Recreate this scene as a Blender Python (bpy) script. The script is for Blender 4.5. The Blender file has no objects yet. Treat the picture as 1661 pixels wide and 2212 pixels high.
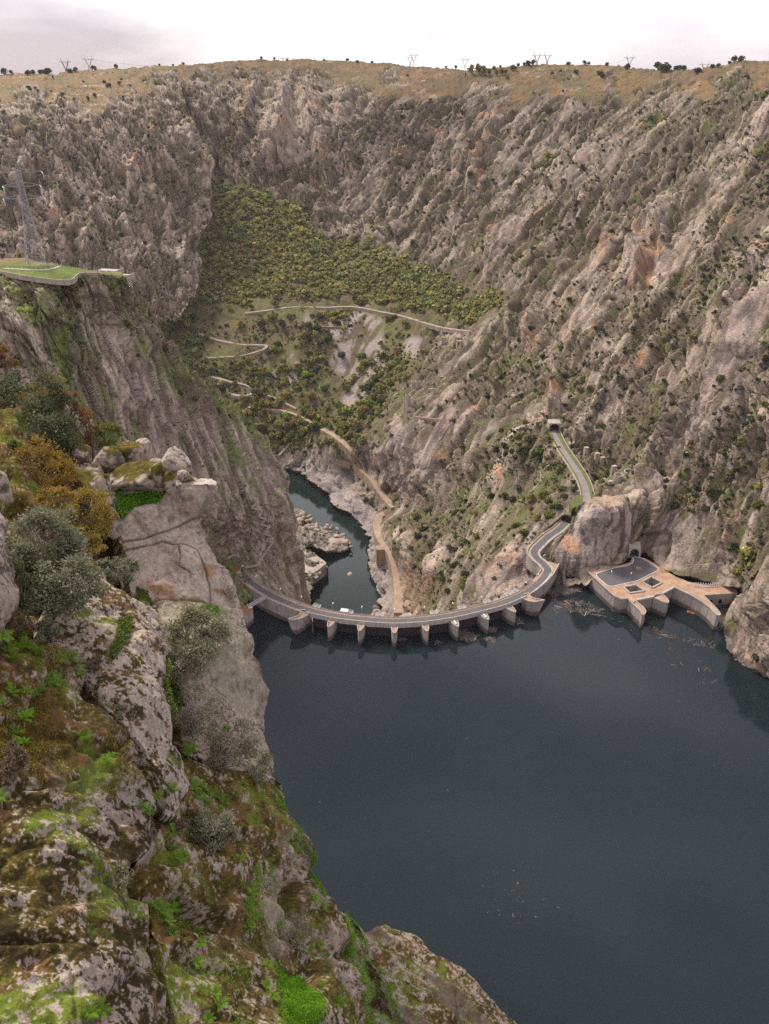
import bpy, math, random
import numpy as np
from mathutils import Vector
rad = math.radians
rng = np.random.default_rng(11)
random.seed(5)
SC = bpy.context.scene
COL = SC.collection

# ---------------------------------------------------------------- camera, light, exposure
IW, IH, FOC, CZ, PITCH = 1661.0, 2212.0, 1728.0, 276.0, rad(28.08)
cam_data = bpy.data.cameras.new('camera')
cam = bpy.data.objects.new('camera', cam_data); COL.objects.link(cam)
cam.location = (0, 0, CZ); cam.rotation_euler = (rad(90) - PITCH, 0, 0)
cam_data.sensor_fit = 'HORIZONTAL'; cam_data.sensor_width = 36.0; cam_data.lens = 36.0 * FOC / IW
cam_data.clip_start = 0.5; cam_data.clip_end = 12000
SC.camera = cam
SUN_EL, SUN_AZ = rad(48), rad(-40)          # weak overcast sun, high and ahead to the left
world = bpy.data.worlds.new('World'); SC.world = world; world.use_nodes = True
def build_sky():
    nt = world.node_tree; nt.nodes.clear(); N = nt.nodes.new; L = nt.links.new
    out = N('ShaderNodeOutputWorld'); bg = N('ShaderNodeBackground'); bg.inputs['Strength'].default_value = 0.1
    sky = N('ShaderNodeTexSky'); sky.sky_type = 'NISHITA'; sky.sun_disc = False
    sky.sun_elevation = SUN_EL; sky.sun_rotation = SUN_AZ
    tc = N('ShaderNodeTexCoord')
    mp = N('ShaderNodeMapping'); mp.inputs['Scale'].default_value = (1.0, 1.0, 3.2)
    n1 = N('ShaderNodeTexNoise'); n1.inputs['Scale'].default_value = 1.9; n1.inputs['Detail'].default_value = 7; n1.inputs['Roughness'].default_value = 0.52
    cr = N('ShaderNodeValToRGB'); e = cr.color_ramp.elements
    e[0].position = 0.45; e[0].color = (1.95, 1.68, 2.02, 1); e[1].position = 0.79; e[1].color = (8.8, 8.7, 8.8, 1)
    e2 = cr.color_ramp.elements.new(0.60); e2.color = (4.1, 3.8, 4.0, 1)
    # the cloud deck is thinner and brighter towards the hidden sun, straight ahead
    dp = N('ShaderNodeVectorMath'); dp.operation = 'DOT_PRODUCT'; dp.inputs[1].default_value = Vector((0.08, 0.95, 0.30)).normalized()
    mr = N('ShaderNodeMapRange'); mr.inputs['From Min'].default_value = 0.88; mr.inputs['From Max'].default_value = 1.0
    mr.inputs['To Min'].default_value = 0.0; mr.inputs['To Max'].default_value = 0.26
    ad = N('ShaderNodeMath'); ad.operation = 'ADD'
    mx = N('ShaderNodeMixRGB'); mx.inputs[0].default_value = 0.88
    L(tc.outputs['Generated'], mp.inputs['Vector']); L(mp.outputs[0], n1.inputs['Vector'])
    L(tc.outputs['Generated'], dp.inputs[0]); L(dp.outputs['Value'], mr.inputs['Value'])
    L(n1.outputs['Fac'], ad.inputs[0]); L(mr.outputs[0], ad.inputs[1]); L(ad.outputs[0], cr.inputs[0])
    L(sky.outputs[0], mx.inputs[1]); L(cr.outputs[0], mx.inputs[2])
    L(mx.outputs[0], bg.inputs['Color']); L(bg.outputs[0], out.inputs['Surface'])
build_sky()
sun_data = bpy.data.lights.new('sun', 'SUN'); sun = bpy.data.objects.new('sun', sun_data); COL.objects.link(sun)
sun_data.energy = 1.5; sun_data.angle = rad(14); sun_data.color = (1.0, 0.92, 0.81)
sun.rotation_euler = (rad(90) - SUN_EL, 0, -SUN_AZ + math.pi) if False else (0, 0, 0)
_sd = Vector((math.sin(SUN_AZ) * math.cos(SUN_EL), math.cos(SUN_AZ) * math.cos(SUN_EL), math.sin(SUN_EL)))
sun.rotation_euler = _sd.to_track_quat('Z', 'Y').to_euler()
SC.view_settings.view_transform = 'Standard'; SC.view_settings.look = 'None'
SC.view_settings.gamma = 1.0; SC.view_settings.use_curve_mapping = False
SC.view_settings.exposure = 1.38
SC.cycles.max_bounces = 5; SC.cycles.diffuse_bounces = 3; SC.cycles.glossy_bounces = 2
SC.cycles.transmission_bounces = 2; SC.cycles.volume_bounces = 0; SC.cycles.use_denoising = False; SC.cycles.sample_clamp_indirect = 4.0

# ---------------------------------------------------------------- helpers
CP, SP = math.cos(PITCH), math.sin(PITCH)
CAMP = np.array([0.0, 0.0, CZ])
def rays(u, v):
    """directions of sight for survey points given in photo coordinates (1661 x 2212)"""
    u = np.asarray(u, float); v = np.asarray(v, float)
    cx = (u - IW / 2) / FOC; cy = (IH / 2 - v) / FOC
    return np.stack([cx, CP + cy * SP, -SP + cy * CP], -1)
def at(u, v, Y=None, z=None, t=None):
    d = rays(u, v)
    if t is None: t = Y / d[1] if Y is not None else (z - CZ) / d[2]
    return Vector((t * d[0], t * d[1], CZ + t * d[2]))

def tag(o, label=None, cat=None, group=None, kind=None):
    if label: o['label'] = label
    if cat: o['category'] = cat
    if group: o['group'] = group
    if kind: o['kind'] = kind
    return o
def empty(name, loc, label, cat, group=None, rz=0.0):
    o = bpy.data.objects.new(name, None); o.empty_display_size = 0.3
    o.location = loc; o.rotation_euler = (0, 0, rz); COL.objects.link(o)
    return tag(o, label, cat, group)
def mesh_np(name, V, faces, mat, parent=None, col=None, smooth=False, k=None, link=True):
    """faces: int array (n,3) or (n,4); col: per-vertex rgb"""
    V = np.asarray(V, np.float32); faces = np.asarray(faces, np.int32); m = faces.shape[1]
    me = bpy.data.meshes.new(name)
    me.vertices.add(len(V)); me.vertices.foreach_set('co', V.ravel())
    me.loops.add(faces.size); me.loops.foreach_set('vertex_index', faces.ravel())
    me.polygons.add(len(faces)); me.polygons.foreach_set('loop_start', np.arange(0, faces.size, m, dtype=np.int32))
    if smooth: me.polygons.foreach_set('use_smooth', np.ones(len(faces), bool))
    if col is not None:
        a = me.color_attributes.new('col', 'FLOAT_COLOR', 'POINT')
        c = np.ones((len(V), 4), np.float32); c[:, :3] = col; a.data.foreach_set('color', c.ravel())
    me.update(calc_edges=True); me.materials.append(mat)
    if not link: return me
    o = bpy.data.objects.new(name, me); COL.objects.link(o)
    if parent: o.parent = parent
    return o
class MB:
    """collects boxes, prisms, tubes and builds them as one mesh"""
    def __init__(s): s.v = []; s.f = []
    def add(s, vs, fs):
        b = len(s.v); s.v += [tuple(x) for x in vs]; s.f += [tuple(i + b for i in q) for q in fs]; return s
    def box(s, c, sx, sy, sz, rz=0.0, tilt=0.0):
        cs, sn = math.cos(rz), math.sin(rz); vs = []
        for dz in (-.5, .5):
            for dx, dy in ((-.5, -.5), (.5, -.5), (.5, .5), (-.5, .5)):
                x, y = dx * sx, dy * sy
                vs.append((c[0] + x * cs - y * sn, c[1] + x * sn + y * cs, c[2] + dz * sz))
        return s.add(vs, [(0, 3, 2, 1), (4, 5, 6, 7), (0, 1, 5, 4), (1, 2, 6, 5), (2, 3, 7, 6), (3, 0, 4, 7)])
    def prism(s, poly, z0, z1):
        n = len(poly)
        a = sum(poly[i][0] * poly[(i + 1) % n][1] - poly[(i + 1) % n][0] * poly[i][1] for i in range(n))
        if a < 0: poly = poly[::-1]
        vs = [(p[0], p[1], z0) for p in poly] + [(p[0], p[1], z1) for p in poly]
        return s.add(vs, [tuple(range(n - 1, -1, -1)), tuple(range(n, 2 * n))] + [(i, (i + 1) % n, n + (i + 1) % n, n + i) for i in range(n)])
    def bar(s, a, b, w, h=None):
        a, b = Vector(a), Vector(b); d = b - a
        if d.length < 1e-6: return s
        h = h or w; up = Vector((0, 0, 1)) if abs(d.normalized().z) < .95 else Vector((1, 0, 0))
        x = d.cross(up).normalized() * (w / 2); y = x.cross(d).normalized() * (h / 2)
        vs = [a - x - y, a + x - y, a + x + y, a - x + y, b - x - y, b + x - y, b + x + y, b - x + y]
        return s.add(vs, [(0, 3, 2, 1), (4, 5, 6, 7), (0, 1, 5, 4), (1, 2, 6, 5), (2, 3, 7, 6), (3, 0, 4, 7)])
    def tube(s, pts, r, n=6, cap=True):
        pts = [Vector(p) for p in pts]; rs = r if isinstance(r, (list, tuple)) else [r] * len(pts); base = len(s.v)
        for i, p in enumerate(pts):
            d = (pts[min(i + 1, len(pts) - 1)] - pts[max(i - 1, 0)]).normalized()
            up = Vector((0, 0, 1)) if abs(d.z) < .9 else Vector((1, 0, 0))
            x = d.cross(up).normalized(); y = x.cross(d).normalized()
            for k in range(n):
                a = 2 * math.pi * k / n; s.v.append(tuple(p + x * (rs[i] * math.cos(a)) + y * (rs[i] * math.sin(a))))
        for i in range(len(pts) - 1):
            for k in range(n):
                s.f.append((base + i * n + k, base + i * n + (k + 1) % n, base + (i + 1) * n + (k + 1) % n, base + (i + 1) * n + k))
        if cap:
            s.f.append(tuple(base + k for k in range(n - 1, -1, -1))); s.f.append(tuple(base + (len(pts) - 1) * n + k for k in range(n)))
        return s
    def lathe(s, c, prof, n=20):
        base = len(s.v)
        for r, z in prof:
            for k in range(n):
                a = 2 * math.pi * k / n; s.v.append((c[0] + r * math.cos(a), c[1] + r * math.sin(a), c[2] + z))
        for i in range(len(prof) - 1):
            for k in range(n):
                s.f.append((base + i * n + k, base + i * n + (k + 1) % n, base + (i + 1) * n + (k + 1) % n, base + (i + 1) * n + k))
        return s
    def mesh(s, name, mat, smooth=False):
        me = bpy.data.meshes.new(name); me.from_pydata(s.v, [], s.f); me.materials.append(mat)
        if smooth: me.polygons.foreach_set('use_smooth', np.ones(len(me.polygons), bool))
        me.update(); return me
    def build(s, name, mat, parent=None, smooth=False, bevel=0):
        o = bpy.data.objects.new(name, s.mesh(name, mat, smooth)); COL.objects.link(o)
        if parent: o.parent = parent
        return o
def ribbon(pts, w, z_top=None, lift=0.0, depth=0.4, off=0.0):
    """a strip of road as a closed body along 3D points; w width, off sideways offset"""
    mb = MB(); P = [Vector(p) for p in pts]; L = []
    for i, p in enumerate(P):
        d = P[min(i + 1, len(P) - 1)] - P[max(i - 1, 0)]; n = Vector((-d.y, d.x, 0)).normalized()
        z = p.z + lift if z_top is None else z_top
        ww = w[i] if isinstance(w, (list, tuple)) else w
        a = p + n * (off + ww / 2); b = p + n * (off - ww / 2)
        L.append(((a.x, a.y, z), (b.x, b.y, z), (b.x, b.y, z - depth), (a.x, a.y, z - depth)))
    for q in L: mb.v += list(q)
    for i in range(len(L) - 1):
        for k in range(4):
            mb.f.append((4 * i + k, 4 * i + (k + 1) % 4, 4 * i + 4 + (k + 1) % 4, 4 * i + 4 + k))
    mb.f += [(0, 1, 2, 3), tuple(4 * (len(L) - 1) + k for k in (3, 2, 1, 0))]
    return mb
def smooth_line(pts, n):
    """Catmull-Rom through points (any dimension), n points out, even spacing"""
    P = np.array(pts, float); Q = np.vstack([2 * P[0] - P[1], P, 2 * P[-1] - P[-2]]); out = []
    for i in range(len(P) - 1):
        for s in np.linspace(0, 1, 12, endpoint=False):
            a, b, c, d = Q[i:i + 4]
            out.append(.5 * (2 * b + (c - a) * s + (2 * a - 5 * b + 4 * c - d) * s * s + (3 * b - a - 3 * c + d) * s ** 3))
    out.append(P[-1]); out = np.array(out)
    L = np.r_[0, np.cumsum(np.linalg.norm(np.diff(out, axis=0), axis=1))]
    x = np.linspace(0, L[-1], n)
    return np.stack([np.interp(x, L, out[:, k]) for k in range(out.shape[1])], 1)

ORDS = ['first', 'second', 'third', 'fourth', 'fifth', 'sixth', 'seventh', 'eighth', 'ninth', 'tenth', 'eleventh', 'twelfth', 'thirteenth', 'fourteenth', 'fifteenth', 'sixteenth', 'seventeenth', 'eighteenth', 'nineteenth', 'twentieth']
def say_which(items, marks):
    """items: (object, look, u, v); names each by its look, where it stands from the closest landmark and how near that is"""
    S = {}
    for o, lookw, u, v in items:
        d, nm, du, dv = min((math.hypot(u - a, v - b), n, u - a, v - b) for a, b, n in marks)
        rel = ('above' if dv < 0 else 'below') if abs(dv) > abs(du) else ('left of' if du < 0 else 'right of')
        S.setdefault((lookw, rel, nm), []).append((d, o))
    for (lookw, rel, nm), L in S.items():
        L.sort(key=lambda q: q[0])
        for k, (d, o) in enumerate(L): o['label'] = '%s %s %s' % (lookw, rel, nm) + ('' if len(L) == 1 else ', nearest to it' if k == 0 else ', %s nearest' % ORDS[min(k, 19)])
# ---------------------------------------------------------------- noise (vectorised)
def h3(i, j, k, s):
    n = (i.astype(np.int64) * 374761393 + j.astype(np.int64) * 668265263 + k.astype(np.int64) * 1440662683 + s * 974634777) & 0xFFFFFFFF
    n = ((n ^ (n >> 13)) * 1274126177) & 0xFFFFFFFF
    n = ((n ^ (n >> 15)) * 2246822519) & 0xFFFFFFFF
    return ((n ^ (n >> 16)) & 0xFFFFFF).astype(np.float32) / np.float32(0xFFFFFF)
def vnoise(P, s=0):
    P = np.asarray(P, np.float32); f = np.floor(P); w = P - f; f = f.astype(np.int64); w = w * w * w * (w * (w * 6 - 15) + 10)
    r = 0
    for dx in (0, 1):
        wx = w[:, 0] if dx else 1 - w[:, 0]
        for dy in (0, 1):
            wy = w[:, 1] if dy else 1 - w[:, 1]
            for dz in (0, 1):
                wz = w[:, 2] if dz else 1 - w[:, 2]
                r = r + wx * wy * wz * h3(f[:, 0] + dx, f[:, 1] + dy, f[:, 2] + dz, s)
    return r * 2 - 1
def fbm(P, size, octv=4, s=0, gain=.5, ridged=False):
    r = 0; a = 1; tot = 0
    for o in range(octv):
        n = vnoise(np.asarray(P) / size * 2 ** o + 17.3 * o, s + o * 13)
        r = r + a * ((1 - 2 * np.abs(n)) if ridged else n); tot += a; a *= gain
    return r / tot * (1 if ridged else 1.6)
def voro(P, s=0):
    """blocks: returns per-point (block random -1..1, tilted block face, distance to the joint)"""
    P = np.asarray(P, np.float32); b = np.floor(P - .5).astype(np.int64); n = len(P)
    F1 = np.full(n, 9e9, np.float32); F2 = F1.copy(); val = np.zeros(n, np.float32); tilt = np.zeros(n, np.float32); OX, OY, OZ = tilt.copy(), tilt.copy(), tilt.copy()
    for dx in (0, 1):
        for dy in (0, 1):
            for dz in (0, 1):
                i, j, k = b[:, 0] + dx, b[:, 1] + dy, b[:, 2] + dz
                r1, r2, r3, r4 = h3(i, j, k, s), h3(i, j, k, s + 1), h3(i, j, k, s + 2), h3(i, j, k, s + 3)
                ox = P[:, 0] - (i + .5 + .84 * (r1 - .5)); oy = P[:, 1] - (j + .5 + .84 * (r2 - .5)); oz = P[:, 2] - (k + .5 + .84 * (r3 - .5))
                d = ox * ox + oy * oy + oz * oz
                c = d < F1
                F2 = np.where(c, F1, np.minimum(F2, d)); F1 = np.where(c, d, F1)
                val = np.where(c, r4 * 2 - 1, val)
                tl = (ox * (r2 - .5) + oy * (r3 - .5) + oz * (r1 - .5)) * 2
                tilt = np.where(c, tl, tilt); OX = np.where(c, ox, OX); OY = np.where(c, oy, OY); OZ = np.where(c, oz, OZ)
    return val, tilt, np.sqrt(F2) - np.sqrt(F1), OX, OY, OZ
def aniso(P, s, k):
    s = np.array(s, float); s = s / np.linalg.norm(s)
    return P - (1 - 1 / k) * (P @ s)[:, None] * s
def pip(poly, u, v):
    r = np.zeros(u.shape, bool); n = len(poly)
    for i in range(n):
        (x0, y0), (x1, y1) = poly[i], poly[(i + 1) % n]
        if y0 == y1: continue
        c = (y0 > v) != (y1 > v)
        r ^= c & (u < (x1 - x0) * (v - y0) / (y1 - y0) + x0)
    return r
def boxblur(a, k):
    if k < 1: return a
    for ax in (0, 1):
        for _ in range(2):
            p = np.pad(a, [(k + 1, k) if x == ax else (0, 0) for x in (0, 1)], mode='edge').cumsum(axis=ax, dtype=np.float64)
            n = a.shape[ax]
            a = ((np.take(p, range(2 * k + 1, 2 * k + 1 + n), ax) - np.take(p, range(0, n), ax)) / (2 * k + 1)).astype(np.float32)
    return a
def surf(ctrl, U, V, c=70.0, lam=0.0):
    """smooth 1/t surface through surveyed points: (u, v, 'Y'|'z'|'t', value)"""
    C = np.array([(a, b) for a, b, _, _ in ctrl], float); d = rays(C[:, 0], C[:, 1]); w = []
    for (a, b, kd, x), dd in zip(ctrl, d):
        t = x if kd == 't' else (x / dd[1] if kd == 'Y' else (x - CZ) / dd[2]); w.append(1 / t)
    w = np.array(w); n = len(C); S = 500.0
    ph = lambda A, B: np.sqrt(((A[:, None, :] - B[None]) ** 2).sum(-1) + c * c) / S
    K = ph(C, C) - lam * np.eye(n); Pm = np.c_[np.ones(n), C / S]
    M = np.block([[K, Pm], [Pm.T, np.zeros((3, 3))]]); sol = np.linalg.solve(M, np.r_[w, 0, 0, 0])
    sh = U.shape; st = 6                                     # solve on a coarse lattice, then interpolate
    ju = np.unique(np.r_[np.arange(0, sh[1], st), sh[1] - 1]); jv = np.unique(np.r_[np.arange(0, sh[0], st), sh[0] - 1])
    Q = np.stack([U[np.ix_(jv, ju)].ravel(), V[np.ix_(jv, ju)].ravel()], 1)
    g = (ph(Q, C) @ sol[:n] + np.c_[np.ones(len(Q)), Q / S] @ sol[n:]).reshape(len(jv), len(ju))
    a = np.stack([np.interp(np.arange(sh[1]), ju, r) for r in g])
    iv = np.arange(sh[0]); k = np.clip(np.searchsorted(jv, iv, 'right') - 1, 0, len(jv) - 2)
    f = ((iv - jv[k]) / (jv[k + 1] - jv[k]))[:, None]
    return a[k] * (1 - f) + a[k + 1] * f
def normals(P):
    n = np.cross(np.gradient(P, axis=1), np.gradient(P, axis=0)); n /= np.linalg.norm(n, axis=-1, keepdims=True) + 1e-9
    s = np.sign((n * (CAMP - P)).sum(-1, keepdims=True)); return n * np.where(s == 0, 1, s)
def mixc(a, b, f):
    f = np.clip(f, 0, 1)[:, None]; return np.asarray(a) * (1 - f) + np.asarray(b) * f
def sstep(x, a, b):
    t = np.clip((x - a) / (b - a), 0, 1); return t * t * (3 - 2 * t)
def polydist(pts, U, V):
    """distance to a polyline, signed side, and position along it"""
    best = np.full(U.shape, 1e9); side = np.zeros(U.shape); along = np.zeros(U.shape); n = len(pts) - 1
    for i in range(n):
        (x0, y0), (x1, y1) = pts[i], pts[i + 1]; dx, dy = x1 - x0, y1 - y0; L2 = dx * dx + dy * dy
        s = np.clip(((U - x0) * dx + (V - y0) * dy) / L2, 0, 1)
        d = np.hypot(U - x0 - s * dx, V - y0 - s * dy); c = d < best
        best = np.where(c, d, best); side = np.where(c, np.sign((U - x0) * dy - (V - y0) * dx), side); along = np.where(c, (i + s) / n, along)
    return best, side, along

# ---------------------------------------------------------------- materials
def mat(name, color=(.5, .5, .5), rough=.8, noise=None, bump=None, attr=False, metal=0.0, extra=None, objcol=False, spec=.3):
    m = bpy.data.materials.new(name); m.use_nodes = True; nt = m.node_tree; b = nt.nodes['Principled BSDF']; N = nt.nodes.new; L = nt.links.new
    b.inputs['Roughness'].default_value = rough; b.inputs['Metallic'].default_value = metal; b.inputs['Specular IOR Level'].default_value = spec
    tc = N('ShaderNodeTexCoord'); geo = N('ShaderNodeNewGeometry')
    if attr:
        at_ = N('ShaderNodeVertexColor'); at_.layer_name = 'col'; cur = at_.outputs['Color']
    else:
        rgb = N('ShaderNodeRGB'); rgb.outputs[0].default_value = (*color, 1); cur = rgb.outputs[0]
    if objcol:
        oi = N('ShaderNodeObjectInfo'); mu = N('ShaderNodeMixRGB'); mu.blend_type = 'MULTIPLY'; mu.inputs[0].default_value = 1
        L(cur, mu.inputs[1]); L(oi.outputs['Color'], mu.inputs[2]); cur = mu.outputs[0]
    for (sc, lo, hi, stretch) in (noise or []):
        mp = N('ShaderNodeMapping'); mp.inputs['Scale'].default_value = stretch; L(geo.outputs['Position'], mp.inputs['Vector'])
        n = N('ShaderNodeTexNoise'); n.inputs['Scale'].default_value = sc; n.inputs['Detail'].default_value = 5; n.inputs['Roughness'].default_value = .62
        L(mp.outputs[0], n.inputs['Vector'])
        mr = N('ShaderNodeMapRange'); mr.inputs['From Min'].default_value = .3; mr.inputs['From Max'].default_value = .7
        mr.inputs['To Min'].default_value = lo; mr.inputs['To Max'].default_value = hi; L(n.outputs['Fac'], mr.inputs['Value'])
        mu = N('ShaderNodeMixRGB'); mu.blend_type = 'MULTIPLY'; mu.inputs[0].default_value = 1; L(cur, mu.inputs[1]); L(mr.outputs[0], mu.inputs[2]); cur = mu.outputs[0]
    if extra: cur = extra(nt, cur, geo)
    L(cur, b.inputs['Base Color'])
    if bump:
        prev = None
        for (sc, dist, stretch) in bump:
            mp = N('ShaderNodeMapping'); mp.inputs['Scale'].default_value = stretch; L(geo.outputs['Position'], mp.inputs['Vector'])
            n = N('ShaderNodeTexNoise'); n.inputs['Scale'].default_value = sc; n.inputs['Detail'].default_value = 6; L(mp.outputs[0], n.inputs['Vector'])
            bp = N('ShaderNodeBump'); bp.inputs['Strength'].default_value = 1; bp.inputs['Distance'].default_value = dist
            L(n.outputs['Fac'], bp.inputs['Height'])
            if prev: L(prev, bp.inputs['Normal'])
            prev = bp.outputs[0]
        L(prev, b.inputs['Normal'])
    return m
ISO = (1, 1, 1)
M = {}
M['far_rock'] = mat('far_rock', attr=True, rough=.9, noise=[(.45, .70, 1.3, ISO), (1.5, .75, 1.25, ISO)], bump=[(.6, 1.2, ISO)], spec=.15)
M['near_rock'] = mat('near_rock', attr=True, rough=.92, noise=[(3.0, .72, 1.28, ISO), (11, .75, 1.25, ISO)], bump=[(5, .10, ISO)], spec=.15)
def leaf_material(name):
    m = bpy.data.materials.new(name); m.use_nodes = True; nt = m.node_tree; nt.nodes.clear(); N = nt.nodes.new; L = nt.links.new
    out = N('ShaderNodeOutputMaterial'); a = N('ShaderNodeVertexColor'); a.layer_name = 'col'; oi = N('ShaderNodeObjectInfo')
    mu = N('ShaderNodeMixRGB'); mu.blend_type = 'MULTIPLY'; mu.inputs[0].default_value = 1; L(a.outputs[0], mu.inputs[1]); L(oi.outputs['Color'], mu.inputs[2])
    ge = N('ShaderNodeNewGeometry'); no = N('ShaderNodeTexNoise'); no.inputs['Scale'].default_value = .35; no.inputs['Detail'].default_value = 3
    L(ge.outputs['Position'], no.inputs['Vector']); mr = N('ShaderNodeMapRange'); mr.inputs['From Min'].default_value = .3; mr.inputs['From Max'].default_value = .7
    mr.inputs['To Min'].default_value = .75; mr.inputs['To Max'].default_value = 1.25; L(no.outputs['Fac'], mr.inputs['Value'])
    mv = N('ShaderNodeMixRGB'); mv.blend_type = 'MULTIPLY'; mv.inputs[0].default_value = 1; L(mu.outputs[0], mv.inputs[1]); L(mr.outputs[0], mv.inputs[2]); mu = mv
    d = N('ShaderNodeBsdfDiffuse'); t = N('ShaderNodeBsdfTranslucent'); mx = N('ShaderNodeMixShader'); mx.inputs[0].default_value = .28
    L(mu.outputs[0], d.inputs[0]); L(mu.outputs[0], t.inputs[0]); L(d.outputs[0], mx.inputs[1]); L(t.outputs[0], mx.inputs[2]); L(mx.outputs[0], out.inputs[0])
    return m
M['leaf'] = leaf_material('leaf')
M['bark'] = mat('bark', (.16, .13, .10), .9, noise=[(6, .6, 1.3, (1, 1, .3))])
M['grey_bark'] = mat('grey_bark', (.34, .32, .28), .9, noise=[(6, .7, 1.2, (1, 1, .3))])
def water_material(name, deep, rough, bumpd, bscale):
    m = bpy.data.materials.new(name); m.use_nodes = True; nt = m.node_tree; b = nt.nodes['Principled BSDF']; N = nt.nodes.new; L = nt.links.new
    b.inputs['Base Color'].default_value = (*deep, 1); b.inputs['Roughness'].default_value = rough; b.inputs['IOR'].default_value = 1.33
    ge = N('ShaderNodeNewGeometry'); n = N('ShaderNodeTexNoise'); n.inputs['Scale'].default_value = bscale; n.inputs['Detail'].default_value = 4
    L(ge.outputs['Position'], n.inputs['Vector']); bp = N('ShaderNodeBump'); bp.inputs['Distance'].default_value = bumpd; bp.inputs['Strength'].default_value = 1
    L(n.outputs['Fac'], bp.inputs['Height']); L(bp.outputs[0], b.inputs['Normal'])
    return m
M['water'] = water_material('water', (.013, .0205, .0235), .04, .02, .8)
M['river_water'] = water_material('river_water', (.012, .022, .018), .05, .02, .6)

# ---------------------------------------------------------------- terrain of the gorge
def z5(x, y): return ((1500 + x / 2.076) / 1.852, (2100 + y / 2.076) / 1.852)
def z4(x, y): return ((900 + x / 2.373) / 1.852, (2200 + y / 2.373) / 1.852)
def z7(x, y): return ((2150 + x / 1.7937) / 1.852, (2050 + y / 1.7937) / 1.852)
def z9(x, y): return ((2480 + x / 3.322) / 1.852, (2200 + y / 3.322) / 1.852)
def z6(x, y): return (x / 5.127, (700 + y / 2.768) / 1.852)
def zr(x, y): return ((1200 + x / 2.765) / 1.852, (1700 + y / 2.765) / 1.852)
def zv(x, y): return ((600 + x / 1.510) / 1.852, (1150 + y / 1.510) / 1.852)
def zt(x, y): return ((2050 + x / 3.02) / 1.852, (1650 + y / 3.02) / 1.852)
RIDGE = [(-140, 172), (0, 160), (100, 158), (200, 150), (300, 144), (400, 139), (500, 131), (600, 128), (700, 129), (800, 134), (900, 143), (1000, 152), (1060, 146), (1140, 140),
         (1230, 139), (1300, 141), (1380, 148), (1440, 151), (1500, 148), (1560, 140), (1610, 134), (1661, 132), (1800, 124)]
RIVER = [(560, 985), (600, 1012), (640, 1024), (672, 1040), (705, 1062), (720, 1085), (750, 1110), (778, 1140), (803, 1160), (800, 1180), (795, 1205), (793, 1222), (806, 1250),
         (815, 1262), (822, 1285), (818, 1305), (825, 1318), (806, 1345), (640, 1345), (660, 1300), (672, 1275), (680, 1262), (706, 1230), (704, 1210), (660, 1190), (655, 1180), (672, 1178), (700, 1190), (745, 1196), (763, 1183),
         (740, 1168), (722, 1148), (690, 1132), (650, 1108), (620, 1090), (560, 1050)]
RESV = [(500, 1330), (560, 1352), (700, 1352), (850, 1354), (950, 1350), (1050, 1338), (1130, 1310), (1180, 1287), (1206, 1256), (1262, 1256), (1276, 1240), (1300, 1230), (1340, 1220), (1360, 1210), (1388, 1200), (1420, 1226), (1460, 1244), (1520, 1260), (1586, 1272), (1574, 1305),
        (1562, 1345), (1567, 1380), (1568, 1404), (1600, 1432), (1640, 1455), (1661, 1468), (1800, 1545), (1800, 2400), (-140, 2400), (-140, 1330)]
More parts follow.
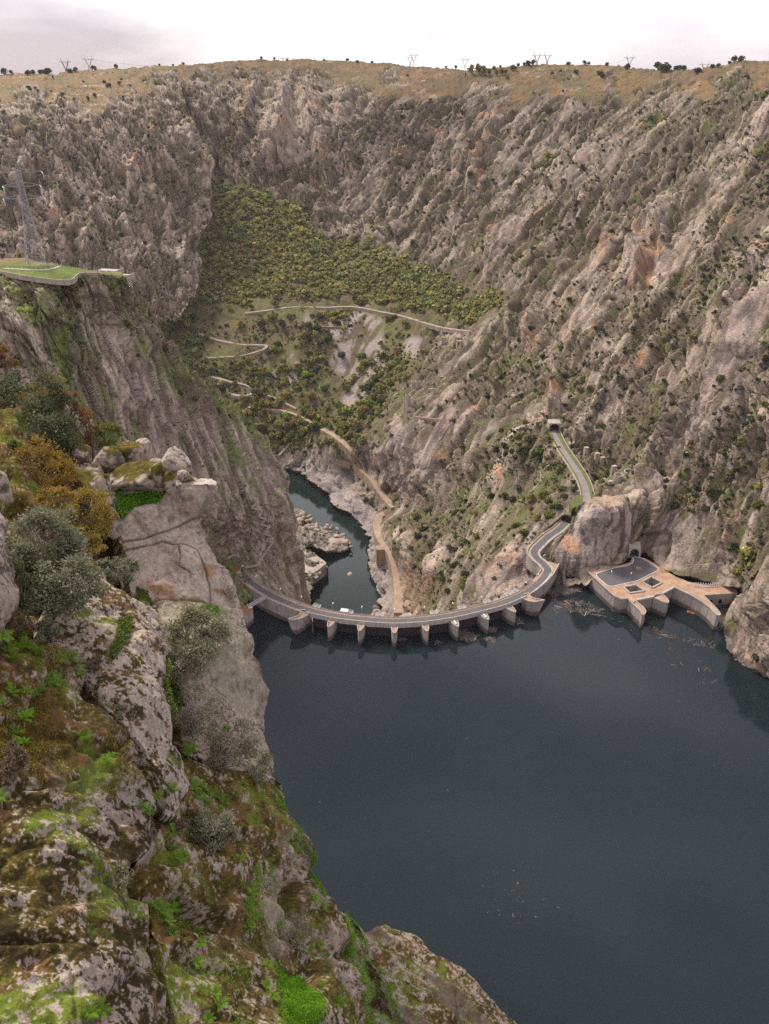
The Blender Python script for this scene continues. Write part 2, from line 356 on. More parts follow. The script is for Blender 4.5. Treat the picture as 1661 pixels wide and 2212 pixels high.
A0 = [  # far plateau, back wall, valley, right slope: (u, v, kind, value)
    (-140, 172, 'Y', 2050), (0, 160, 'Y', 2000), (400, 139, 'Y', 1950), (830, 136, 'Y', 1900), (1250, 139, 'Y', 1750), (1661, 132, 'Y', 1350), (1800, 124, 'Y', 1250),
    (0, 220, 'Y', 1750), (400, 180, 'Y', 1780), (830, 185, 'Y', 1640), (1050, 195, 'Y', 1570), (1250, 195, 'Y', 1480), (1661, 185, 'Y', 1120), (1800, 180, 'Y', 1050),
    (300, 300, 'Y', 1640), (550, 300, 'Y', 1590), (830, 300, 'Y', 1530), (1050, 300, 'Y', 1420), (1250, 300, 'Y', 1300), (1450, 300, 'Y', 1130), (1661, 300, 'Y', 960), (1800, 300, 'Y', 880),
    (300, 400, 'Y', 1580), (470, 380, 'Y', 1560), (600, 395, 'Y', 1510), (830, 400, 'Y', 1450), (1050, 400, 'Y', 1300), (1250, 400, 'Y', 1150), (1450, 400, 'Y', 1000), (1661, 400, 'Y', 850),
    (300, 500, 'Y', 1480), (470, 500, 'Y', 1400), (600, 500, 'Y', 1390), (740, 500, 'Y', 1380), (830, 500, 'Y', 1340), (1050, 500, 'Y', 1170), (1250, 500, 'Y', 1030), (1450, 500, 'Y', 890), (1661, 500, 'Y', 750),
    (300, 600, 'Y', 1300), (500, 600, 'Y', 1260), (700, 600, 'Y', 1240), (900, 600, 'Y', 1170), (1050, 600, 'Y', 1050), (1250, 600, 'Y', 900), (1450, 600, 'Y', 790), (1661, 600, 'Y', 670), (1800, 600, 'Y', 600),
    (380, 690, 'Y', 1120), (640, 667, 'Y', 1130), (830, 677, 'Y', 1100), (1000, 720, 'Y', 960), (1250, 700, 'Y', 800), (1450, 700, 'Y', 700), (1661, 700, 'Y', 590),
    (440, 770, 'Y', 1040), (580, 750, 'Y', 1050), (700, 760, 'Y', 1030), (850, 760, 'Y', 1000), (1000, 800, 'Y', 860), (1250, 800, 'Y', 715), (1450, 800, 'Y', 630), (1661, 800, 'Y', 540),
    (520, 860, 'Y', 955), (650, 880, 'Y', 935), (760, 880, 'Y', 915), (870, 880, 'Y', 835), (1000, 880, 'Y', 760), (1130, 880, 'Y', 690), (1230, 880, 'Y', 660), (1450, 900, 'Y', 575), (1661, 900, 'Y', 500),
    (560, 960, 'Y', 880), (680, 930, 'Y', 880), (760, 985, 'Y', 810), (870, 960, 'Y', 750), (1000, 960, 'Y', 690), (1100, 950, 'Y', 620), (1200, 934, 'z', 30), (1300, 960, 'Y', 590), (1450, 1000, 'Y', 530), (1661, 1000, 'Y', 470), (1800, 1000, 'Y', 440),
    (1235, 1010, 'z', 29), (1262, 1070, 'z', 29), (1150, 1020, 'Y', 560), (1330, 1040, 'Y', 515), (1000, 1050, 'Y', 640), (880, 1040, 'Y', 720), (780, 1020, 'Y', 800),
    (620, 1005, 'z', -121), (700, 1040, 'z', -122), (760, 1100, 'z', -122), (800, 1140, 'z', -120), (730, 1020, 'z', -112), (790, 1060, 'z', -108), (845, 1105, 'z', -104), (822, 1140, 'z', -106), (830, 1190, 'z', -110),
    (855, 1240, 'z', -113), (858, 1300, 'z', -116), (835, 1310, 'z', -122), (905, 1300, 'Y', 535), (950, 1300, 'Y', 495), (900, 1200, 'Y', 585), (1000, 1200, 'Y', 525), (1000, 1300, 'Y', 455), (1080, 1270, 'Y', 432),
    (1000, 1120, 'Y', 590), (1100, 1120, 'Y', 515), (1160, 1110, 'Y', 490), (1090, 1190, 'Y', 468), (1140, 1195, 'z', 5), (1120, 1240, 'z', -6), (1180, 1180, 'Y', 450),
    (650, 1120, 'z', -124), (690, 1160, 'z', -125), (640, 1170, 'z', -120), (660, 1215, 'z', -119), (640, 1240, 'z', -119), (700, 1215, 'z', -121),
    (1370, 1085, 'Y', 462), (1375, 1120, 'Y', 455), (1375, 1160, 'Y', 447), (1410, 1100, 'Y', 462), (1440, 1100, 'Y', 466), (1410, 1150, 'Y', 452), (1530, 1100, 'Y', 460), (1661, 1100, 'Y', 432), (1400, 1180, 'Y', 446), (1390, 1208, 'Y', 440), (1440, 1190, 'Y', 441), (1530, 1180, 'Y', 430), (1661, 1180, 'Y', 395), (1800, 1100, 'Y', 400),
    (1450, 1240, 'z', 11), (1560, 1262, 'z', 11), (1600, 1250, 'Y', 392), (1600, 1330, 'Y', 373), (1661, 1280, 'Y', 362), (1570, 1370, 'z', 1), (1568, 1400, 'z', 1), (1610, 1434, 'z', 1), (1661, 1466, 'z', 1), (1661, 1400, 'Y', 343), (1800, 1540, 'z', 1), (1800, 1350, 'Y', 320),
    (1300, 1240, 'z', 9.2), (1400, 1270, 'z', 9.2), (1206, 1250, 'z', 2)]
A1 = [(-140, 175, 'Y', 1850), (0, 163, 'Y', 1750), (200, 160, 'Y', 1720), (380, 160, 'Y', 1740), (0, 240, 'Y', 1350), (200, 240, 'Y', 1400), (390, 230, 'Y', 1500), (0, 400, 'Y', 1180), (200, 400, 'Y', 1230), (430, 380, 'Y', 1360),
      (0, 560, 'Y', 1040), (200, 560, 'Y', 1080), (440, 480, 'Y', 1290), (430, 620, 'Y', 1150), (330, 640, 'Y', 1080), (-140, 560, 'Y', 980), (0, 700, 'Y', 950), (300, 720, 'Y', 1000)]
A1P = [(-200, 100), (300, 100), (365, 142), (385, 165), (392, 200), (405, 232), (420, 270), (432, 312), (443, 350), (447, 390), (450, 425), (455, 465), (445, 490), (430, 510), (438, 560), (432, 600), (425, 640), (380, 690), (-200, 720)]
A2 = [(-140, 600, 'z', 189), (0, 590, 'z', 189), (60, 601, 'z', 188.5), (129, 610, 'z', 188), (175, 598, 'z', 189), (225, 598, 'z', 188), (270, 606, 'Y', 428), (0, 700, 'Y', 396), (130, 700, 'Y', 405), (250, 700, 'Y', 428), (330, 690, 'Y', 455),
      (0, 800, 'Y', 380), (150, 800, 'Y', 390), (300, 800, 'Y', 418), (425, 800, 'Y', 462), (150, 900, 'Y', 372), (300, 900, 'Y', 405), (450, 900, 'Y', 450), (525, 895, 'Y', 478), (300, 1000, 'Y', 392), (450, 1000, 'Y', 424), (530, 1000, 'Y', 450),
      (600, 1015, 'Y', 468), (450, 1120, 'Y', 408), (520, 1120, 'Y', 424), (570, 1120, 'Y', 432), (638, 1140, 'Y', 458), (470, 1200, 'z', 20), (512, 1212, 'z', 12), (560, 1215, 'Y', 428), (610, 1240, 'Y', 432), (655, 1260, 'Y', 448), (672, 1300, 'Y', 445), (620, 1310, 'Y', 408),
      (480, 1260, 'Y', 398), (540, 1330, 'Y', 385), (-140, 1200, 'Y', 330), (300, 1200, 'Y', 380), (-140, 800, 'Y', 360), (400, 1350, 'Y', 360)]
A2P = [(-200, 588), (0, 585), (64, 597), (129, 605), (154, 604), (172, 590), (222, 589), (272, 598), (285, 618), (300, 645), (322, 668), (345, 695), (365, 735), (395, 775), (425, 800), (440, 822), (470, 838), (500, 862), (530, 892), (548, 925), (562, 950),
       (580, 975), (598, 1005), (606, 1035), (618, 1075), (630, 1115), (642, 1155), (652, 1195), (660, 1235), (668, 1270), (676, 1305), (668, 1318), (600, 1300), (560, 1285), (535, 1300), (545, 1345), (480, 1400), (-200, 1450)]
LAWN = [(-200, 556), (0, 559), (55, 554), (78, 563), (127, 570), (205, 584), (262, 587), (275, 598), (222, 593), (172, 594), (154, 608), (129, 609), (64, 601), (0, 589), (-200, 590)]
A3 = [(1200, 1250, 'z', -2), (1266, 1252, 'z', -2), (1235, 1250, 'Y', 424), (1190, 1190, 'Y', 434), (1215, 1140, 'Y', 446), (1240, 1105, 'Y', 458), (1275, 1080, 'Y', 464), (1330, 1066, 'Y', 468), (1280, 1095, 'Y', 446), (1340, 1090, 'Y', 449), (1280, 1160, 'Y', 436), (1340, 1150, 'Y', 441), (1370, 1085, 'Y', 461), (1372, 1120, 'Y', 454.5), (1372, 1160, 'Y', 446.5), (1340, 1210, 'z', 9),
      (1280, 1235, 'Y', 427), (1375, 1195, 'Y', 444)]
A3P = [(1206, 1248), (1202, 1224), (1193, 1207), (1194, 1188), (1206, 1170), (1224, 1150), (1238, 1126), (1250, 1104), (1262, 1092), (1280, 1078), (1305, 1070), (1345, 1066), (1362, 1076), (1372, 1105), (1374, 1150), (1370, 1190), (1360, 1203), (1340, 1216), (1300, 1224), (1268, 1236), (1266, 1268), (1206, 1268)]
A5 = [(1575, 1335, 'Y', 374), (1600, 1290, 'Y', 378), (1661, 1180, 'Y', 392), (1567, 1380, 'z', 0.5), (1568, 1404, 'z', 0.5), (1600, 1433, 'z', 0.5), (1661, 1468, 'z', 0.5), (1661, 1300, 'Y', 350), (1620, 1370, 'Y', 356), (1740, 1350, 'Y', 330), (1740, 1520, 'z', 0.5), (1740, 1150, 'Y', 375), (1661, 1400, 'Y', 338)]
A5P = [(1800, 1120), (1661, 1168), (1640, 1205), (1612, 1240), (1590, 1280), (1573, 1318), (1566, 1345), (1567, 1380), (1565, 1404), (1600, 1436), (1640, 1458), (1661, 1472), (1800, 1550)]
RIBS = [  # polyline, half width, height in metres, skew
    ([(1661, 640), (1560, 775), (1470, 900), (1400, 1000), (1378, 1058)], 34, 16, 1), ([(1661, 765), (1600, 860), (1520, 960), (1445, 1060)], 36, 11, 1), ([(1440, 720), (1380, 790), (1310, 860), (1250, 925)], 26, 14, 1),
    ([(1455, 450), (1400, 515), (1342, 592)], 30, 24, 1), ([(1445, 500), (1420, 590)], 20, 16, 1), ([(1392, 555), (1385, 640)], 30, 22, -1), ([(1312, 515), (1278, 575)], 20, 14, 1), ([(1212, 800), (1195, 860), (1183, 920)], 17, 16, 1),
    ([(1160, 670), (1152, 765)], 22, 17, -1), ([(1105, 670), (1085, 760)], 20, 12, 1), ([(1085, 825), (1063, 890)], 15, 11, -1), ([(1661, 900), (1570, 1020), (1490, 1125)], 34, 11, 1), ([(1661, 1040), (1590, 1140), (1530, 1240)], 30, 9, 1),
    ([(1440, 1120), (1470, 1250)], 20, 4, 1), ([(630, 185), (600, 280), (562, 385)], 42, 30, -1), ([(650, 200), (685, 300), (712, 390)], 40, 28, 1), ([(560, 165), (540, 250), (505, 330)], 36, 18, -1), ([(1062, 275), (1035, 345), (1012, 425)], 24, 22, 1),
    ([(1185, 390), (1150, 445)], 14, 14, 1), ([(900, 325), (840, 375)], 24, 18, 1), ([(760, 190), (740, 290), (760, 370)], 34, 18, -1), ([(1290, 300), (1225, 400)], 30, 16, 1), ([(1390, 330), (1310, 440), (1280, 500)], 28, 14, 1), ([(1530, 380), (1440, 490)], 30, 13, 1),
    ([(1120, 480), (1060, 560)], 26, 12, 1), ([(960, 420), (900, 500)], 26, 12, 1), ([(860, 470), (800, 530)], 26, 14, 1), ([(1600, 480), (1500, 620)], 34, 13, 1), ([(1661, 520), (1580, 640), (1520, 720)], 30, 12, 1), ([(1330, 650), (1240, 760)], 28, 12, 1),
    ([(905, 890), (850, 960), (790, 1000)], 40, 9, 1), ([(985, 880), (930, 990), (870, 1060)], 40, 9, 1), ([(1060, 930), (990, 1010), (930, 1080)], 26, 9, 1), ([(1130, 960), (1060, 1050)], 26, 8, 1), ([(1100, 1210), (1040, 1240), (990, 1310)], 40, 10, 1), ([(1130, 1200), (1090, 1260)], 24, 6, 1),
    ([(900, 1120), (860, 1180)], 20, 6, -1), ([(960, 1160), (905, 1260)], 22, 8, 1)]
RIBS_L = [([(230, 440), (180, 520), (190, 590)], 34, 16, 1), ([(130, 390), (110, 480)], 24, 12, 1), ([(330, 400), (380, 500)], 30, 16, 1), ([(400, 260), (440, 380), (442, 470)], 26, 20, -1), ([(250, 470), (300, 580)], 24, 12, -1), ([(380, 490), (400, 590)], 26, 16, 1), ([(60, 330), (30, 420)], 26, 10, 1), ([(300, 330), (270, 420)], 26, 12, 1)]
RIBS_M = [([(210, 600), (250, 690), (262, 760)], 22, 9, 1), ([(255, 610), (262, 660)], 22, 9, -1), ([(300, 690), (330, 760)], 26, 7, 1), ([(150, 700), (165, 780), (160, 840)], 24, 7, 1), ([(380, 780), (470, 900), (500, 1000)], 26, 6, 1), ([(440, 850), (540, 1000), (600, 1130)], 26, 7, -1),
          ([(540, 920), (590, 1020), (640, 1190)], 24, 8, 1), ([(260, 820), (290, 900)], 24, 6, 1), ([(320, 850), (420, 1000)], 26, 5, 1), ([(400, 1000), (480, 1130)], 26, 5, -1), ([(80, 640), (100, 720)], 24, 6, 1), ([(560, 1050), (655, 1290)], 22, 5, -1)]
S_R, S_L, S_M = (-.58, -.72, -.38), (.16, -.35, -.92), (.42, -.42, -.80)
SLABC = {S_R: (-.673, .644, -.193), S_L: (-.95, -.1, -.13), S_M: (-.589, -.789, .105)}           # which way the slabs lean

def rock_disp(P, s, k, sizes, seed, smooth=.0):
    g = fbm(aniso(P, s, 9), sizes[0][0] * .55, 3, seed + 30) + .5 * fbm(aniso(P, s, 7), sizes[0][0] * 1.4, 2, seed + 33); sl = sstep(g, -.25, .5); d = sizes[0][1] * (.8 * (sl - .5) + .75 * (.6 - np.abs(g))); info = {}; fa = 1.4 - .55 * sl
    for n, (size, amp) in enumerate(sizes):
        Q = aniso(P, s, k) / size
        Q = Q + .22 * np.stack([vnoise(P / (size * 1.3) + q, seed + 40 + q) for q in (0, 7, 13)], 1)
        v, tl, e, ox, oy, oz = voro(Q, seed + n * 5)
        cr = SLABC.get(s, (0, 0, 0)); st = ox * cr[0] + oy * cr[1] + oz * cr[2]
        d = d + amp * fa * (.75 * v + 1.0 * tl + 1.5 * st - .8 * np.exp(-e / .05)); info[n] = (v, e)
    z_ = sizes[-1][0]; l1 = fbm(aniso(P, s, 9), z_ * 1.5, 3, seed + 50, .6, ridged=True); l2 = fbm(aniso(P, s, 5), z_ * 3.2, 3, seed + 54, .55, ridged=True); ln = np.maximum(sstep(l1, .56, .80), sstep(l2, .66, .86))
    info['g'] = (sl, g); info['l'] = (ln, l1); return d - sizes[-1][1] * .9 * ln, info
def ribs_field(ribs, U, V, warp):
    h = np.zeros(U.shape)
    for pts, w, hh, sk in ribs:
        xs = [p[0] for p in pts]; ys = [p[1] for p in pts]; r = w * 1.6
        j0, j1 = np.searchsorted(U[0], [min(xs) - r, max(xs) + r]); sub = (slice(None), slice(j0, j1))
        m = (V[sub].min(1) < max(ys) + r) & (V[sub].max(1) > min(ys) - r); i = np.where(m)[0]
        if len(i) == 0 or j1 <= j0: continue
        sub = (slice(i[0], i[-1] + 1), slice(j0, j1)); d, side, al = polydist(pts, U[sub] + warp[0][sub] * 9, V[sub] + warp[1][sub] * 9)
        de = d * np.where(side * sk > 0, .85, 1.9) * (1 + .35 * warp[0][sub])
        e = np.clip(1 - de / w, 0, 1) * np.clip(np.minimum(al * 5 + .35, (1 - al) * 4 + .15), 0, 1)
        h[sub] = np.maximum(h[sub], hh * e) if hh > 0 else h[sub] + hh * e
    return h
def soft(poly, U, V, k):
    m = boxblur(pip(poly, U, V).astype(np.float32), k); return m

# palette (albedo)
C_ROCK, C_PALE, C_DARK, C_OCHRE = (.312, .243, .186), (.52, .415, .318), (.125, .096, .080), (.52, .31, .18)
C_STREAK, C_GRASS, C_DRY, C_HERB, C_SOIL, C_SCREE = (.120, .088, .080), (.125, .150, .042), (.285, .158, .055), (.105, .092, .040), (.14, .103, .066), (.37, .305, .265)

def sheet_A():
    us = np.arange(-120, 1790, 2.0); nv = 720
    s = np.linspace(0, 1, nv)[:, None]
    rid = np.interp(us, *zip(*RIDGE)) + 1.6 * vnoise(np.c_[us / 22, us * 0, us * 0], 3) + .9 * vnoise(np.c_[us / 7, us * 0, us * 0], 4)
    U = np.repeat(us[None], nv, 0); V = rid[None] + s * (1560 - rid[None])
    D = rays(U, V); sh = U.shape
    Pn = np.c_[U.ravel() / 40, V.ravel() / 40, np.zeros(U.size)]
    wa = [fbm(Pn, 1, 3, 91 + q).reshape(sh) for q in (0, 5)]
    Uw, Vw = U + wa[0] * 5, V + wa[1] * 5
    region = np.zeros(sh, np.int8); POS = np.zeros(sh + (3,)); CLR = np.zeros(sh + (3,)); NRM = np.zeros(sh + (3,)); VEG = np.zeros(sh); 
    river = pip(RIVER, Uw, Vw); resv = pip(RESV, U + wa[0] * 2, V + wa[1] * 2)
    def tz(z): return (z - CZ) / np.minimum(D[..., 2], -1e-3)
    def place(rid_, mask, ctrl, ribs, s, k, sizes, seed, amp, clampf=None, c=70.0):
        rows = np.where(mask.any(1))[0]; cols = np.where(mask.any(0))[0]
        sub = (slice(max(rows[0] - 3, 0), rows[-1] + 4), slice(max(cols[0] - 3, 0), cols[-1] + 4)); m = mask[sub]
        t = 1 / np.maximum(surf(ctrl, U[sub], V[sub], c), 1 / 2600.0)
        if clampf: t = clampf(t, sub)
        P0 = CAMP + t[..., None] * D[sub]; Nn = normals(np.stack([boxblur(P0[..., q], 5) for q in range(3)], -1))
        h = ribs_field(ribs, U[sub], V[sub], [w[sub] for w in wa])
        idx = m.ravel(); p = P0.reshape(-1, 3)[idx]
        a = amp(sub) if callable(amp) else np.full(m.shape, amp); a = a.ravel()[idx]
        if isinstance(s, tuple): dsp, info = rock_disp(p, s, k, sizes, seed)
        else:
            b = s['w'](sub).ravel()[idx]; d1, i1 = rock_disp(p, s['a'], k, sizes, seed); d2, i2 = rock_disp(p, s['b'], k, sizes, seed + 60)
            pick = (b + .5 * vnoise(p / 60, 77)) > .5; dsp = np.where(pick, d2, d1); info = {q: tuple(np.where(pick, y, x) for x, y in zip(i1[q], i2[q])) for q in i1}
        dsp = dsp * a + fbm(p, sizes[0][0] * 2.2, 3, seed + 9) * sizes[0][1] * .45 * np.minimum(a + .25, 1) + h.ravel()[idx] * np.clip(.25 + a, 0, 1)
        p2 = p + Nn.reshape(-1, 3)[idx] * dsp[:, None]
        full = np.array(P0).reshape(-1, 3); full[idx] = p2; full = full.reshape(P0.shape)
        nn = normals(full).reshape(-1, 3)[idx]
        return sub, m, p2, nn, info, h.ravel()[idx], a
    LAY = []
    def put(rid_, sub, m, p2, nn, col, veg):
        LAY.append((rid_, sub, m.copy(), p2, col))
        for A, x in ((POS, p2), (CLR, col), (NRM, nn)):
            v = A[sub]; v[m] = x
        v = region[sub]; v[m] = rid_; v = VEG[sub]; v[m] = veg
    # ---------- base: plateau, back wall, valley and right slope
    forest = soft([(452, 385), (480, 375), (560, 420), (640, 440), (730, 520), (830, 545), (900, 590), (1010, 620), (1100, 640), (1080, 680), (990, 700), (850, 672), (640, 660), (500, 682), (340, 690), (340, 620), (430, 600), (425, 500), (455, 465)], U + wa[0] * 26, V + wa[1] * 16, 9)
    gully = soft([(392, 215), (410, 225), (440, 290), (470, 330), (520, 400), (455, 420), (440, 320)], Uw, Vw, 4) * 1.0
    terr = soft([(330, 690), (500, 680), (640, 664), (850, 675), (905, 700), (900, 790), (830, 850), (800, 930), (750, 985), (690, 940), (560, 970), (480, 860), (400, 800)], U + wa[0] * 18, V + wa[1] * 12, 6)
    scree = np.maximum.reduce([soft(q, U + wa[0] * 9, V + wa[1] * 9, 2) for q in ([(690, 685), (770, 678), (825, 690), (832, 712), (790, 790), (760, 830), (725, 800), (705, 800), (740, 740)], [(800, 740), (832, 720), (830, 800), (800, 822), (770, 880), (730, 905), (745, 860), (790, 800)],
        [(628, 770), (640, 765), (645, 800), (615, 860), (605, 850)], [(600, 800), (612, 800), (575, 830), (570, 815)], [(655, 690), (668, 672), (672, 690), (655, 720)], [(870, 730), (915, 722), (905, 760), (870, 780)], [(1030, 930), (1090, 905), (1060, 930), (1020, 950)])])
    plat_line = np.interp(U, [-140, 0, 200, 300, 380, 450, 600, 700, 830, 950, 1050, 1150, 1300, 1450, 1661, 1800], [225, 218, 228, 190, 168, 158, 156, 168, 172, 186, 196, 196, 196, 188, 185, 180])
    plat = sstep(plat_line + 46 * wa[0] + 20 * wa[1] - V, -22, 14)
    herb_r = np.maximum.reduce([soft(q, Uw, Vw, 9) for q in ([(1661, 420), (1600, 470), (1530, 600), (1460, 720), (1500, 740), (1590, 600), (1661, 540)], [(1490, 620), (1400, 740), (1300, 830), (1235, 880), (1260, 900), (1350, 840), (1450, 740)], [(1400, 860), (1310, 960), (1260, 1010), (1310, 1040), (1400, 960)],
        [(1090, 900), (1190, 940), (1230, 1010), (1240, 1080), (1140, 1150), (1000, 1190), (900, 1180), (870, 1130), (1000, 1060), (1050, 960)], [(880, 700), (960, 730), (900, 830), (820, 930), (790, 990), (760, 960), (830, 850)], [(860, 620), (1000, 700), (1090, 640), (980, 560)], [(960, 1190), (1010, 1180), (960, 1320), (930, 1320)]  )])
    riverside = soft([(640, 1000), (720, 985), (800, 1090), (870, 1330), (800, 1340), (790, 1150), (680, 1050)], U, V, 4)
    smooth_slab = np.maximum.reduce([soft(q, Uw, Vw, 6) for q in ([(880, 900), (1010, 890), (990, 960), (880, 1070), (790, 1000)], [(1050, 1215), (1150, 1190), (1190, 1240), (1090, 1300), (985, 1320)], [(1530, 800), (1661, 640), (1661, 780), (1450, 1080), (1380, 1060)], [(1400, 1130), (1550, 1080), (1560, 1240), (1400, 1230)])])
    track_strip, _, _ = polydist([(750, 980), (780, 1020), (830, 1085), (845, 1105), (822, 1125), (825, 1170), (852, 1205), (857, 1330)], U, V); flat_t = np.clip(1.6 - track_strip / 12, 0, 1)
    curve_strip, _, _ = polydist([(1163, 1259), (1182, 1235), (1156, 1204), (1153, 1191), (1186, 1157), (1222, 1128)], U, V); flat_t = np.maximum(flat_t, np.clip(1.8 - curve_strip / 14, 0, 1))
    road_strip, _, _ = polydist([(1199, 932), (1225, 975), (1250, 1035), (1270, 1085)], U, V); flat_t = np.maximum(flat_t, np.clip(1.8 - road_strip / 14, 0, 1))
    amp0 = np.clip(1 - .85 * forest - .7 * terr - .8 * scree - .82 * plat - .45 * herb_r, .08, 1) * (1 - .9 * np.clip(flat_t, 0, 1)) * np.where(U > 1268, np.clip((V < 1215) + 0.15 + (U > 1590), 0, 1), 1)
    amp0 = amp0 * (1 - .45 * boxblur(smooth_slab, 3)) * np.interp(V, [1000, 1120], [1, .72])
    pit = pip([z7(*q) for q in [(352, 425), (480, 550), (600, 640), (652, 640), (740, 730), (780, 700), (900, 640), (960, 560), (1310, 740), (1435, 590), (1430, 548), (1250, 528), (1100, 505), (940, 430), (868, 408), (850, 372), (745, 332), (690, 332), (648, 385), (560, 400), (400, 425)]], U, V)
    def clamp0(t, sub):
        v, rv, rs = V[sub], river[sub], resv[sub]
        t = np.where((v > 985) & ~rv & ~rs & (U[sub] < 1000), np.minimum(t, tz(-127)[sub]), t)
        t = np.where(rv & ~rs, tz(-134)[sub], t); t = np.where(rs, tz(-7.0)[sub], t); t = np.where(pit[sub], tz(-6.0)[sub], t); rb = np.clip((17 - road_strip[sub]) / 7, 0, 1); t = t * (1 - rb) + rb * tz(28.4)[sub]; cd, _, ca = polydist([(1163, 1259), (1182, 1235), (1175, 1220), (1158, 1205), (1153, 1191), (1168, 1173), (1186, 1157), (1204, 1145), (1222, 1128)], U[sub], V[sub]); zc = np.interp(ca, np.linspace(0, 1, 9), [8, 8, 8.3, 9, 9.8, 11.2, 12.8, 14.5, 17]); cb = np.clip((16 - cd) / 6, 0, 1) * ~rs; t = t * (1 - cb) + cb * (zc - CZ) / D[sub][..., 2]
        return np.where(~rs & (U[sub] > 1190) & (v > 1200), np.minimum(t, tz(0.8)[sub]), t)
    wr = lambda sub: np.clip((U[sub] - 560) / 420, 0, 1)
    ampw = np.where(river | resv | pit, 0, amp0)
    sub, m, p, n, inf, h, a = place(1, np.ones(sh, bool), A0, RIBS, dict(a=S_L, b=S_R, w=wr), 4.6, [(30, 6.0), (12, 3.3), (5.0, 1.7)], 100, lambda q: ampw[q] * np.interp(V[q], [200, 700, 1100], [.66, .70, .55]), clamp0)
    f = lambda A: A.ravel()
    dist = np.linalg.norm(p - CAMP, axis=1)
    nz = n[:, 2]; n1 = fbm(p, 45, 4, 201); n2 = fbm(p, 14, 3, 202); n3 = fbm(p, 160, 3, 203)
    st = np.where((f(U) > 640) , fbm(aniso(p, S_R, 7), 7, 3, 205), fbm(aniso(p, S_L, 7), 7, 3, 206))
    sl = inf['g'][0]; c = mixc(C_ROCK, C_PALE, -.08 + .65 * sl + .45 * inf[1][0] + .3 * inf[2][0] + .3 * n1 + .02 * h)
    c = mixc(c, C_DARK, .55 * sstep(st + .35 * n2, .05, .75)); c = mixc(c, (.085, .075, .05), .75 * np.exp(-inf[1][1] / .06)); c = mixc(c, (.095, .082, .06), .55 * np.exp(-inf[2][1] / .07)); c = mixc(c, (.07, .058, .046), .85 * inf['l'][0]); c = mixc(c, C_PALE, .5 * sstep(-inf['l'][1], .25, .6))
    c = mixc(c, C_OCHRE, .75 * sstep(fbm(p, 30, 3, 208) + .02 * h - .3 * np.abs(n3), .62, .95))
    ochre = np.maximum.reduce([soft(q, Uw, Vw, 3) for q in ([(1385, 560), (1420, 590), (1415, 640), (1370, 640)], [(1290, 510), (1330, 500), (1310, 560), (1280, 560)], [(1140, 690), (1165, 690), (1165, 760), (1145, 770)], [(1400, 530), (1440, 500), (1420, 560)], [(860, 1190), (960, 1260), (930, 1330), (870, 1330)])])
    c = mixc(c, C_OCHRE, .42 * f(ochre) * (n2 > -.2)); pale = f(soft([(590, 215), (680, 220), (700, 340), (560, 360)], Uw, Vw, 5)); c = mixc(c, C_PALE, .6 * pale * (n2 > -.3))
    c = mixc(c, (.36, .30, .28), .6 * f(riverside)); c = mixc(c, (.37, .29, .255), .45 * f(smooth_slab)); c = mixc(c, C_STREAK, .7 * f(smooth_slab) * sstep(st + .3 * n2, .0, .4))
    vegn = fbm(p, 26, 4, 210); veg = sstep(nz * 1.05 + .6 * vegn + .75 * (.45 - sl) + .45 * f(herb_r) - .35 * f(smooth_slab) - .7 * pale - .02 * h - .5 * f(riverside), .50, .86)
    c = mixc(c, mixc(C_HERB, C_SOIL, .5 + 1.1 * n2), .80 * veg); c = mixc(c, C_GRASS, .6 * veg * sstep(fbm(p, 20, 3, 212) + .25 * f(herb_r), .35, .75))
    ground = np.clip(f(forest) + f(terr), 0, 1); c = mixc(c, mixc((.13, .10, .055), (.15, .138, .052), .5 + n1), .92 * ground); c = mixc(c, C_GRASS, .5 * f(terr) * sstep(n1 + n2, .3, .8)); c = mixc(c, C_SCREE, .9 * f(scree) * sstep(fbm(aniso(p, (-.3, -.75, -.55), 6), 9, 4, 216) + .35, -.1, .35))
    dry = f(plat) * sstep(n2 * .7 + n1 * .5 + .55, .1, .5); c = mixc(c, mixc(C_DRY, (.145, .105, .055), .5 + n1 + .9 * n2), dry); c = mixc(c, (.15, .13, .05), .5 * f(plat) * sstep(fbm(p, 60, 3, 215), .3, .7))
    bathtub = f(((V > 980) & (U < 1000) & ~resv)) * sstep(-112 + 3 * n2 - p[:, 2], 0, 6); c = mixc(c, (.40, .345, .32), .5 * bathtub)
    shore = f((U > 1190) & (V > 1180)) * sstep(3.2 - p[:, 2] + .6 * n2, 0, .8); c = mixc(c, (.15, .125, .11), .8 * shore)
    put(1, sub, m, p, n, c, np.clip(veg * (1 - dry), 0, 1).ravel() * (1 - f(scree)))
    # ---------- far left promontory
    m1 = pip(A1P, Uw, Vw)
    platf = lambda q: np.clip(1 - .8 * plat[q], .1, 1) * .72
    sub, m, p, n, inf, h, a = place(2, m1, A1, RIBS_L, S_L, 4.2, [(28, 6.0), (12, 3.2), (5.0, 1.6)], 300, platf)
    def rock_cols(p, n, inf, h, s, seed, pl, vg, streak, greens=.5):
        n1 = fbm(p, 40, 4, seed); n2 = fbm(p, 12, 3, seed + 1); st = fbm(aniso(p, s, 9), 5.5, 3, seed + 2)
        sl = inf['g'][0]; c = mixc(C_ROCK, C_PALE, pl - .3 + .6 * sl + .45 * inf[1][0] + .3 * inf[1][0] + .35 * n1 + .02 * h); c = mixc(c, (.085, .075, .05), .75 * np.exp(-inf[1][1] / .06)); c = mixc(c, (.095, .082, .06), .5 * np.exp(-inf[2][1] / .07)); c = mixc(c, (.085, .07, .055), .72 * inf['l'][0]); c = mixc(c, C_PALE, .45 * sstep(-inf['l'][1], .25, .6))
        c = mixc(c, C_STREAK, streak * sstep(st + .3 * n1, -.05, .5)); c = mixc(c, C_OCHRE, .5 * sstep(fbm(p, 28, 3, seed + 4), .58, .9))
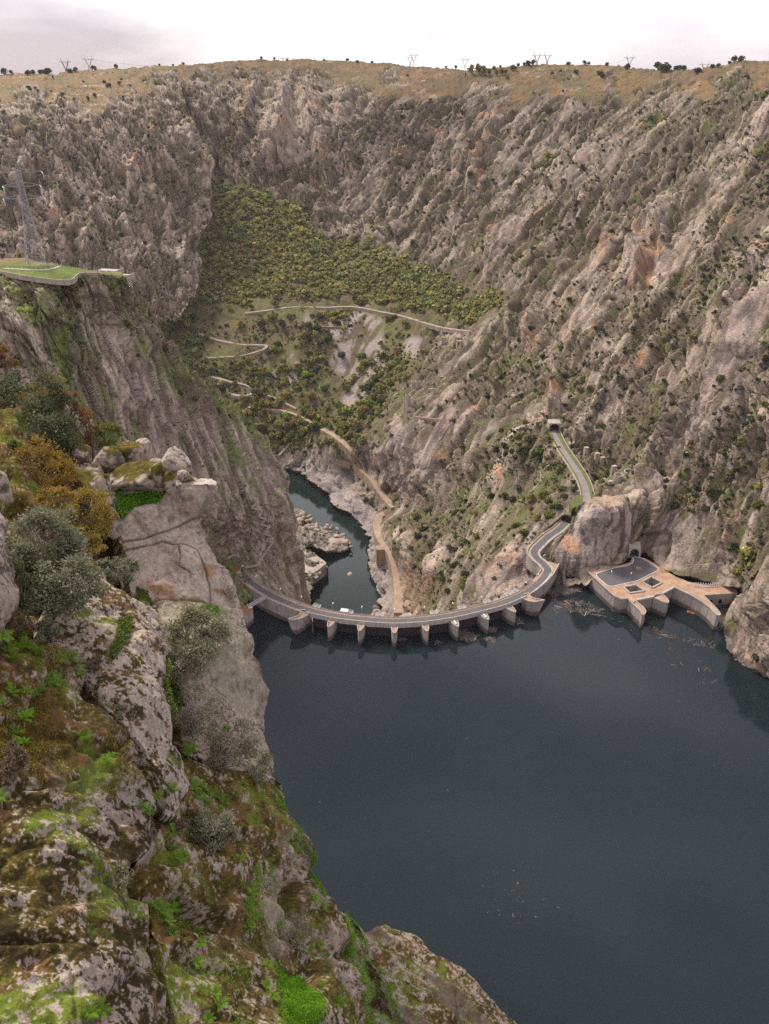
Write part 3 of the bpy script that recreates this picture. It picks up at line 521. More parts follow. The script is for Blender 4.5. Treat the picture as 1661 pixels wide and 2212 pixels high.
        veg = sstep(n[:, 2] * 1.0 + .6 * fbm(p, 22, 4, seed + 5) + .6 * (.45 - sl) + vg, .48, .82)
        c = mixc(c, mixc(C_HERB, C_SOIL, .4 + n2), .82 * veg); c = mixc(c, C_GRASS, greens * veg * sstep(fbm(p, 15, 3, seed + 6), .05, .5))
        return c, veg, n1, n2
    c, veg, n1, n2 = rock_cols(p, n, inf, h, S_L, 310, .42, -.08, .25)
    pm = plat[sub][m]; dry = pm * sstep(n2 * .8 + n1 * .4 + .45, .1, .5); c = mixc(c, mixc(C_DRY, (.22, .16, .08), .5 + n1 + .7 * n2), dry)
    c = np.clip(c * 1.15, 0, .62); put(2, sub, m, p, n, c, veg * (1 - dry))
    # ---------- left cliff of the dam, with the lawn on its top
    m2 = pip(A2P, Uw, Vw)
    amp2 = lambda q: np.interp(V[q], [590, 640, 760, 860, 1200, 1300], [.35, 1.0, .85, .5, .4, .3]) * np.clip(np.hypot(U[q] - 512, (V[q] - 1222)) / 60, .2, 1)
    sub, m, p, n, inf, h, a = place(3, m2, A2, RIBS_M, S_M, 6.0, [(20, 2.9), (7.5, 1.7), (3.0, .8)], 400, amp2, c=45)
    c, veg, n1, n2 = rock_cols(p, n, inf, h, S_M, 410, .45, .34, .25, 1.15)
    slab = np.maximum.reduce([soft(q, Uw, Vw, 6) for q in ([(260, 800), (330, 780), (460, 900), (520, 1000), (600, 1080), (676, 1310), (560, 1290), (500, 1190), (440, 1080), (330, 960)], [(520, 930), (600, 1000), (676, 1310), (600, 1290)])])[sub][m]
    st = fbm(aniso(p, S_M, 12), 2.4, 4, 420, .6); veg = veg * (1 - .65 * slab); c = mixc(c, mixc((.165, .118, .105), (.46, .36, .30), .32 + 1.5 * st), .88 * slab * (1 - .8 * veg) * (1 - .5 * inf['l'][0]))
    c = np.clip(mixc(c, (.17, .225, .045), .5 * veg * (1 - .8 * slab) * sstep(fbm(p, 12, 3, 432), -.15, .35)) * 1.38, 0, .62); put(3, sub, m, p, n, c, veg)
    ml = pip(LAWN, U, V); t = tz(190.0); pl = (CAMP + t[..., None] * D)[ml]; n1 = fbm(pl, 9, 3, 430); zone = sstep(V[ml] - np.interp(U[ml], [0, 80, 130, 200], [571, 573, 573, 590]), -3, 3)
    POS[ml] = pl; NRM[ml] = (0, 0, 1); region[ml] = 4; VEG[ml] = 0
    lc = CLR[ml] = mixc(mixc((.19, .165, .06), (.30, .22, .12), .3 + n1), mixc((.13, .20, .035), (.17, .20, .05), .4 + n1), zone)
    LAY.append((4, (slice(0, sh[0]), slice(0, sh[1])), ml.copy(), pl, lc))
    # ---------- smooth bluff between the dam and the intake
    m3 = pip(A3P, U + wa[0] * 2, V + wa[1] * 2)
    sub, m, p, n, inf, h, a = place(5, m3, A3, [([(1290, 1070), (1262, 1150), (1250, 1240)], 50, 4, 1), ([(1345, 1080), (1330, 1200)], 30, 3, -1)], (-.1, -.45, -.9), 5, [(14, .9), (6, .5)], 500, .5, c=40)
    st = fbm(aniso(p, (-.1, -.45, -.9), 12), 3.6, 3, 511); n1 = fbm(p, 16, 3, 512)
    c = mixc((.52, .435, .37), (.36, .29, .255), .5 + n1); c = mixc(c, (.12, .092, .085), .85 * sstep(st + .25 * n1 + .010 * (p[:, 0] - 125), .08, .42)); c = mixc(c, (.10, .08, .07), .6 * inf['l'][0]); c = mixc(c, (.52, .31, .19), sstep(.8 - np.hypot(p[:, 0] - 116, (p[:, 2] - 22) * 1.6) / 9, 0, .3) * .8)
    top = sstep(n[:, 2], .7, .88) * sstep(1100 - V[sub][m], 0, 10); c = mixc(c, mixc((.48, .33, .22), C_GRASS, fbm(p, 7, 3, 514) * 1.2), .7 * top); c = mixc(c, (.15, .125, .11), .8 * sstep(3.2 - p[:, 2] + .4 * n1, 0, .6))
    put(5, sub, m, p, n, c, np.zeros(len(p)))
    # ---------- near slabs at the right shore
    m5 = pip(A5P, U + wa[0] * 3, V + wa[1] * 3) & ~resv
    sub, m, p, n, inf, h, a = place(6, m5, A5, [([(1700, 1180), (1640, 1300), (1580, 1390)], 40, 5, 1), ([(1720, 1330), (1640, 1450)], 34, 4, 1)], S_R, 5, [(16, 2.0), (6, .8), (2.5, .3)], 600, .8, lambda t, q: np.minimum(t, tz(.6)[q]), c=40)
    c, veg, n1, n2 = rock_cols(p, n, inf, h, S_R, 610, .3, -.28, .4); c = mixc(c, (.15, .125, .11), .8 * sstep(3.2 - p[:, 2] + .5 * n2, 0, .8))
    put(6, sub, m, p, n, c, veg)
    return LAY, U, V, POS, NRM, CLR, VEG, region, dict(gully=gully, forest=forest, terr=terr, scree=scree, plat=plat, herb=herb_r, river=river, resv=resv, slab=smooth_slab, pale=boxblur(smooth_slab, 2), riverside=riverside, pit=pit)

def layer_objects(LAY, region, keep, names, material, push, skirt=None, margin=6):
    """every rock mass is a sheet of its own that runs on a little behind the masses in front of it"""
    out = []; info = {n[0]: n[1:] for n in names}
    for rid_, sub, m, p2, col in LAY:
        sh = m.shape; P = np.zeros(sh + (3,)); C = np.zeros(sh + (3,)); P[m] = p2; C[m] = col
        vis = (region[sub] == rid_) & keep[sub]; nr = boxblur(vis.astype(np.float32), margin); use = m & (nr > .004)
        d = P - CAMP; P = np.where((use & ~vis)[..., None], P + d * (push * np.clip(1 - nr * 2, 0, 1))[..., None], P)
        ids = np.arange(use.size).reshape(sh); q = np.stack([ids[:-1, :-1], ids[1:, :-1], ids[1:, 1:], ids[:-1, 1:]], -1).reshape(-1, 4); f = q[use.ravel()[q].all(1)]
        if len(f) == 0: continue
        un, inv = np.unique(f, return_inverse=True); f = inv.reshape(-1, 4); V, K = P.reshape(-1, 3)[un], C.reshape(-1, 3)[un]
        if skirt:                                                   # the body goes on behind its outline
            e = np.concatenate([f[:, [0, 1]], f[:, [1, 2]], f[:, [2, 3]], f[:, [3, 0]]]); key = np.sort(e, 1); _, i, cnt = np.unique(key, axis=0, return_index=True, return_counts=True)
            be = e[i[cnt == 1]]; bv, inv2 = np.unique(be, return_inverse=True); inv2 = inv2.reshape(-1, 2)
            d = V[bv] - CAMP; d /= np.linalg.norm(d, axis=1, keepdims=True); nb = V[bv] + d * skirt + np.array([-.25, 0, -.35]) * skirt
            f = np.concatenate([f, np.stack([be[:, 1], be[:, 0], len(V) + inv2[:, 0], len(V) + inv2[:, 1]], 1)]); V = np.concatenate([V, nb]); K = np.concatenate([K, K[bv]])
        nm, label, cat, kind = info[rid_]; o = mesh_np(nm, V, f, material, col=K); tag(o, label, cat, None, kind); out.append(o)
    return out
LAYA, UA, VA, PA, NA, CA, VEGA, RA, MA = sheet_A()
keepA = ~(MA['resv'] & (PA[..., 2] < -5) & (boxblur(MA['resv'].astype(np.float32), 3) > .999)) & ~((VA > 1330) & (UA < 520))
terrain = layer_objects(LAYA, RA, keepA, [(1, 'hillside', 'grey brown granite gorge side rising to the grassy plateau', None, 'structure'), (2, 'far_cliff', 'far left granite promontory above the wooded valley', None, 'structure'),
    (3, 'gorge_cliff', 'dark streaked granite cliff above the left end of the dam', None, 'structure'), (4, 'lawn', 'green lawn on the cliff top', None, 'structure'), (5, 'bluff', 'smooth pale granite bluff at the right end of the dam', None, 'structure'), (6, 'shore_rock', 'smooth granite slabs at the right shore', None, 'structure')], M['far_rock'], .006)
# the plateau goes on behind its crest
def plateau():
    r = PA[0]; n = len(r); rows = [r]
    for k, dz in ((1.04, -4), (1.25, -30), (2.2, -60)):
        q = CAMP + (r - CAMP) * k; q[:, 2] = r[:, 2] + dz; rows.append(q)
    V = np.concatenate(rows); i = np.arange(n - 1); F = np.concatenate([np.stack([i + a * n, i + 1 + a * n, i + 1 + (a + 1) * n, i + (a + 1) * n], 1) for a in range(3)])
    o = mesh_np('plateau', V, F, M['far_rock'], col=np.tile(np.array([C_DRY]), (len(V), 1))); tag(o, 'dry grass plateau behind the crest', None, None, 'structure')
plateau()
def look(u, v):
    """terrain point, normal seen at a survey position"""
    j = int(np.clip(round((u - UA[0, 0]) / 2.0), 0, UA.shape[1] - 1)); i = int(np.argmin(np.abs(VA[:, j] - v)))
    return Vector(PA[i, j]), Vector(NA[i, j])
def flat_sheet(name, pts, z, material, label):
    me = bpy.data.meshes.new(name); me.from_pydata([(x, y, z) for x, y in pts], [], [tuple(range(len(pts)))]); me.materials.append(material)
    o = bpy.data.objects.new(name, me); COL.objects.link(o); return tag(o, label, None, None, 'structure')
DECK_UV = [(505, 1217), (515.6, 1228), (538, 1254), (577, 1281), (622.5, 1302), (668, 1317.6), (725, 1330), (782, 1337), (850, 1341.6), (914, 1338), (976, 1329), (1034, 1316), (1085.6, 1302), (1135, 1280), (1169, 1253.6), (1182, 1235)]
deck_raw = [tuple(at(u, v, z=10.0))[:2] for u, v in DECK_UV]
DECK = smooth_line(deck_raw, 160)
# reservoir: its far edge runs under the deck
wl = [tuple(p) for p in DECK[4:150:6]]
flat_sheet('reservoir_water', [(-420, 300), (-420, 440), (-130, 440)] + wl + [(118, 436), (160, 470), (420, 470), (420, -260), (-420, -260)], 0.0, M['water'], 'dark still reservoir water behind the dam')
flat_sheet('river_water', [(-330, 470), (-330, 1010), (190, 1010), (190, 470)], -130.0, M['river_water'], 'dark river pool below the dam')

# ---------------------------------------------------------------- near cliffs under the viewpoint
B0P = [(-100, 800), (20, 815), (60, 850), (130, 930), (190, 975), (262, 985), (330, 1010), (350, 1060), (300, 1330), (200, 1480), (-100, 1480)]
B1P = [(120, 1015), (150, 1003), (200, 1002), (250, 1010), (330, 1035), (378, 1040), (400, 1033), (430, 1031), (462, 1033), (469, 1040), (470, 1052), (466, 1066), (448, 1078), (436, 1092), (428, 1110), (420, 1122), (432, 1128), (442, 1150), (458, 1182), (470, 1212),
       (490, 1236), (508, 1268), (524, 1300), (545, 1345), (560, 1380), (572, 1430), (583, 1492), (578, 1540), (574, 1570), (577, 1612), (590, 1660), (606, 1700), (618, 1735), (640, 1772), (668, 1826), (690, 1862), (702, 1895), (712, 1935), (700, 1990), (330, 1990), (330, 1700), (300, 1400), (290, 1290), (255, 1180), (250, 1120), (120, 1080)]
B2P = [(150, 1180), (196, 1205), (230, 1228), (262, 1262), (300, 1290), (330, 1303), (346, 1312), (352, 1350), (360, 1400), (356, 1440), (366, 1490), (374, 1550), (386, 1600), (398, 1650), (408, 1690), (398, 1712), (384, 1745), (366, 1772), (348, 1760), (330, 1730), (120, 1560), (80, 1380)]
B4P = [(300, 1640), (420, 1640), (520, 1590), (580, 1640), (600, 1690), (640, 1772), (668, 1826), (690, 1862), (702, 1895), (712, 1937), (730, 1966), (752, 1985), (772, 2010), (788, 2050), (810, 2110), (840, 2180), (852, 2240), (860, 2300), (250, 2300)]
B5P = [(690, 1930), (735, 1972), (770, 1998), (800, 2005), (830, 2000), (868, 2008), (900, 2022), (938, 2058), (968, 2080), (1000, 2102), (1030, 2124), (1062, 2146), (1095, 2176), (1118, 2198), (1150, 2225), (1200, 2300), (700, 2300)]
B6P = [(-100, 1300), (-20, 1330), (30, 1372), (70, 1395), (130, 1418), (170, 1450), (186, 1490), (225, 1530), (262, 1562), (290, 1600), (312, 1640), (335, 1690), (348, 1740), (340, 1790), (318, 1838), (290, 1865), (278, 1895), (292, 1925), (318, 1955), (330, 1990), (330, 2020), (345, 2060), (350, 2100), (362, 2150), (372, 2200), (390, 2300), (-100, 2300)]
B7P = [(-100, 1060), (-20, 1095), (2, 1105), (18, 1140), (30, 1200), (34, 1240), (42, 1270), (46, 1300), (36, 1330), (20, 1350), (30, 1380), (10, 1400), (-100, 1400)]
B0 = [(-60, 830, 't', 78), (60, 860, 't', 76), (200, 985, 't', 76), (330, 1020, 't', 72), (0, 1000, 't', 62), (120, 1080, 't', 64), (240, 1150, 't', 69.8), (0, 1200, 't', 54), (150, 1300, 't', 59), (260, 1280, 't', 68.5), (0, 1400, 't', 48), (200, 1450, 't', 52)]
B1 = [(130, 1040, 't', 70), (250, 1030, 't', 71), (380, 1045, 't', 71), (455, 1038, 't', 71.5), (455, 1060, 't', 71.3), (400, 1070, 't', 70.6), (300, 1085, 't', 68.6), (270, 1130, 't', 67.8), (410, 1120, 't', 72.3), (300, 1200, 't', 68), (400, 1180, 't', 69.8), (455, 1215, 't', 71.5), (350, 1280, 't', 66.8), (470, 1300, 't', 68.5), (545, 1380, 't', 68), (350, 1400, 't', 61),
      (450, 1400, 't', 62), (578, 1500, 't', 69), (500, 1500, 't', 63), (400, 1540, 't', 58), (560, 1600, 't', 65), (430, 1680, 't', 55), (600, 1720, 't', 63), (520, 1760, 't', 56), (690, 1890, 't', 63), (450, 1850, 't', 51), (600, 1880, 't', 56), (350, 1900, 't', 47)]
B2 = [(190, 1210, 't', 57), (340, 1315, 't', 57.5), (262, 1270, 't', 56), (356, 1420, 't', 55), (250, 1380, 't', 51.5), (160, 1350, 't', 50), (370, 1540, 't', 52), (280, 1520, 't', 46.9), (180, 1500, 't', 47.4), (395, 1660, 't', 50), (330, 1680, 't', 45), (375, 1750, 't', 46.5), (120, 1480, 't', 47.5)]
B4 = [(350, 1680, 't', 49), (330, 1750, 't', 47), (300, 1900, 't', 41.5), (340, 2000, 't', 40), (360, 2100, 't', 38), (450, 1650, 't', 56), (570, 1640, 't', 64), (640, 1780, 't', 62), (700, 1900, 't', 62), (740, 1985, 't', 63), (420, 1780, 't', 50), (540, 1800, 't', 55), (600, 1900, 't', 55), (400, 1900, 't', 44), (500, 1950, 't', 47.5), (640, 2000, 't', 55), (780, 2060, 't', 62), (400, 2060, 't', 41), (520, 2100, 't', 43), (640, 2130, 't', 48),
      (720, 2120, 't', 52), (830, 2180, 't', 60), (400, 2212, 't', 37), (550, 2212, 't', 40.5), (700, 2212, 't', 47), (850, 2260, 't', 58), (300, 2260, 't', 35)]
B5 = [(735, 1980, 't', 74), (830, 2003, 't', 79), (930, 2055, 't', 79), (1060, 2148, 't', 78), (1150, 2228, 't', 77), (780, 2080, 't', 70), (880, 2080, 't', 73), (1000, 2150, 't', 73), (850, 2180, 't', 66), (950, 2212, 't', 67), (1080, 2212, 't', 74), (850, 2280, 't', 62), (1180, 2290, 't', 75)]
B6 = [(0, 1350, 't', 46), (100, 1412, 't', 47), (180, 1470, 't', 47), (0, 1480, 't', 41), (110, 1520, 't', 42.5), (250, 1560, 't', 45.5), (0, 1650, 't', 36.5), (150, 1650, 't', 39), (290, 1640, 't', 43.5), (340, 1730, 't', 44.5), (0, 1800, 't', 33), (150, 1800, 't', 35.5), (290, 1820, 't', 40.5), (0, 1950, 't', 31), (150, 1960, 't', 33), (270, 1930, 't', 37), (325, 1990, 't', 38.5),
      (0, 2100, 't', 29.5), (180, 2100, 't', 31.5), (340, 2100, 't', 36.5), (0, 2212, 't', 28), (180, 2212, 't', 29.5), (360, 2200, 't', 35), (380, 2290, 't', 34)]
B7 = [(0, 1120, 't', 44), (25, 1210, 't', 44), (40, 1290, 't', 43), (-60, 1200, 't', 41), (0, 1200, 't', 42), (0, 1300, 't', 41), (-60, 1100, 't', 43), (10, 1390, 't', 42)]
K_ROCK, K_PALE, K_LICH, K_MOSS, K_RUST, K_GREEN = (.37, .30, .24), (.50, .415, .335), (.085, .070, .055), (.165, .118, .020), (.21, .11, .05), (.165, .225, .030)
S_F = (.25, .3, -.9)
def sheet_B():
    us = np.arange(-84, 1190, 2.0); vs = np.arange(815, 2290, 2.0)
    U, V = np.meshgrid(us, vs); D = rays(U, V); sh = U.shape
    Pn = np.c_[U.ravel() / 30, V.ravel() / 30, np.zeros(U.size)]
    wa = [fbm(Pn, 1, 4, 711 + q, .6).reshape(sh) for q in (0, 5)]
    Uw, Vw = U + wa[0] * 5, V + wa[1] * 5
    region = np.zeros(sh, np.int8); POS = np.zeros(sh + (3,)); CLR = np.zeros(sh + (3,)); NRM = np.zeros(sh + (3,))
    def region_pts(mask, ctrl, s, k, sizes, seed, cracks=(), c=40, amp=1.0, rnd=.5, big=.38):
        rows = np.where(mask.any(1))[0]; cols = np.where(mask.any(0))[0]
        sub = (slice(max(rows[0] - 2, 0), rows[-1] + 3), slice(max(cols[0] - 2, 0), cols[-1] + 3)); m = mask[sub]
        t = 1 / np.maximum(surf(ctrl, U[sub], V[sub], c), 1 / 120.0); P0 = CAMP + t[..., None] * D[sub]
        Nn = normals(np.stack([boxblur(P0[..., q], 6) for q in range(3)], -1)).reshape(-1, 3)[m.ravel()]; p = P0.reshape(-1, 3)[m.ravel()]
        d, info = rock_disp(p, s, k, sizes, seed); g_ = np.zeros(m.shape, np.float32); g_[m] = d; d = (boxblur(g_, 2) / np.maximum(boxblur(m.astype(np.float32), 2), .05))[m]; d = d * amp * .95 + fbm(p, 7, 5, seed + 8) * big * amp + fbm(p, .9, 3, seed + 9) * .09
        edge = boxblur(m.astype(np.float32), 7)[m]; d = d - 1.2 * rnd * np.clip(.92 - edge, 0, 1) ** 1.3          # rounded rims
        ck = np.zeros(len(p))
        for pts, w in cracks:
            dd, _, _ = polydist(pts, U[sub] + wa[0][sub] * 3, V[sub] + wa[1][sub] * 3); e = np.exp(-(dd[m] / w) ** 2); d = d - .12 * e; ck = np.maximum(ck, e)
        p2 = p + Nn * d[:, None]; full = np.array(P0).reshape(-1, 3); full[m.ravel()] = p2; nn = normals(full.reshape(P0.shape)).reshape(-1, 3)[m.ravel()]
        return sub, m, p2, nn, info, ck
    def lichen(p, n, seed, moss, dark, pale=.0, rust=.2, mdark=.0):
        """speckled granite: clean pale stone, dark lichen crust, olive and rust moss where it can hold"""
        p = aniso(p, (0, .35, -1), 1.7); a, b, cc, big = fbm(p, .75, 5, seed, .72) * 1.15, fbm(p, 1.9, 5, seed + 1, .6), fbm(p, .2, 3, seed + 2, .8) * 1.2, fbm(p, 6, 3, seed + 3)
        c = mixc(K_ROCK, K_PALE, .45 + .5 * b + .5 * cc + pale); c = mixc(c, K_LICH, .85 * sstep(a + .45 * b + .7 * cc + dark, .22, .42)); c = mixc(c, (.46, .43, .34), .35 * sstep(fbm(p, .35, 2, seed + 5) - .1, .45, .62))
        mm = sstep(.4 * b + 1.0 * a + .28 * big + .8 * cc + .9 * (n[:, 2] - .45) + moss, .16, .36); mc = mixc(K_MOSS, (.05, .038, .014), .45 + .9 * cc + .7 * a + mdark); mc = mixc(mc, K_RUST, sstep(fbm(p, 1.1, 3, seed + 6) + .4 * cc + rust, .35, .6) * .7)
        mc = mixc(mc, K_GREEN, sstep(fbm(p, 2.4, 4, seed + 7) + .25 * cc + .1 * moss, .42, .68) * .7); return mixc(c, mc, mm), mm
    LAY = []
    def put(rid_, sub, m, p2, nn, col):
        LAY.append((rid_, sub, m.copy(), p2, col))
        for A, x in ((POS, p2), (NRM, nn), (CLR, col)):
            v = A[sub]; v[m] = x
        v = region[sub]; v[m] = rid_
    def sm(poly, k, sub, m): return soft(poly, Uw, Vw, k)[sub][m]
    sub, m, p, n, inf, ck = region_pts(pip(B0P, Uw, Vw), B0, S_F, 2, [(5, .7), (2, .3)], 800); c, _ = lichen(p, n, 801, .75, .0, 0, .1); put(1, sub, m, p, n, c)
    sub, m, p, n, inf, ck = region_pts(pip(B5P, Uw, Vw), B5, (.8, -.5, -.4), 4, [(5, .5), (2, .22)], 810, [([(800, 2010), (900, 2060), (980, 2130), (1000, 2212)], 3)])
    c, _ = lichen(p, n, 811, .25, .25, -.5, .05); c = mixc(c, (.13, .095, .072), .85 * sstep(fbm(aniso(p, (.8, -.5, -.4), 5), 2.2, 3, 815), -.05, .5)); c = c * .8; put(2, sub, m, p, n, c)
    sub, m, p, n, inf, ck = region_pts(pip(B1P, Uw, Vw), B1, S_F, 2.5, [(7, .55), (2.6, .18), (1.0, .06)], 820,
        [([(262, 1172), (310, 1165), (345, 1150), (400, 1130), (420, 1122)], 2.2), ([(268, 1190), (320, 1180), (352, 1165)], 1.8), ([(352, 1166), (400, 1175), (425, 1190), (440, 1225), (455, 1260), (458, 1290)], 1.8), ([(385, 1175), (388, 1220), (420, 1240)], 1.3), ([(290, 1300), (345, 1290), (400, 1296), (450, 1305)], 4)], amp=.6, rnd=.25, big=.35)
    c, _ = lichen(p, n, 821, -.22, -.2, .1, .1); face = sm([(255, 1120), (300, 1080), (400, 1050), (470, 1040), (425, 1110), (440, 1150), (480, 1240), (520, 1310), (470, 1300), (340, 1290), (290, 1260)], 5, sub, m)
    st = fbm(aniso(p, (0, .2, -1), 6), 1.3, 3, 825); c2 = mixc((.58, .475, .375), (.42, .34, .27), .4 + .6 * st + .5 * fbm(p, .3, 3, 826)); c2 = mixc(c2, (.42, .22, .09), .7 * sstep(st + .15, .35, .7) * sstep(V[sub][m], 1195, 1215)); c2 = mixc(c2, (.15, .12, .10), .55 * sstep(fbm(p, .9, 5, 827, .7), .15, .45) * sstep(1175 - V[sub][m], 0, 40)); c2 = mixc(c2, K_LICH, .5 * sstep(fbm(p, .3, 4, 822, .75), .4, .6))
    c = mixc(c, c2, .92 * face); c = mixc(c, (.56, .47, .39), .8 * sm([(395, 1030), (468, 1030), (472, 1048), (400, 1046)], 1, sub, m)); low = sm([(345, 1300), (520, 1310), (585, 1500), (575, 1560), (420, 1500), (360, 1400)], 6, sub, m)
    c3 = mixc((.42, .375, .265), (.27, .245, .165), .45 + .7 * fbm(p, 1.5, 4, 828)); c3 = mixc(c3, K_LICH, .7 * sstep(fbm(p, .8, 4, 829), .35, .6)); c = mixc(c, c3, .75 * low); rim = sm([(545, 1330), (590, 1330), (595, 1700), (560, 1600), (566, 1500)], 4, sub, m); c = mixc(c, mixc((.36, .28, .23), K_LICH, .4 + fbm(p, .5, 3, 830)), .8 * rim)
    slope = sm([(330, 1560), (575, 1600), (720, 1940), (330, 1990)], 8, sub, m); cs, _ = lichen(p, n, 835, .15, -.05, .1, .15); c = mixc(c, cs, slope); c = mixc(c, (.05, .035, .02), .85 * ck); put(3, sub, m, p, n, c)
    B1T = [(352, 1048), (378, 1038), (400, 1032.5), (430, 1031), (462, 1033), (469, 1041), (468, 1049), (440, 1047.5), (400, 1047), (372, 1053)]
    sub, m, p, n, inf, ck = region_pts(pip(B1T, U + wa[0] * 2, V + wa[1] * 1.5), [(a, b, 'z', 244.9) for a, b in B1T], S_F, 2, [(4, .1), (1.5, .05)], 838, rnd=.15, big=.1); put(8, sub, m, p, n, mixc((.56, .475, .395), (.36, .30, .24), .3 + fbm(p, .7, 4, 839)))
    sub, m, p, n, inf, ck = region_pts(pip(B4P, Uw, Vw) & ~((Vw < 1800) & (Uw > 420) & (Vw < 1640 + (Uw - 420) * .3)), B4, (.55, .3, -.75), 3.5, [(5, .75), (2, .3), (.8, .1)], 840, [([(385, 1880), (400, 1920), (420, 1950)], 5), ([(700, 2060), (745, 2150), (770, 2212)], 3)])
    c, mm = lichen(p, n, 841, .70, .05, .0, .05); rk = sm([(640, 1800), (712, 1940), (690, 1960), (640, 1880), (600, 1810)], 4, sub, m) + sm([(560, 1900), (600, 1880), (660, 1960), (640, 2040), (600, 2040)], 5, sub, m) + sm([(690, 2000), (780, 2050), (850, 2240), (740, 2120)], 5, sub, m)
    cr, _ = lichen(p, n, 846, -.1, -.15, .12, .3); c = mixc(c, cr, np.clip(rk, 0, 1) * .8); c = mixc(c, (.115, .26, .018), sm([(585, 2062), (628, 2070), (662, 2105), (680, 2160), (672, 2215), (660, 2300), (600, 2300), (612, 2200), (600, 2120)], 3, sub, m)); put(4, sub, m, p, n, c)
    sub, m, p, n, inf, ck = region_pts(pip(B2P, Uw, Vw), B2, S_F, 2.5, [(5, .45), (1.8, .16), (.7, .06)], 850, amp=.8, rnd=.5); c, _ = lichen(p, n, 851, -.12, .02, .02, .1); put(5, sub, m, p, n, c)
    sub, m, p, n, inf, ck = region_pts(pip(B6P, Uw, Vw), B6, S_F, 2.5, [(4.5, .6), (1.6, .22), (.6, .07)], 860, [([(200, 1850), (260, 1880), (300, 1930)], 3), ([(60, 1960), (110, 2030), (140, 2120), (150, 2212)], 5)], rnd=.5)
    c, mm = lichen(p, n, 861, .34, .42, -.25, -.1, .3); mo = sm([(-90, 1340), (60, 1390), (180, 1470), (260, 1560), (320, 1660), (200, 1720), (60, 1640), (-90, 1700)], 12, sub, m); cm, _ = lichen(p, n, 866, .85, 0, 0, .0, .1); c = mixc(c, cm, mo); put(6, sub, m, p, n, c)
    sub, m, p, n, inf, ck = region_pts(pip(B7P, Uw, Vw), B7, S_F, 2, [(3, .35), (1.2, .12)], 870, rnd=.4); c, _ = lichen(p, n, 871, -.15, .42, .0, .0, .4); put(7, sub, m, p, n, c)
    return LAY, U, V, POS, NRM, CLR, region
LAYB, UB, VB, PB, NB, CB, RB = sheet_B()
layer_objects(LAYB, RB, RB > 0, [(1, 'mossy_slope', 'mossy rock slope under the oaks', None, 'structure'), (2, 'shore_knob', 'brown rock knob above the water', None, 'structure'), (3, 'pinnacle', 'pale granite pinnacle with an overhanging beak', None, 'structure'),
    (4, 'moss_bank', 'moss covered bank with grass and ferns', None, 'structure'), (5, 'lichen_face', 'grey lichen spotted rock face', None, 'structure'), (6, 'near_cliff', 'dark lichen covered near cliff', None, 'structure'), (8, 'beak_top', 'flat pale top of the overhanging beak', None, 'structure'), (7, 'edge_rock', 'dark rock at the edge of the cliff', None, 'structure')], M['near_rock'], .03, skirt=9.0, margin=10)
def near(u, v):
    j = int(round((u - UB[0, 0]) / 2)); i = int(round((v - VB[0, 0]) / 2))
    for r in range(0, 60):
        for di, dj in ((0, 0), (r, 0), (-r, 0), (0, r), (0, -r)):
            a, b = np.clip(i + di, 0, RB.shape[0] - 1), np.clip(j + dj, 0, RB.shape[1] - 1)
            if RB[a, b] > 0: return Vector(PB[a, b]), Vector(NB[a, b])
    return at(u, v, t=60), Vector((0, 0, 1))

# ---------------------------------------------------------------- boulders
def boulder_mesh(name, sx, sy, sz, seed, cuts=9, moss=.0, pale=.0, flat=None, res=4):
    r = np.random.default_rng(seed); import bmesh
    bm = bmesh.new(); bmesh.ops.create_icosphere(bm, subdivisions=res, radius=1.0); V = np.array([v.co[:] for v in bm.verts]); F = np.array([[v.index for v in f.verts] for f in bm.faces]); bm.free()
    n = V / np.linalg.norm(V, axis=1, keepdims=True); rad_ = np.full(len(n), 1.15)
    for _ in range(cuts):
        a = r.normal(size=3); a /= np.linalg.norm(a); h = r.uniform(.68, .98); dt = n @ a
        rad_ = np.minimum(rad_, np.where(dt > .05, h / np.maximum(dt, .05), 9))
    for a, h in (flat or []):
        a = np.array(a, float); a /= np.linalg.norm(a); dt = n @ a; rad_ = np.minimum(rad_, np.where(dt > .05, h / np.maximum(dt, .05), 9))
    V = n * rad_[:, None] * np.array([sx, sy, sz]); q = V + seed * 3.1
    V = V + n * (fbm(q, .9 * max(sx, sy), 4, seed) * .045 * min(sx, sy, sz) + fbm(q, .25, 2, seed + 1) * .02)[:, None]
    a, b, cc = fbm(q, .55, 4, seed + 2, .6), fbm(q, 1.5, 3, seed + 3), fbm(q, .2, 2, seed + 4)
    c = mixc(K_ROCK, K_PALE, .4 + .4 * b + .5 * cc + pale); c = mixc(c, K_LICH, .85 * sstep(a + .4 * b + .7 * cc - 1.2 * pale + .2, .2, .45) * (1 - .6 * (n[:, 2] < -.3)))
    c = mixc(c, mixc((.15, .115, .02), (.06, .045, .014), .4 + cc), sstep(.9 * n[:, 2] + .6 * b + .4 * a + moss - .52, .0, .22)); return mesh_np(name, V, F, M['near_rock'], col=c, smooth=False, link=False)
def put_boulder(u, v, w, h, t, seed, label, moss=0., pale=0., cuts=9, flat=None, rz=0, name='boulder', group='boulders heaped on the pinnacle'):
    k = t / FOC; me = boulder_mesh(name, w * k / 2 * 1.06, (w + h) * k / 4, h * k / 2 * 1.12, seed, cuts, moss, pale, flat)
    o = bpy.data.objects.new(name, me); COL.objects.link(o); o.location = at(u, v, t=t); o.rotation_euler = (0, 0, rz); tag(o, label, 'boulder', group); return o
put_boulder(310, 984, 34, 72, 74, 3, 'tall square granite block with a flat pale top behind the heap', -.5, .15, 4, [((0, 0, 1), .8), ((1, 0, 0), .8), ((-1, 0, .1), .8)])
put_boulder(283, 988, 58, 64, 73, 5, 'mossy upright boulder in front of the tall square block', .1, 0, 8, [((0, 0, 1), .85)])
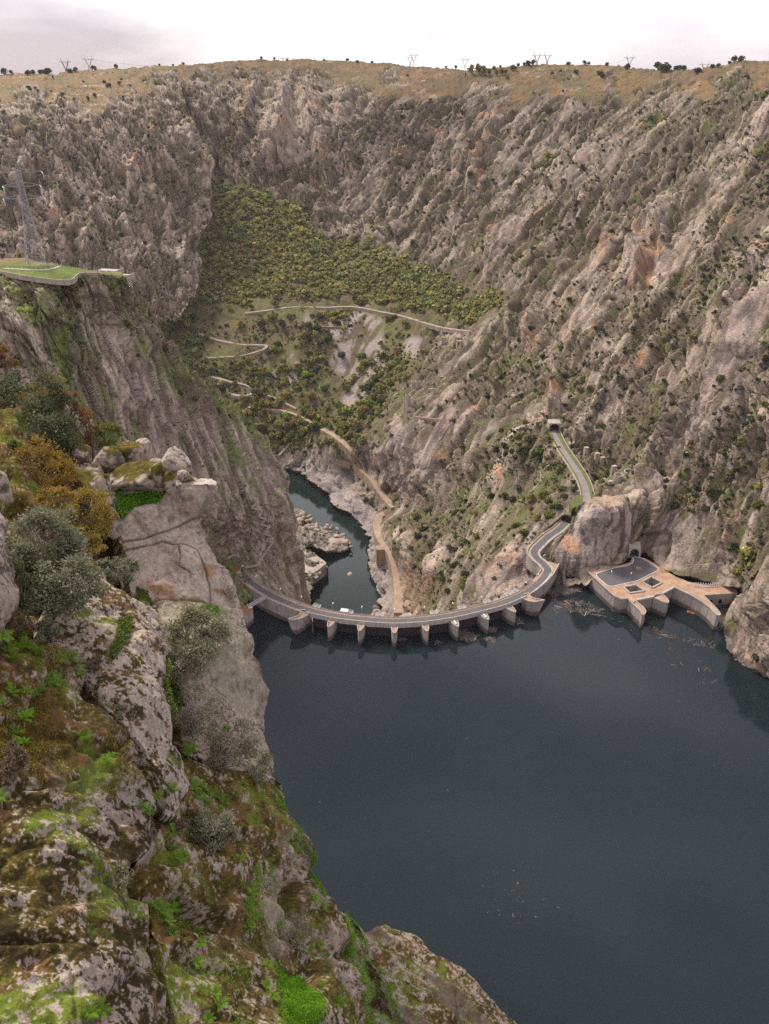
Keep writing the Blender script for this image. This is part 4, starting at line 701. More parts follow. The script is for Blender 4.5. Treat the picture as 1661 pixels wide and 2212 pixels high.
put_boulder(233, 997, 62, 56, 72, 6, 'dark rounded boulder spotted with moss, left of the upright block', -.05, -.15, 7)
put_boulder(376, 999, 62, 66, 73, 31, 'pale wedge shaped boulder with a sharp peak on the beak rock', -.9, .35, 5, [((.55, -.2, .8), .62), ((-.75, -.1, .6), .72), ((0, 0, -1), .6)])
put_boulder(396, 1027, 24, 20, 71, 8, 'small pale stone at the foot of the peaked boulder', -.9, .35, 6)
put_boulder(303, 1034, 108, 62, 69.5, 9, 'largest boulder of the heap, olive moss on its sloping top', .35, .05, 5, [((-.35, -.35, .85), .60), ((0, -.75, -.65), .66), ((.9, -.4, .1), .82)])
put_boulder(344, 1028, 34, 54, 69.2, 10, 'narrow upright boulder against the right of the mossy one', -.1, .05, 8)
put_boulder(366, 1043, 26, 44, 69, 12, 'pointed dark stone under the grass tuft', .05, -.05, 8)
put_boulder(343, 1004, 40, 28, 73, 13, 'pale low boulder between the mossy and the peaked one', -.5, .2, 7)
put_boulder(178, 984, 40, 42, 73, 14, 'lichen spotted block at the foot of the holm oak', -.2, 0, 6)
put_boulder(143, 1020, 54, 42, 70, 15, 'low moss capped boulder at the left of the heap', .35, .1, 7)
put_boulder(203, 1022, 34, 34, 70, 16, 'small rounded boulder with a moss streak, below the dark one', .05, .1, 8)
put_boulder(222, 1052, 40, 48, 68.5, 17, 'split boulder hanging over the green ledge', .2, .05, 7)
put_boulder(178, 1047, 86, 50, 68, 18, 'wide moss topped slab at the lower left of the heap', .35, .05, 6)
put_boulder(245, 1046, 26, 22, 69, 19, 'small stone wedged left of the largest boulder', .0, .1, 8)
put_boulder(225, 1092, 46, 50, 66.5, 20, 'round pale boulder half hidden by the yellow bush', -.1, .15, 8)
put_boulder(240, 1130, 34, 60, 66, 22, 'tall lichen stone beside the dark cleft', 0., .0, 8)
put_boulder(4, 1055, 44, 60, 52, 23, 'grey boulder above the dark rock at the edge of the cliff', -.2, .1, 7, group='boulders along the cliff edge')
0 and put_boulder(8, 1195, 70, 200, 43.5, 24, 'big dark lichen crusted boulder beside the juniper', -.4, -.1, 6, group='boulders along the cliff edge')
put_boulder(862, 2080, 42, 40, 76, 25, 'pinkish boulder on the knob above the water', -.5, .15, 7, group='boulders along the cliff edge')
0 and put_boulder(800, 2010, 50, 16, 79, 26, 'flat pale slab on the rim of the knob', -.6, .3, 7, group='boulders along the cliff edge')
put_boulder(497, 1273, 30, 32, 70, 27, 'pale knob of rock on the flank of the pinnacle', -.8, .2, 8, group='boulders along the cliff edge')
put_boulder(595, 1880, 30, 60, 57, 28, 'cracked pale block in the moss bank', -.4, .15, 6, group='boulders along the cliff edge')

# ---------------------------------------------------------------- built things: dam, intake, roads, ruins, pylons
def band(nt, cur, geo):
    """old waterline on the concrete: dark wet band below, a rusty rim above it"""
    N = nt.nodes.new; L = nt.links.new; sx = N('ShaderNodeSeparateXYZ'); L(geo.outputs['Position'], sx.inputs[0])
    n = N('ShaderNodeTexNoise'); n.inputs['Scale'].default_value = .5; n.inputs['Detail'].default_value = 4; L(geo.outputs['Position'], n.inputs['Vector'])
    ma = N('ShaderNodeMath'); ma.operation = 'MULTIPLY_ADD'; ma.inputs[1].default_value = 1.2; L(n.outputs['Fac'], ma.inputs[0]); L(sx.outputs['Z'], ma.inputs[2])
    def mix(lo, hi, col, fac, prev, inv):
        mr = N('ShaderNodeMapRange'); mr.inputs['From Min'].default_value = lo; mr.inputs['From Max'].default_value = hi; mr.inputs['To Min'].default_value = fac if inv else 0; mr.inputs['To Max'].default_value = 0 if inv else fac
        L(ma.outputs[0], mr.inputs['Value']); m = N('ShaderNodeMixRGB'); m.inputs[2].default_value = (*col, 1); L(mr.outputs[0], m.inputs[0]); L(prev, m.inputs[1]); return m.outputs[0]
    cur = mix(3.4, 4.3, (.30, .19, .10), .55, cur, True); return mix(2.9, 3.3, (.115, .102, .088), .9, cur, True)
ST = (1, 1, .13)
M['concrete'] = mat('concrete', (.455, .40, .345), .85, noise=[(.9, .68, 1.18, ST), (.25, .85, 1.1, ISO), (3, .88, 1.1, ISO)], bump=[(4, .03, ISO)], extra=band)
M['pale_concrete'] = mat('pale_concrete', (.52, .46, .40), .85, noise=[(.8, .75, 1.15, ST), (3, .85, 1.1, ISO)])
M['old_concrete'] = mat('old_concrete', (.47, .395, .315), .9, noise=[(.5, .7, 1.2, ST), (2, .8, 1.15, ISO)])
M['asphalt'] = mat('asphalt', (.135, .125, .128), .85, noise=[(.3, .85, 1.2, ISO), (4, .9, 1.1, ISO)])
M['sand'] = mat('sand', (.46, .30, .20), .95, noise=[(.25, .72, 1.2, ISO), (1.5, .8, 1.2, ISO)])
M['track'] = mat('track', (.40, .29, .205), .95, noise=[(.12, .75, 1.2, ISO), (1.0, .8, 1.2, ISO)])
M['track_wall'] = mat('track_wall', (.36, .26, .18), .95, noise=[(.25, .65, 1.25, ST), (1.0, .8, 1.2, ISO)])
M['dirt_road'] = mat('dirt_road', (.37, .305, .235), .95, noise=[(.1, .85, 1.15, ISO)])
M['old_road'] = mat('old_road', (.27, .235, .215), .95, noise=[(.2, .75, 1.2, ISO), (1.5, .8, 1.2, ISO)])
M['verge'] = mat('verge', (.125, .145, .045), .95, noise=[(.3, .7, 1.3, ISO)])
M['white'] = mat('white', (.78, .78, .76), .5); M['gate'] = mat('gate', (.052, .042, .045), .55, noise=[(.7, .8, 1.3, ST)])
M['steel'] = mat('steel', (.50, .50, .50), .5, metal=.4); M['galv'] = mat('galv', (.36, .345, .345), .6, metal=.2); M['dark'] = mat('dark', (.012, .011, .011), .95)
M['yellow'] = mat('yellow', (.62, .38, .03), .7); M['rust'] = mat('rust', (.36, .15, .06), .9, noise=[(2, .7, 1.2, ISO)]); M['insulator'] = mat('insulator', (.55, .70, .64), .3)
M['line'] = mat('line', (.72, .70, .66), .8); M['green_paint'] = mat('green_paint', (.25, .33, .27), .7); M['brick_red'] = mat('brick_red', (.34, .13, .08), .9)

dam = empty('dam', (float(DECK[75][0]), float(DECK[75][1]), 0.0), 'curved concrete arch dam with a narrow road on its crest', 'dam')
_dl = np.array(dam.location)
def dpart(mb, name, m, parent=None):
    mb.v = [tuple(np.array(v) - _dl) for v in mb.v]; return mb.build(name, m, parent or dam)
def deck_pt(i, off=0.0, z=10.0):
    p = DECK[i]; d = DECK[min(i + 1, len(DECK) - 1)] - DECK[max(i - 1, 0)]; d = d / np.linalg.norm(d); return Vector((p[0] - d[1] * off, p[1] + d[0] * off, z)), Vector((-d[1], d[0], 0)), Vector((d[0], d[1], 0))
def deck_idx(u):
    us = [(FOC * (p[0]) / (p[1] * CP + (CZ - 10) * SP)) + IW / 2 for p in DECK]; return int(np.argmin(np.abs(np.array(us) - u)))
D3 = [(p[0], p[1], 10.0) for p in DECK]; e_ = lambda a, b: D3[a:b]
iL, iR = deck_idx(668), deck_idx(1128)
dpart(ribbon(e_(iL, iR + 6), 6.2, depth=1.5), 'deck_slab', M['pale_concrete'])
dpart(ribbon(e_(0, iL + 1), 7.0, off=-.4, depth=2.0), 'deck_slab', M['pale_concrete'])
road = dpart(ribbon(D3, 4.3, lift=.03, depth=.02, off=-.15), 'road_surface', M['asphalt'])
for off, nm in ((1.95, 'edge_line'), (-2.25, 'edge_line')): dpart(ribbon(D3, .22, lift=.045, depth=.01, off=off), nm, M['line'], road)
dpart(ribbon(D3, 1.25, lift=.2, depth=.2, off=2.6), 'footpath', M['sand'])
dpart(ribbon(D3[iL - 2:iR + 2], .55, lift=.2, depth=.2, off=-2.6), 'kerb', M['pale_concrete'])
dpart(ribbon(e_(iL, iR + 1), .45, lift=1.0, depth=3.0, off=-3.15), 'parapet', M['pale_concrete'])
dpart(ribbon(e_(0, iL + 2), 1.5, lift=.2, depth=.2, off=-3.1), 'footpath', M['sand'])
dpart(ribbon(e_(2, iL - 2), .5, lift=.75, depth=15, off=-4.2), 'wing_wall', M['concrete'])
railing = bpy.data.objects.new('railing', None); COL.objects.link(railing); railing.parent = dam
for hz in (.75, 1.25):
    k = MB(); k.tube([deck_pt(i, 3.25, 10 + hz)[0] for i in range(0, len(DECK) - 10, 2)], .05, 5); dpart(k, 'rail', M['steel'], railing)
pm = MB().bar((0, 0, 0), (0, 0, 1.25), .09).mesh('post', M['steel'])
for i in range(0, len(DECK) - 10): o = bpy.data.objects.new('post', pm); COL.objects.link(o); o.parent = railing; o.location = deck_pt(i, 3.25, 10)[0] - dam.location
dpart(ribbon(e_(0, len(DECK) - 10), .2, lift=.55, depth=.5, off=3.2), 'parapet', M['pale_concrete'])
# buttress ribs on the left wing wall
for i in range(8, iL - 6, 7):
    p, n, d = deck_pt(i, -4.5, 4); dpart(MB().box(p, .5, .5, 11, math.atan2(d.y, d.x)), 'buttress', M['concrete'])
pier_u = [720.3, 783.6, 848.9, 914.5, 976.4, 1035.7, 1089.5]; pier_i = [deck_idx(u) for u in pier_u]
def pier(i, tag_grey):
    p, n, d = deck_pt(i, 0, 0); hw = 1.75
    prof = [(-hw, 2.4), (-hw, -5.2), (-hw * .93, -7.0), (-hw * .68, -8.9), (-hw * .33, -10.3), (0, -10.9), (hw * .33, -10.3), (hw * .68, -8.9), (hw * .93, -7.0), (hw, -5.2), (hw, 2.4)]
    W = lambda q, s=1.0: ((p + d * (q[0] * s) + n * (q[1] if s == 1 else q[1] + (.45 if q[1] < -6 else 0)))[:2])
    body = dpart(MB().prism([W(q) for q in prof], -6, 9.0), 'pier', M['concrete'])
    rim = MB(); top = [W(q) for q in prof[1:-1]]
    for a, b in zip(top, top[1:]): rim.bar((a[0], a[1], 9.45), (b[0], b[1], 9.45), .42, .95)
    dpart(rim, 'rim', M['pale_concrete'], body); dpart(MB().prism([W(q, .78) for q in prof[1:-1]], 8.9, 9.1), 'floor', M['sand' if not tag_grey else 'galv'], body)
    if tag_grey:
        for k in (-5.5, -7.2): q = p + n * k + Vector((0, 0, 9.5)); dpart(MB().box(q, 1.0, 1.3, .7, math.atan2(d.y, d.x)), 'cabinet', M['white'], body)
for k, i in enumerate(pier_i): pier(i, k in (4, 5))
ends = [iL + 1] + pier_i + [iR + 1]
for a, b in zip(ends, ends[1:]):
    pa, na, da = deck_pt(a, -.8, 0); pb, nb, db = deck_pt(b, -.8, 0); dd = (pb - pa).normalized(); pa = pa + dd * 1.6; pb = pb - dd * 1.6
    g = dpart(MB().bar(pa + Vector((0, 0, 1.6)), pb + Vector((0, 0, 1.6)), .5, 7.8), 'gate', M['gate'])
    rb = MB()
    for z in (.2, 2.0, 3.8): rb.bar(pa + Vector((0, 0, z)) - na * .3, pb + Vector((0, 0, z)) - na * .3, .15, .18)
    dpart(rb, 'stiffener', M['gate'], g)
def loft(top, zt, bot, zb, zdeep=-5):
    T = [at(*q, z=zt) for q in top]; B = [at(*q, z=zb) for q in bot]
    B = B + [Vector((q.x, q.y, zb)) for q in T[len(B):]]; Bd = [t + (b - t) * ((zt - zdeep) / (zt - zb)) for t, b in zip(T, B)]
    n = len(T); mb = MB(); vs = [tuple(q) for q in Bd] + [tuple(q) for q in T]; mb.add(vs, [tuple(range(n - 1, -1, -1)), tuple(range(n, 2 * n))] + [(i, (i + 1) % n, n + (i + 1) % n, n + i) for i in range(n)]); return mb, T
def end_pier(tp, bt):
    mb, T = loft(tp, 9.9, bt, 0.0); body = dpart(mb, 'end_pier', M['concrete']); rim = MB()
    for a, b in zip(T, T[1:]): rim.bar(a + Vector((0, 0, .35)), b + Vector((0, 0, .35)), .5, .8)
    dpart(rim, 'rim', M['pale_concrete'], body); c = sum((q for q in T), Vector()) / len(T); fl = [(c + (q - c) * .82) for q in T]
    dpart(MB().prism([(q.x, q.y) for q in fl], 9.7, 10.02), 'floor', M['sand'], body)
end_pier([z4(*q) for q in [(805, 594), (775, 628), (722, 656), (660, 669), (597, 662), (650, 648), (698, 630), (722, 604), (724, 576), (765, 575)]], [z4(*q) for q in [(828, 668), (803, 718), (758, 765), (715, 794), (677, 806)]])
end_pier([z5(*q) for q in [(1212, 600), (1235, 620), (1275, 638), (1330, 645), (1409, 629), (1352, 622), (1308, 611), (1284, 592), (1276, 572), (1235, 580)]], [z5(*q) for q in [(1186, 672), (1206, 705), (1248, 738), (1295, 756), (1338, 762)]])
# right approach: block, wall and the road that winds up round the bluff
ap = [at(*z5(*q), z=10.0) for q in [(1225, 588), (1284, 580), (1342, 545), (1420, 480), (1480, 415), (1518, 350), (1528, 326), (1470, 312), (1420, 300), (1395, 330), (1432, 385), (1385, 450), (1300, 520)]]
dpart(MB().prism([(q.x, q.y) for q in ap], -6, 9.95), 'approach_block', M['concrete'])
dpart(MB().prism([(q.x, q.y) for q in ap], 9.95, 10.0), 'footpath', M['sand'])
w_ = MB()
for a, b in zip(ap[1:6], ap[2:7]): w_.bar(a + Vector((0, 0, .3)), b + Vector((0, 0, .3)), .5, 1.2)
dpart(w_, 'parapet', M['pale_concrete'])
CURVE = [((1163, 1259), 10), ((1182, 1235), 10), ((1175, 1220), 10.3), ((1158, 1205), 11), ((1153, 1191), 11.8), ((1168, 1173), 13.2), ((1186, 1157), 14.8), ((1204, 1145), 16.5), ((1222, 1128), 19)]
cv = smooth_line([tuple(at(*q, z=z)) for q, z in CURVE], 50)
acc = empty('access_road', tuple(cv[25]), 'asphalt road winding up from the dam behind the bluff', 'road'); _al = np.array(cv[25])
def part_of(root, mb, name, m, parent=None):
    l = np.array(root.location); mb.v = [tuple(np.array(v) - l) for v in mb.v]; return mb.build(name, m, parent or root)
part_of(acc, ribbon(cv, 8.2, lift=-.02, depth=9), 'retaining_wall', M['concrete']); part_of(acc, ribbon(cv, 5.0, lift=.035, depth=.03, off=-.3), 'road_surface', M['asphalt'])
part_of(acc, ribbon(cv, 1.2, lift=.2, depth=.2, off=3.0), 'footpath', M['sand']); part_of(acc, ribbon(cv[4:], .4, lift=.9, depth=1.5, off=3.9), 'parapet', M['pale_concrete']); part_of(acc, ribbon(cv, .22, lift=.06, depth=.02, off=2.2), 'edge_line', M['line']); part_of(acc, ribbon(cv, .22, lift=.06, depth=.02, off=-2.8), 'edge_line', M['line'])
UR = smooth_line([tuple(at(*zt(*q), z=30)) for q in [(505, 225), (540, 310), (610, 440), (720, 600), (800, 720), (870, 860), (905, 990), (912, 1085)]], 60)
ur = empty('quarry_road', tuple(UR[30]), 'old grey road running straight into the tunnel in the slope', 'road')
part_of(ur, ribbon(UR, 9.5, lift=-.1, depth=7), 'retaining_wall', M['old_concrete']); part_of(ur, ribbon(UR, 8.6, lift=0, depth=.1, off=.2), 'verge', M['verge']); part_of(ur, ribbon(UR, [3.6 + 1.6 * (k / 60) for k in range(60)], lift=.05, depth=.05, off=-.6), 'road_surface', M['old_road'])
part_of(ur, ribbon(UR, .5, lift=.5, depth=4, off=4.7), 'wall', M['old_concrete'])
trn = [tuple(at(*zt(*q), z=30)) for q in [(830, 990), (690, 1095), (715, 1165), (860, 1095), (860, 1000)]]; part_of(ur, MB().prism([p[:2] for p in trn], 24, 29.98), 'turnout', M['verge'])

def portal(name, pos, head, w, h, label, depth=5, thick=.9, hood=1.2, m='concrete'):
    """arched tunnel mouth: head = direction the mouth looks to (radians)"""
    r = empty(name, pos, label, 'tunnel portal', None, head); n = 12; arc = [(-w / 2, 0)] + [(-w / 2 * math.cos(math.pi * k / n), h * .5 + (h * .5) * math.sin(math.pi * k / n)) for k in range(n + 1)] + [(w / 2, 0)]
    out = [(-w / 2 - thick, 0), (-w / 2 - thick, h + hood), (w / 2 + thick, h + hood), (w / 2 + thick, 0)]
    X, Z = w / 2 + thick, h + hood * .6; mo = []
    for a in arc:
        q = max(abs(a[0]) / X, a[1] / Z, 1e-6); mo.append((a[0] / q, max(a[1] / q, 0)) if a[1] > 0 else (math.copysign(X, a[0]), 0))
    mb = MB(); N_ = len(arc)
    for x in (0.0, -depth):
        mb.v += [(x, a[0], a[1]) for a in arc]; mb.v += [(x, a[0], a[1]) for a in mo]
    for k in range(N_ - 1):
        mb.f += [(k, k + 1, N_ + k + 1, N_ + k), (N_ + k, N_ + k + 1, 3 * N_ + k + 1, 3 * N_ + k), (k + 1, k, 2 * N_ + k, 2 * N_ + k + 1)]
    mb.build('arch', M[m], r)
    e = MB(); e.add([(-depth + .05, a[0], a[1]) for a in arc], [tuple(range(N_))]); e.build('tunnel_shade_panel', M['dark'], r)  # near-black panel paints the unlit depth of the tunnel
    f = MB().prism([(-depth, -w / 2), (.1, -w / 2), (.1, w / 2), (-depth, w / 2)], -.6, .06); f.build('tunnel_floor', M['asphalt'], r); return r
pL, _, dL = deck_pt(1, 0, 10.0); portal('tunnel_portal', pL - dL * 1.0, math.atan2(dL.y, dL.x), 6.4, 5.6, 'dark arched tunnel mouth at the left end of the dam road', depth=9)
pR = at(*z7(692, 322), z=10.0); portal('tunnel_portal', pR, rad(-100), 5.6, 6.0, 'arched tunnel mouth behind the intake car park', depth=9)
pQ = Vector(UR[0]); portal('tunnel_portal', (pQ.x, pQ.y, 30), math.atan2(UR[3][1] - UR[0][1], UR[3][0] - UR[0][0]), 7.6, 6.0, 'low wide tunnel mouth at the top of the old grey road', depth=9, m='old_concrete')

# intake platform
itk = empty('intake_platform', tuple(at(*z9(300, 480), z=0.0)), 'concrete intake platform with two open shafts and curved water walls', 'intake')
def px(f, L, z=10.0): return [tuple(at(*f(*q), z=z))[:2] for q in L]
from mathutils.geometry import tessellate_polygon
outl = px(z7, [(350, 412), (480, 537), (555, 602), (600, 622), (652, 617), (690, 648)]) + px(z9, [(205, 668), (440, 622), (480, 592), (552, 584), (712, 498), (850, 568), (985, 632), (1060, 672), (1098, 607), (1300, 594), (1560, 576), (1545, 520), (1400, 470), (1300, 480), (1150, 470), (980, 440), (900, 420), (700, 330), (560, 255), (480, 190), (330, 110), (230, 90), (170, 100), (130, 165), (20, 200)]) + px(z7, [(540, 388), (440, 400)])
holes = [px(z9, [(40, 497), (215, 470), (330, 550), (130, 580)]), px(z9, [(290, 432), (415, 362), (560, 440), (425, 510)])]
def slab(outer, hs, z0, z1, hz, floor=True):
    polys = [[Vector((*p, 0)) for p in outer]] + [[Vector((*p, 0)) for p in h] for h in hs]; flat = [p for q in polys for p in q]; tri = tessellate_polygon(polys); mb = MB(); n = len(flat)
    mb.v = [(p.x, p.y, z1) for p in flat] + [(p.x, p.y, z0 if k < len(outer) else hz) for k, p in enumerate(flat)]
    for t in tri:
        a, b, c = (flat[k] for k in t); mb.f.append(tuple(t) if (b - a).cross(c - a).z > 0 else tuple(reversed(t)))
    b = 0
    for q in polys:
        m = len(q)
        for k in range(m): mb.f.append((b + k, b + (k + 1) % m, n + b + (k + 1) % m, n + b + k))
        if b and floor: mb.f.append(tuple(n + b + k for k in range(m)))
        b += m
    return mb
part_of(itk, slab(outl, holes, -7, 10.0, .6), 'platform', M['concrete'])
part_of(itk, slab(outl, [[tuple(Vector(p) + (Vector(p) - sum((Vector(q) for q in h), Vector((0, 0))) / 4) * .12) for p in h] for h in holes], 10.0, 10.03, 10.0, False), 'ground_cover', M['sand'])
for h in holes:
    k = MB(); q = [Vector((*p, 10.35)) for p in h]
    for a, b in zip(q, q[1:] + q[:1]): k.bar(a, b, .9, .75)
    s = part_of(itk, k, 'shaft_rim', M['pale_concrete'])
def walled(poly, name, z=9.4, rim=True, floor=True):
    b = part_of(itk, MB().prism(poly, -7, z), name, M['concrete']); k = MB()
    for a, c in zip(poly, poly[1:]): k.bar((*a, z + .35), (*c, z + .35), .45, .8)
    if rim: part_of(itk, k, 'rim', M['pale_concrete'], b)
    if floor: c = np.mean(poly, 0); part_of(itk, MB().prism([tuple(c + (np.array(p) - c) * .84) for p in poly], z - .1, z + .05), 'floor', M['sand'], b)
walled(px(z9, [(110, 650), (200, 737), (282, 818), (297, 858), (325, 852), (344, 822), (338, 795), (300, 750), (205, 670)]), 'pier')
walled(px(z9, [(446, 628), (540, 672), (600, 697), (644, 697), (650, 685), (628, 645), (592, 610), (550, 586)]), 'pier')
walled(px(z9, [(716, 502), (850, 568), (985, 634), (1100, 704), (1190, 774), (1248, 836), (1280, 874), (1322, 880), (1333, 862), (1312, 825), (1245, 752), (1168, 674), (1100, 608)]), 'curved_wall', z=10.05)
part_of(itk, ribbon([at(*z7(*q), z=10.0) for q in [(350, 414), (480, 539), (555, 604), (600, 624), (652, 619)]], .5, lift=.6, depth=.8), 'rim', M['pale_concrete'])
part_of(itk, ribbon([at(*z9(*q), z=10.0) for q in [(1098, 607), (1300, 594), (1560, 576)]], .5, lift=.6, depth=.8), 'rim', M['pale_concrete'])
for q in ((1205, 690), (1330, 680)): p = at(*z9(*q), z=5.5); part_of(itk, MB().box(p + Vector((0, -.3, 0)), 1.6, .8, 2.4), 'window', M['dark'])
for a, b in (((215, 668), (445, 622)), ((556, 584), (714, 498))): part_of(itk, MB().bar(at(*z9(*a), z=10.0), at(*z9(*b), z=10.0), 1.6, 1.3), 'beam', M['pale_concrete'])
carpark = px(z7, [(420, 446), (432, 436), (560, 398), (652, 383), (684, 362), (690, 345), (684, 326), (700, 320), (742, 328), (800, 358), (862, 402), (866, 414), (850, 424), (720, 490), (545, 530), (512, 530), (492, 518), (432, 468)])
cp_ = part_of(itk, MB().prism(carpark, 9.9, 10.10), 'car_park', M['asphalt'])
k = MB()
for a, b in zip(carpark, carpark[1:] + carpark[:1]): k.bar((*a, 10.12), (*b, 10.12), .4, .22)
part_of(itk, k, 'kerb', M['line'], cp_)
mk = at(*z9(252, 242), z=10.12); k = MB()
for a, b in (((-1.3, -1.2), (1.3, -1.2)), ((1.3, -1.2), (1.3, 1.0)), ((1.3, 1.0), (-1.3, 1.2)), ((-1.3, 1.2), (-1.3, -1.2)), ((-.1, -.3), (.7, -.3)), ((-.1, -.3), (-.1, .4))): k.bar(mk + Vector((*a, 0)), mk + Vector((*b, 0)), .5, .03)
part_of(itk, k, 'painted_marking', M['yellow'], cp_)
part_of(itk, MB().bar(at(*z9(955, 800), z=9.8), at(*z9(985, 640), z=9.8), .1, .1), 'ladder_rail', M['rust'])
pon = at(*z9(943, 832), z=0.25); tag(MB().box(pon, 4.6, 2.0, .5, rad(-28)).add(*[[tuple(pon + Vector((x, y, .25 + z))) for z in (0, .3) for x, y in ((-1.9, -.6), (1.5, .9), (1.3, 1.1), (-2.1, -.4))], [(0, 1, 2, 3), (4, 5, 6, 7), (0, 1, 5, 4), (2, 3, 7, 6), (1, 2, 6, 5), (3, 0, 4, 7)]]).build('pontoon', M['brick_red']), 'small red pontoon floating against the curved intake wall', 'pontoon')
sc = at(*z9(590, 285), z=10.0); k = MB()
for x in (-2.2, 0, 2.2):
    k.bar(sc + Vector((x, -1, .1)), sc + Vector((x + .4, .6, 1.9)), .16); k.bar(sc + Vector((x, 1, .1)), sc + Vector((x, 1, 2.0)), .16)
for z, y in ((.2, -1), (1.8, .6), (1.0, -.2)): k.bar(sc + Vector((-2.6, y, z)), sc + Vector((2.8, y, z)), .16)
tag(k.build('scaffold', M['yellow']), 'yellow steel trestle lying at the edge of the intake platform', 'scaffold')
# row of pale steel stoplog frames
fr0 = at(*z9(985, 478), z=10.0); fr1 = at(*z9(1150, 492), z=10.0); fr2 = at(*z9(1390, 468), z=10.0); proto = None
def frame_mesh():
    k = MB(); k.bar((-.55, 0, 0), (-.55, 0, 2.6), .22); k.bar((.55, 0, 0), (.55, 0, 2.6), .22); k.bar((-.55, 0, 1.3), (.55, 0, 1.3), .2, .3); k.bar((-.55, .5, 0), (-.55, -.5, 0), .2); k.bar((.55, .5, 0), (.55, -.5, 0), .2); return k
for n_ in range(14):
    s = n_ / 13; p = fr0.lerp(fr1, s * 13 / 5) if n_ < 5 else fr1.lerp(fr2, (s - 5 / 13) / (8 / 13))
    if proto is None: proto = o = frame_mesh().build('stoplog_frame', M['white'])
    else: o = proto.copy(); COL.objects.link(o)
    o.location = p; o.rotation_euler = (0, 0, rad(8 * math.sin(n_))); tag(o, 'pale steel H shaped frame, %s from the left in the row below the rock face' % ORDS[n_], 'frame', 'frames lined up on the intake platform')

# lamps
lamp0 = None
def lamp(p, az, label, group='street lamps along the dam road'):
    global lamp0
    if lamp0 is None:
        r = empty('street_lamp', (0, 0, 0), 'x', 'street lamp'); lamp0 = r
        MB().tube([(0, 0, 0), (0, 0, 4), (0, 0, 7.6)], [.13, .10, .08], 6).build('pole', M['steel'], r)
        MB().tube([(0, 0, 7.6), (.25, 0, 8.3), (.9, 0, 8.7)], [.07, .07, .07], 6).build('arm', M['steel'], r)
        k = MB(); k.tube([(.7, 0, 8.62), (1.0, 0, 8.75), (1.6, 0, 8.95), (2.0, 0, 9.0)], [.12, .34, .34, .15], 8); k.build('lamp_head', M['white'], r)
    else:
        r = lamp0.copy(); COL.objects.link(r)
        for ch in lamp0.children: c = ch.copy(); COL.objects.link(c); c.parent = r
    r.location = p; r.rotation_euler = (0, 0, az); tag(r, label, 'street lamp', group)
names = ['second', 'third', 'fourth', 'fifth', 'sixth', 'seventh', 'eighth']
for k, i in enumerate(pier_i):
    p, n, d = deck_pt(i, -3.2, 10.8); lamp(p, math.atan2(n.y, n.x), 'white street lamp on the parapet over the %s pier from the left' % (['first'] + names)[k])
for u, ds in ((560, 'between the footbridge and the left end of the dam'), (532, 'nearest the left tunnel mouth'), (612, 'above the buttressed left wing wall'), (655, 'beside the left end pier'), (1128, 'beside the right end pier'), (1155, 'where the road bends at the right end of the dam')):
    p, n, d = deck_pt(deck_idx(u), -3.0, 10.2); lamp(p, math.atan2(n.y, n.x), 'white headed street lamp ' + ds)
p = Vector(cv[30]); lamp(p + Vector((3.2, -1, 0)), rad(170), 'white headed street lamp at the foot of the bluff beside the winding road')
p = Vector(cv[12]); lamp(p + Vector((-3.4, 1, 0)), rad(20), 'white headed street lamp on the outer side of the road bend')
lamp(at(*z7(520, 520), z=10.1), rad(80), 'white headed street lamp at the corner of the intake car park', 'street lamps on the intake platform'); lamp(at(*z7(660, 502), z=10.1) - Vector((0, 0, 3.0)), rad(60), 'short lamp beside the shaft next to the car park', 'street lamps on the intake platform')
# hoist platforms on the downstream edge
hp = None
spots = [(iL + 2, 'first'), *[(ends[k] + (ends[k + 1] - ends[k]) // 2, w) for k, w in zip(range(1, 8), ('second', 'third', 'fourth', 'fifth', 'sixth', 'seventh', 'eighth'))], (iR - 1, 'last')]
for i, w in spots:
    p, n, d = deck_pt(i, 4.7, 9.9)
    if hp is None:
        hp = r = empty('hoist_platform', p, 'x', 'platform'); MB().box((0, 0, 0), 4.2, 2.8, .3).build('grating', M['pale_concrete'], r); k = MB()
        for z in (.6, 1.15):
            for a, b in (((-2.1, -1.4), (2.1, -1.4)), ((2.1, -1.4), (2.1, 1.4)), ((2.1, 1.4), (-2.1, 1.4)), ((-2.1, 1.4), (-2.1, -1.4))): k.bar((*a, z), (*b, z), .09)
        for x in (-2.1, -.7, .7, 2.1):
            for y in (-1.4, 1.4): k.bar((x, y, 0), (x, y, 1.15), .09)
        k.build('guard_rail', M['white'], r); MB().box((0, .2, .45), 1.3, 1.0, .6).build('hoist', M['galv'], r)
    else:
        r = hp.copy(); COL.objects.link(r)
        for ch in hp.children: c = ch.copy(); COL.objects.link(c); c.parent = r
    r.location = p; r.rotation_euler = (0, 0, math.atan2(d.y, d.x)); tag(r, 'white railed hoist platform on the downstream edge of the dam, %s from the left' % w, 'platform', 'hoist platforms along the dam')
i = deck_idx(738); p, n, d = deck_pt(i, 4.8, 11.2); tag(MB().box(p, 4.4, 3.0, .25, math.atan2(d.y, d.x)).box(p - Vector((0, 0, 1.1)), 3.6, 2.4, 2.0, math.atan2(d.y, d.x)).build('shelter', M['white']), 'flat white roofed shelter on the downstream edge of the dam', 'shelter')
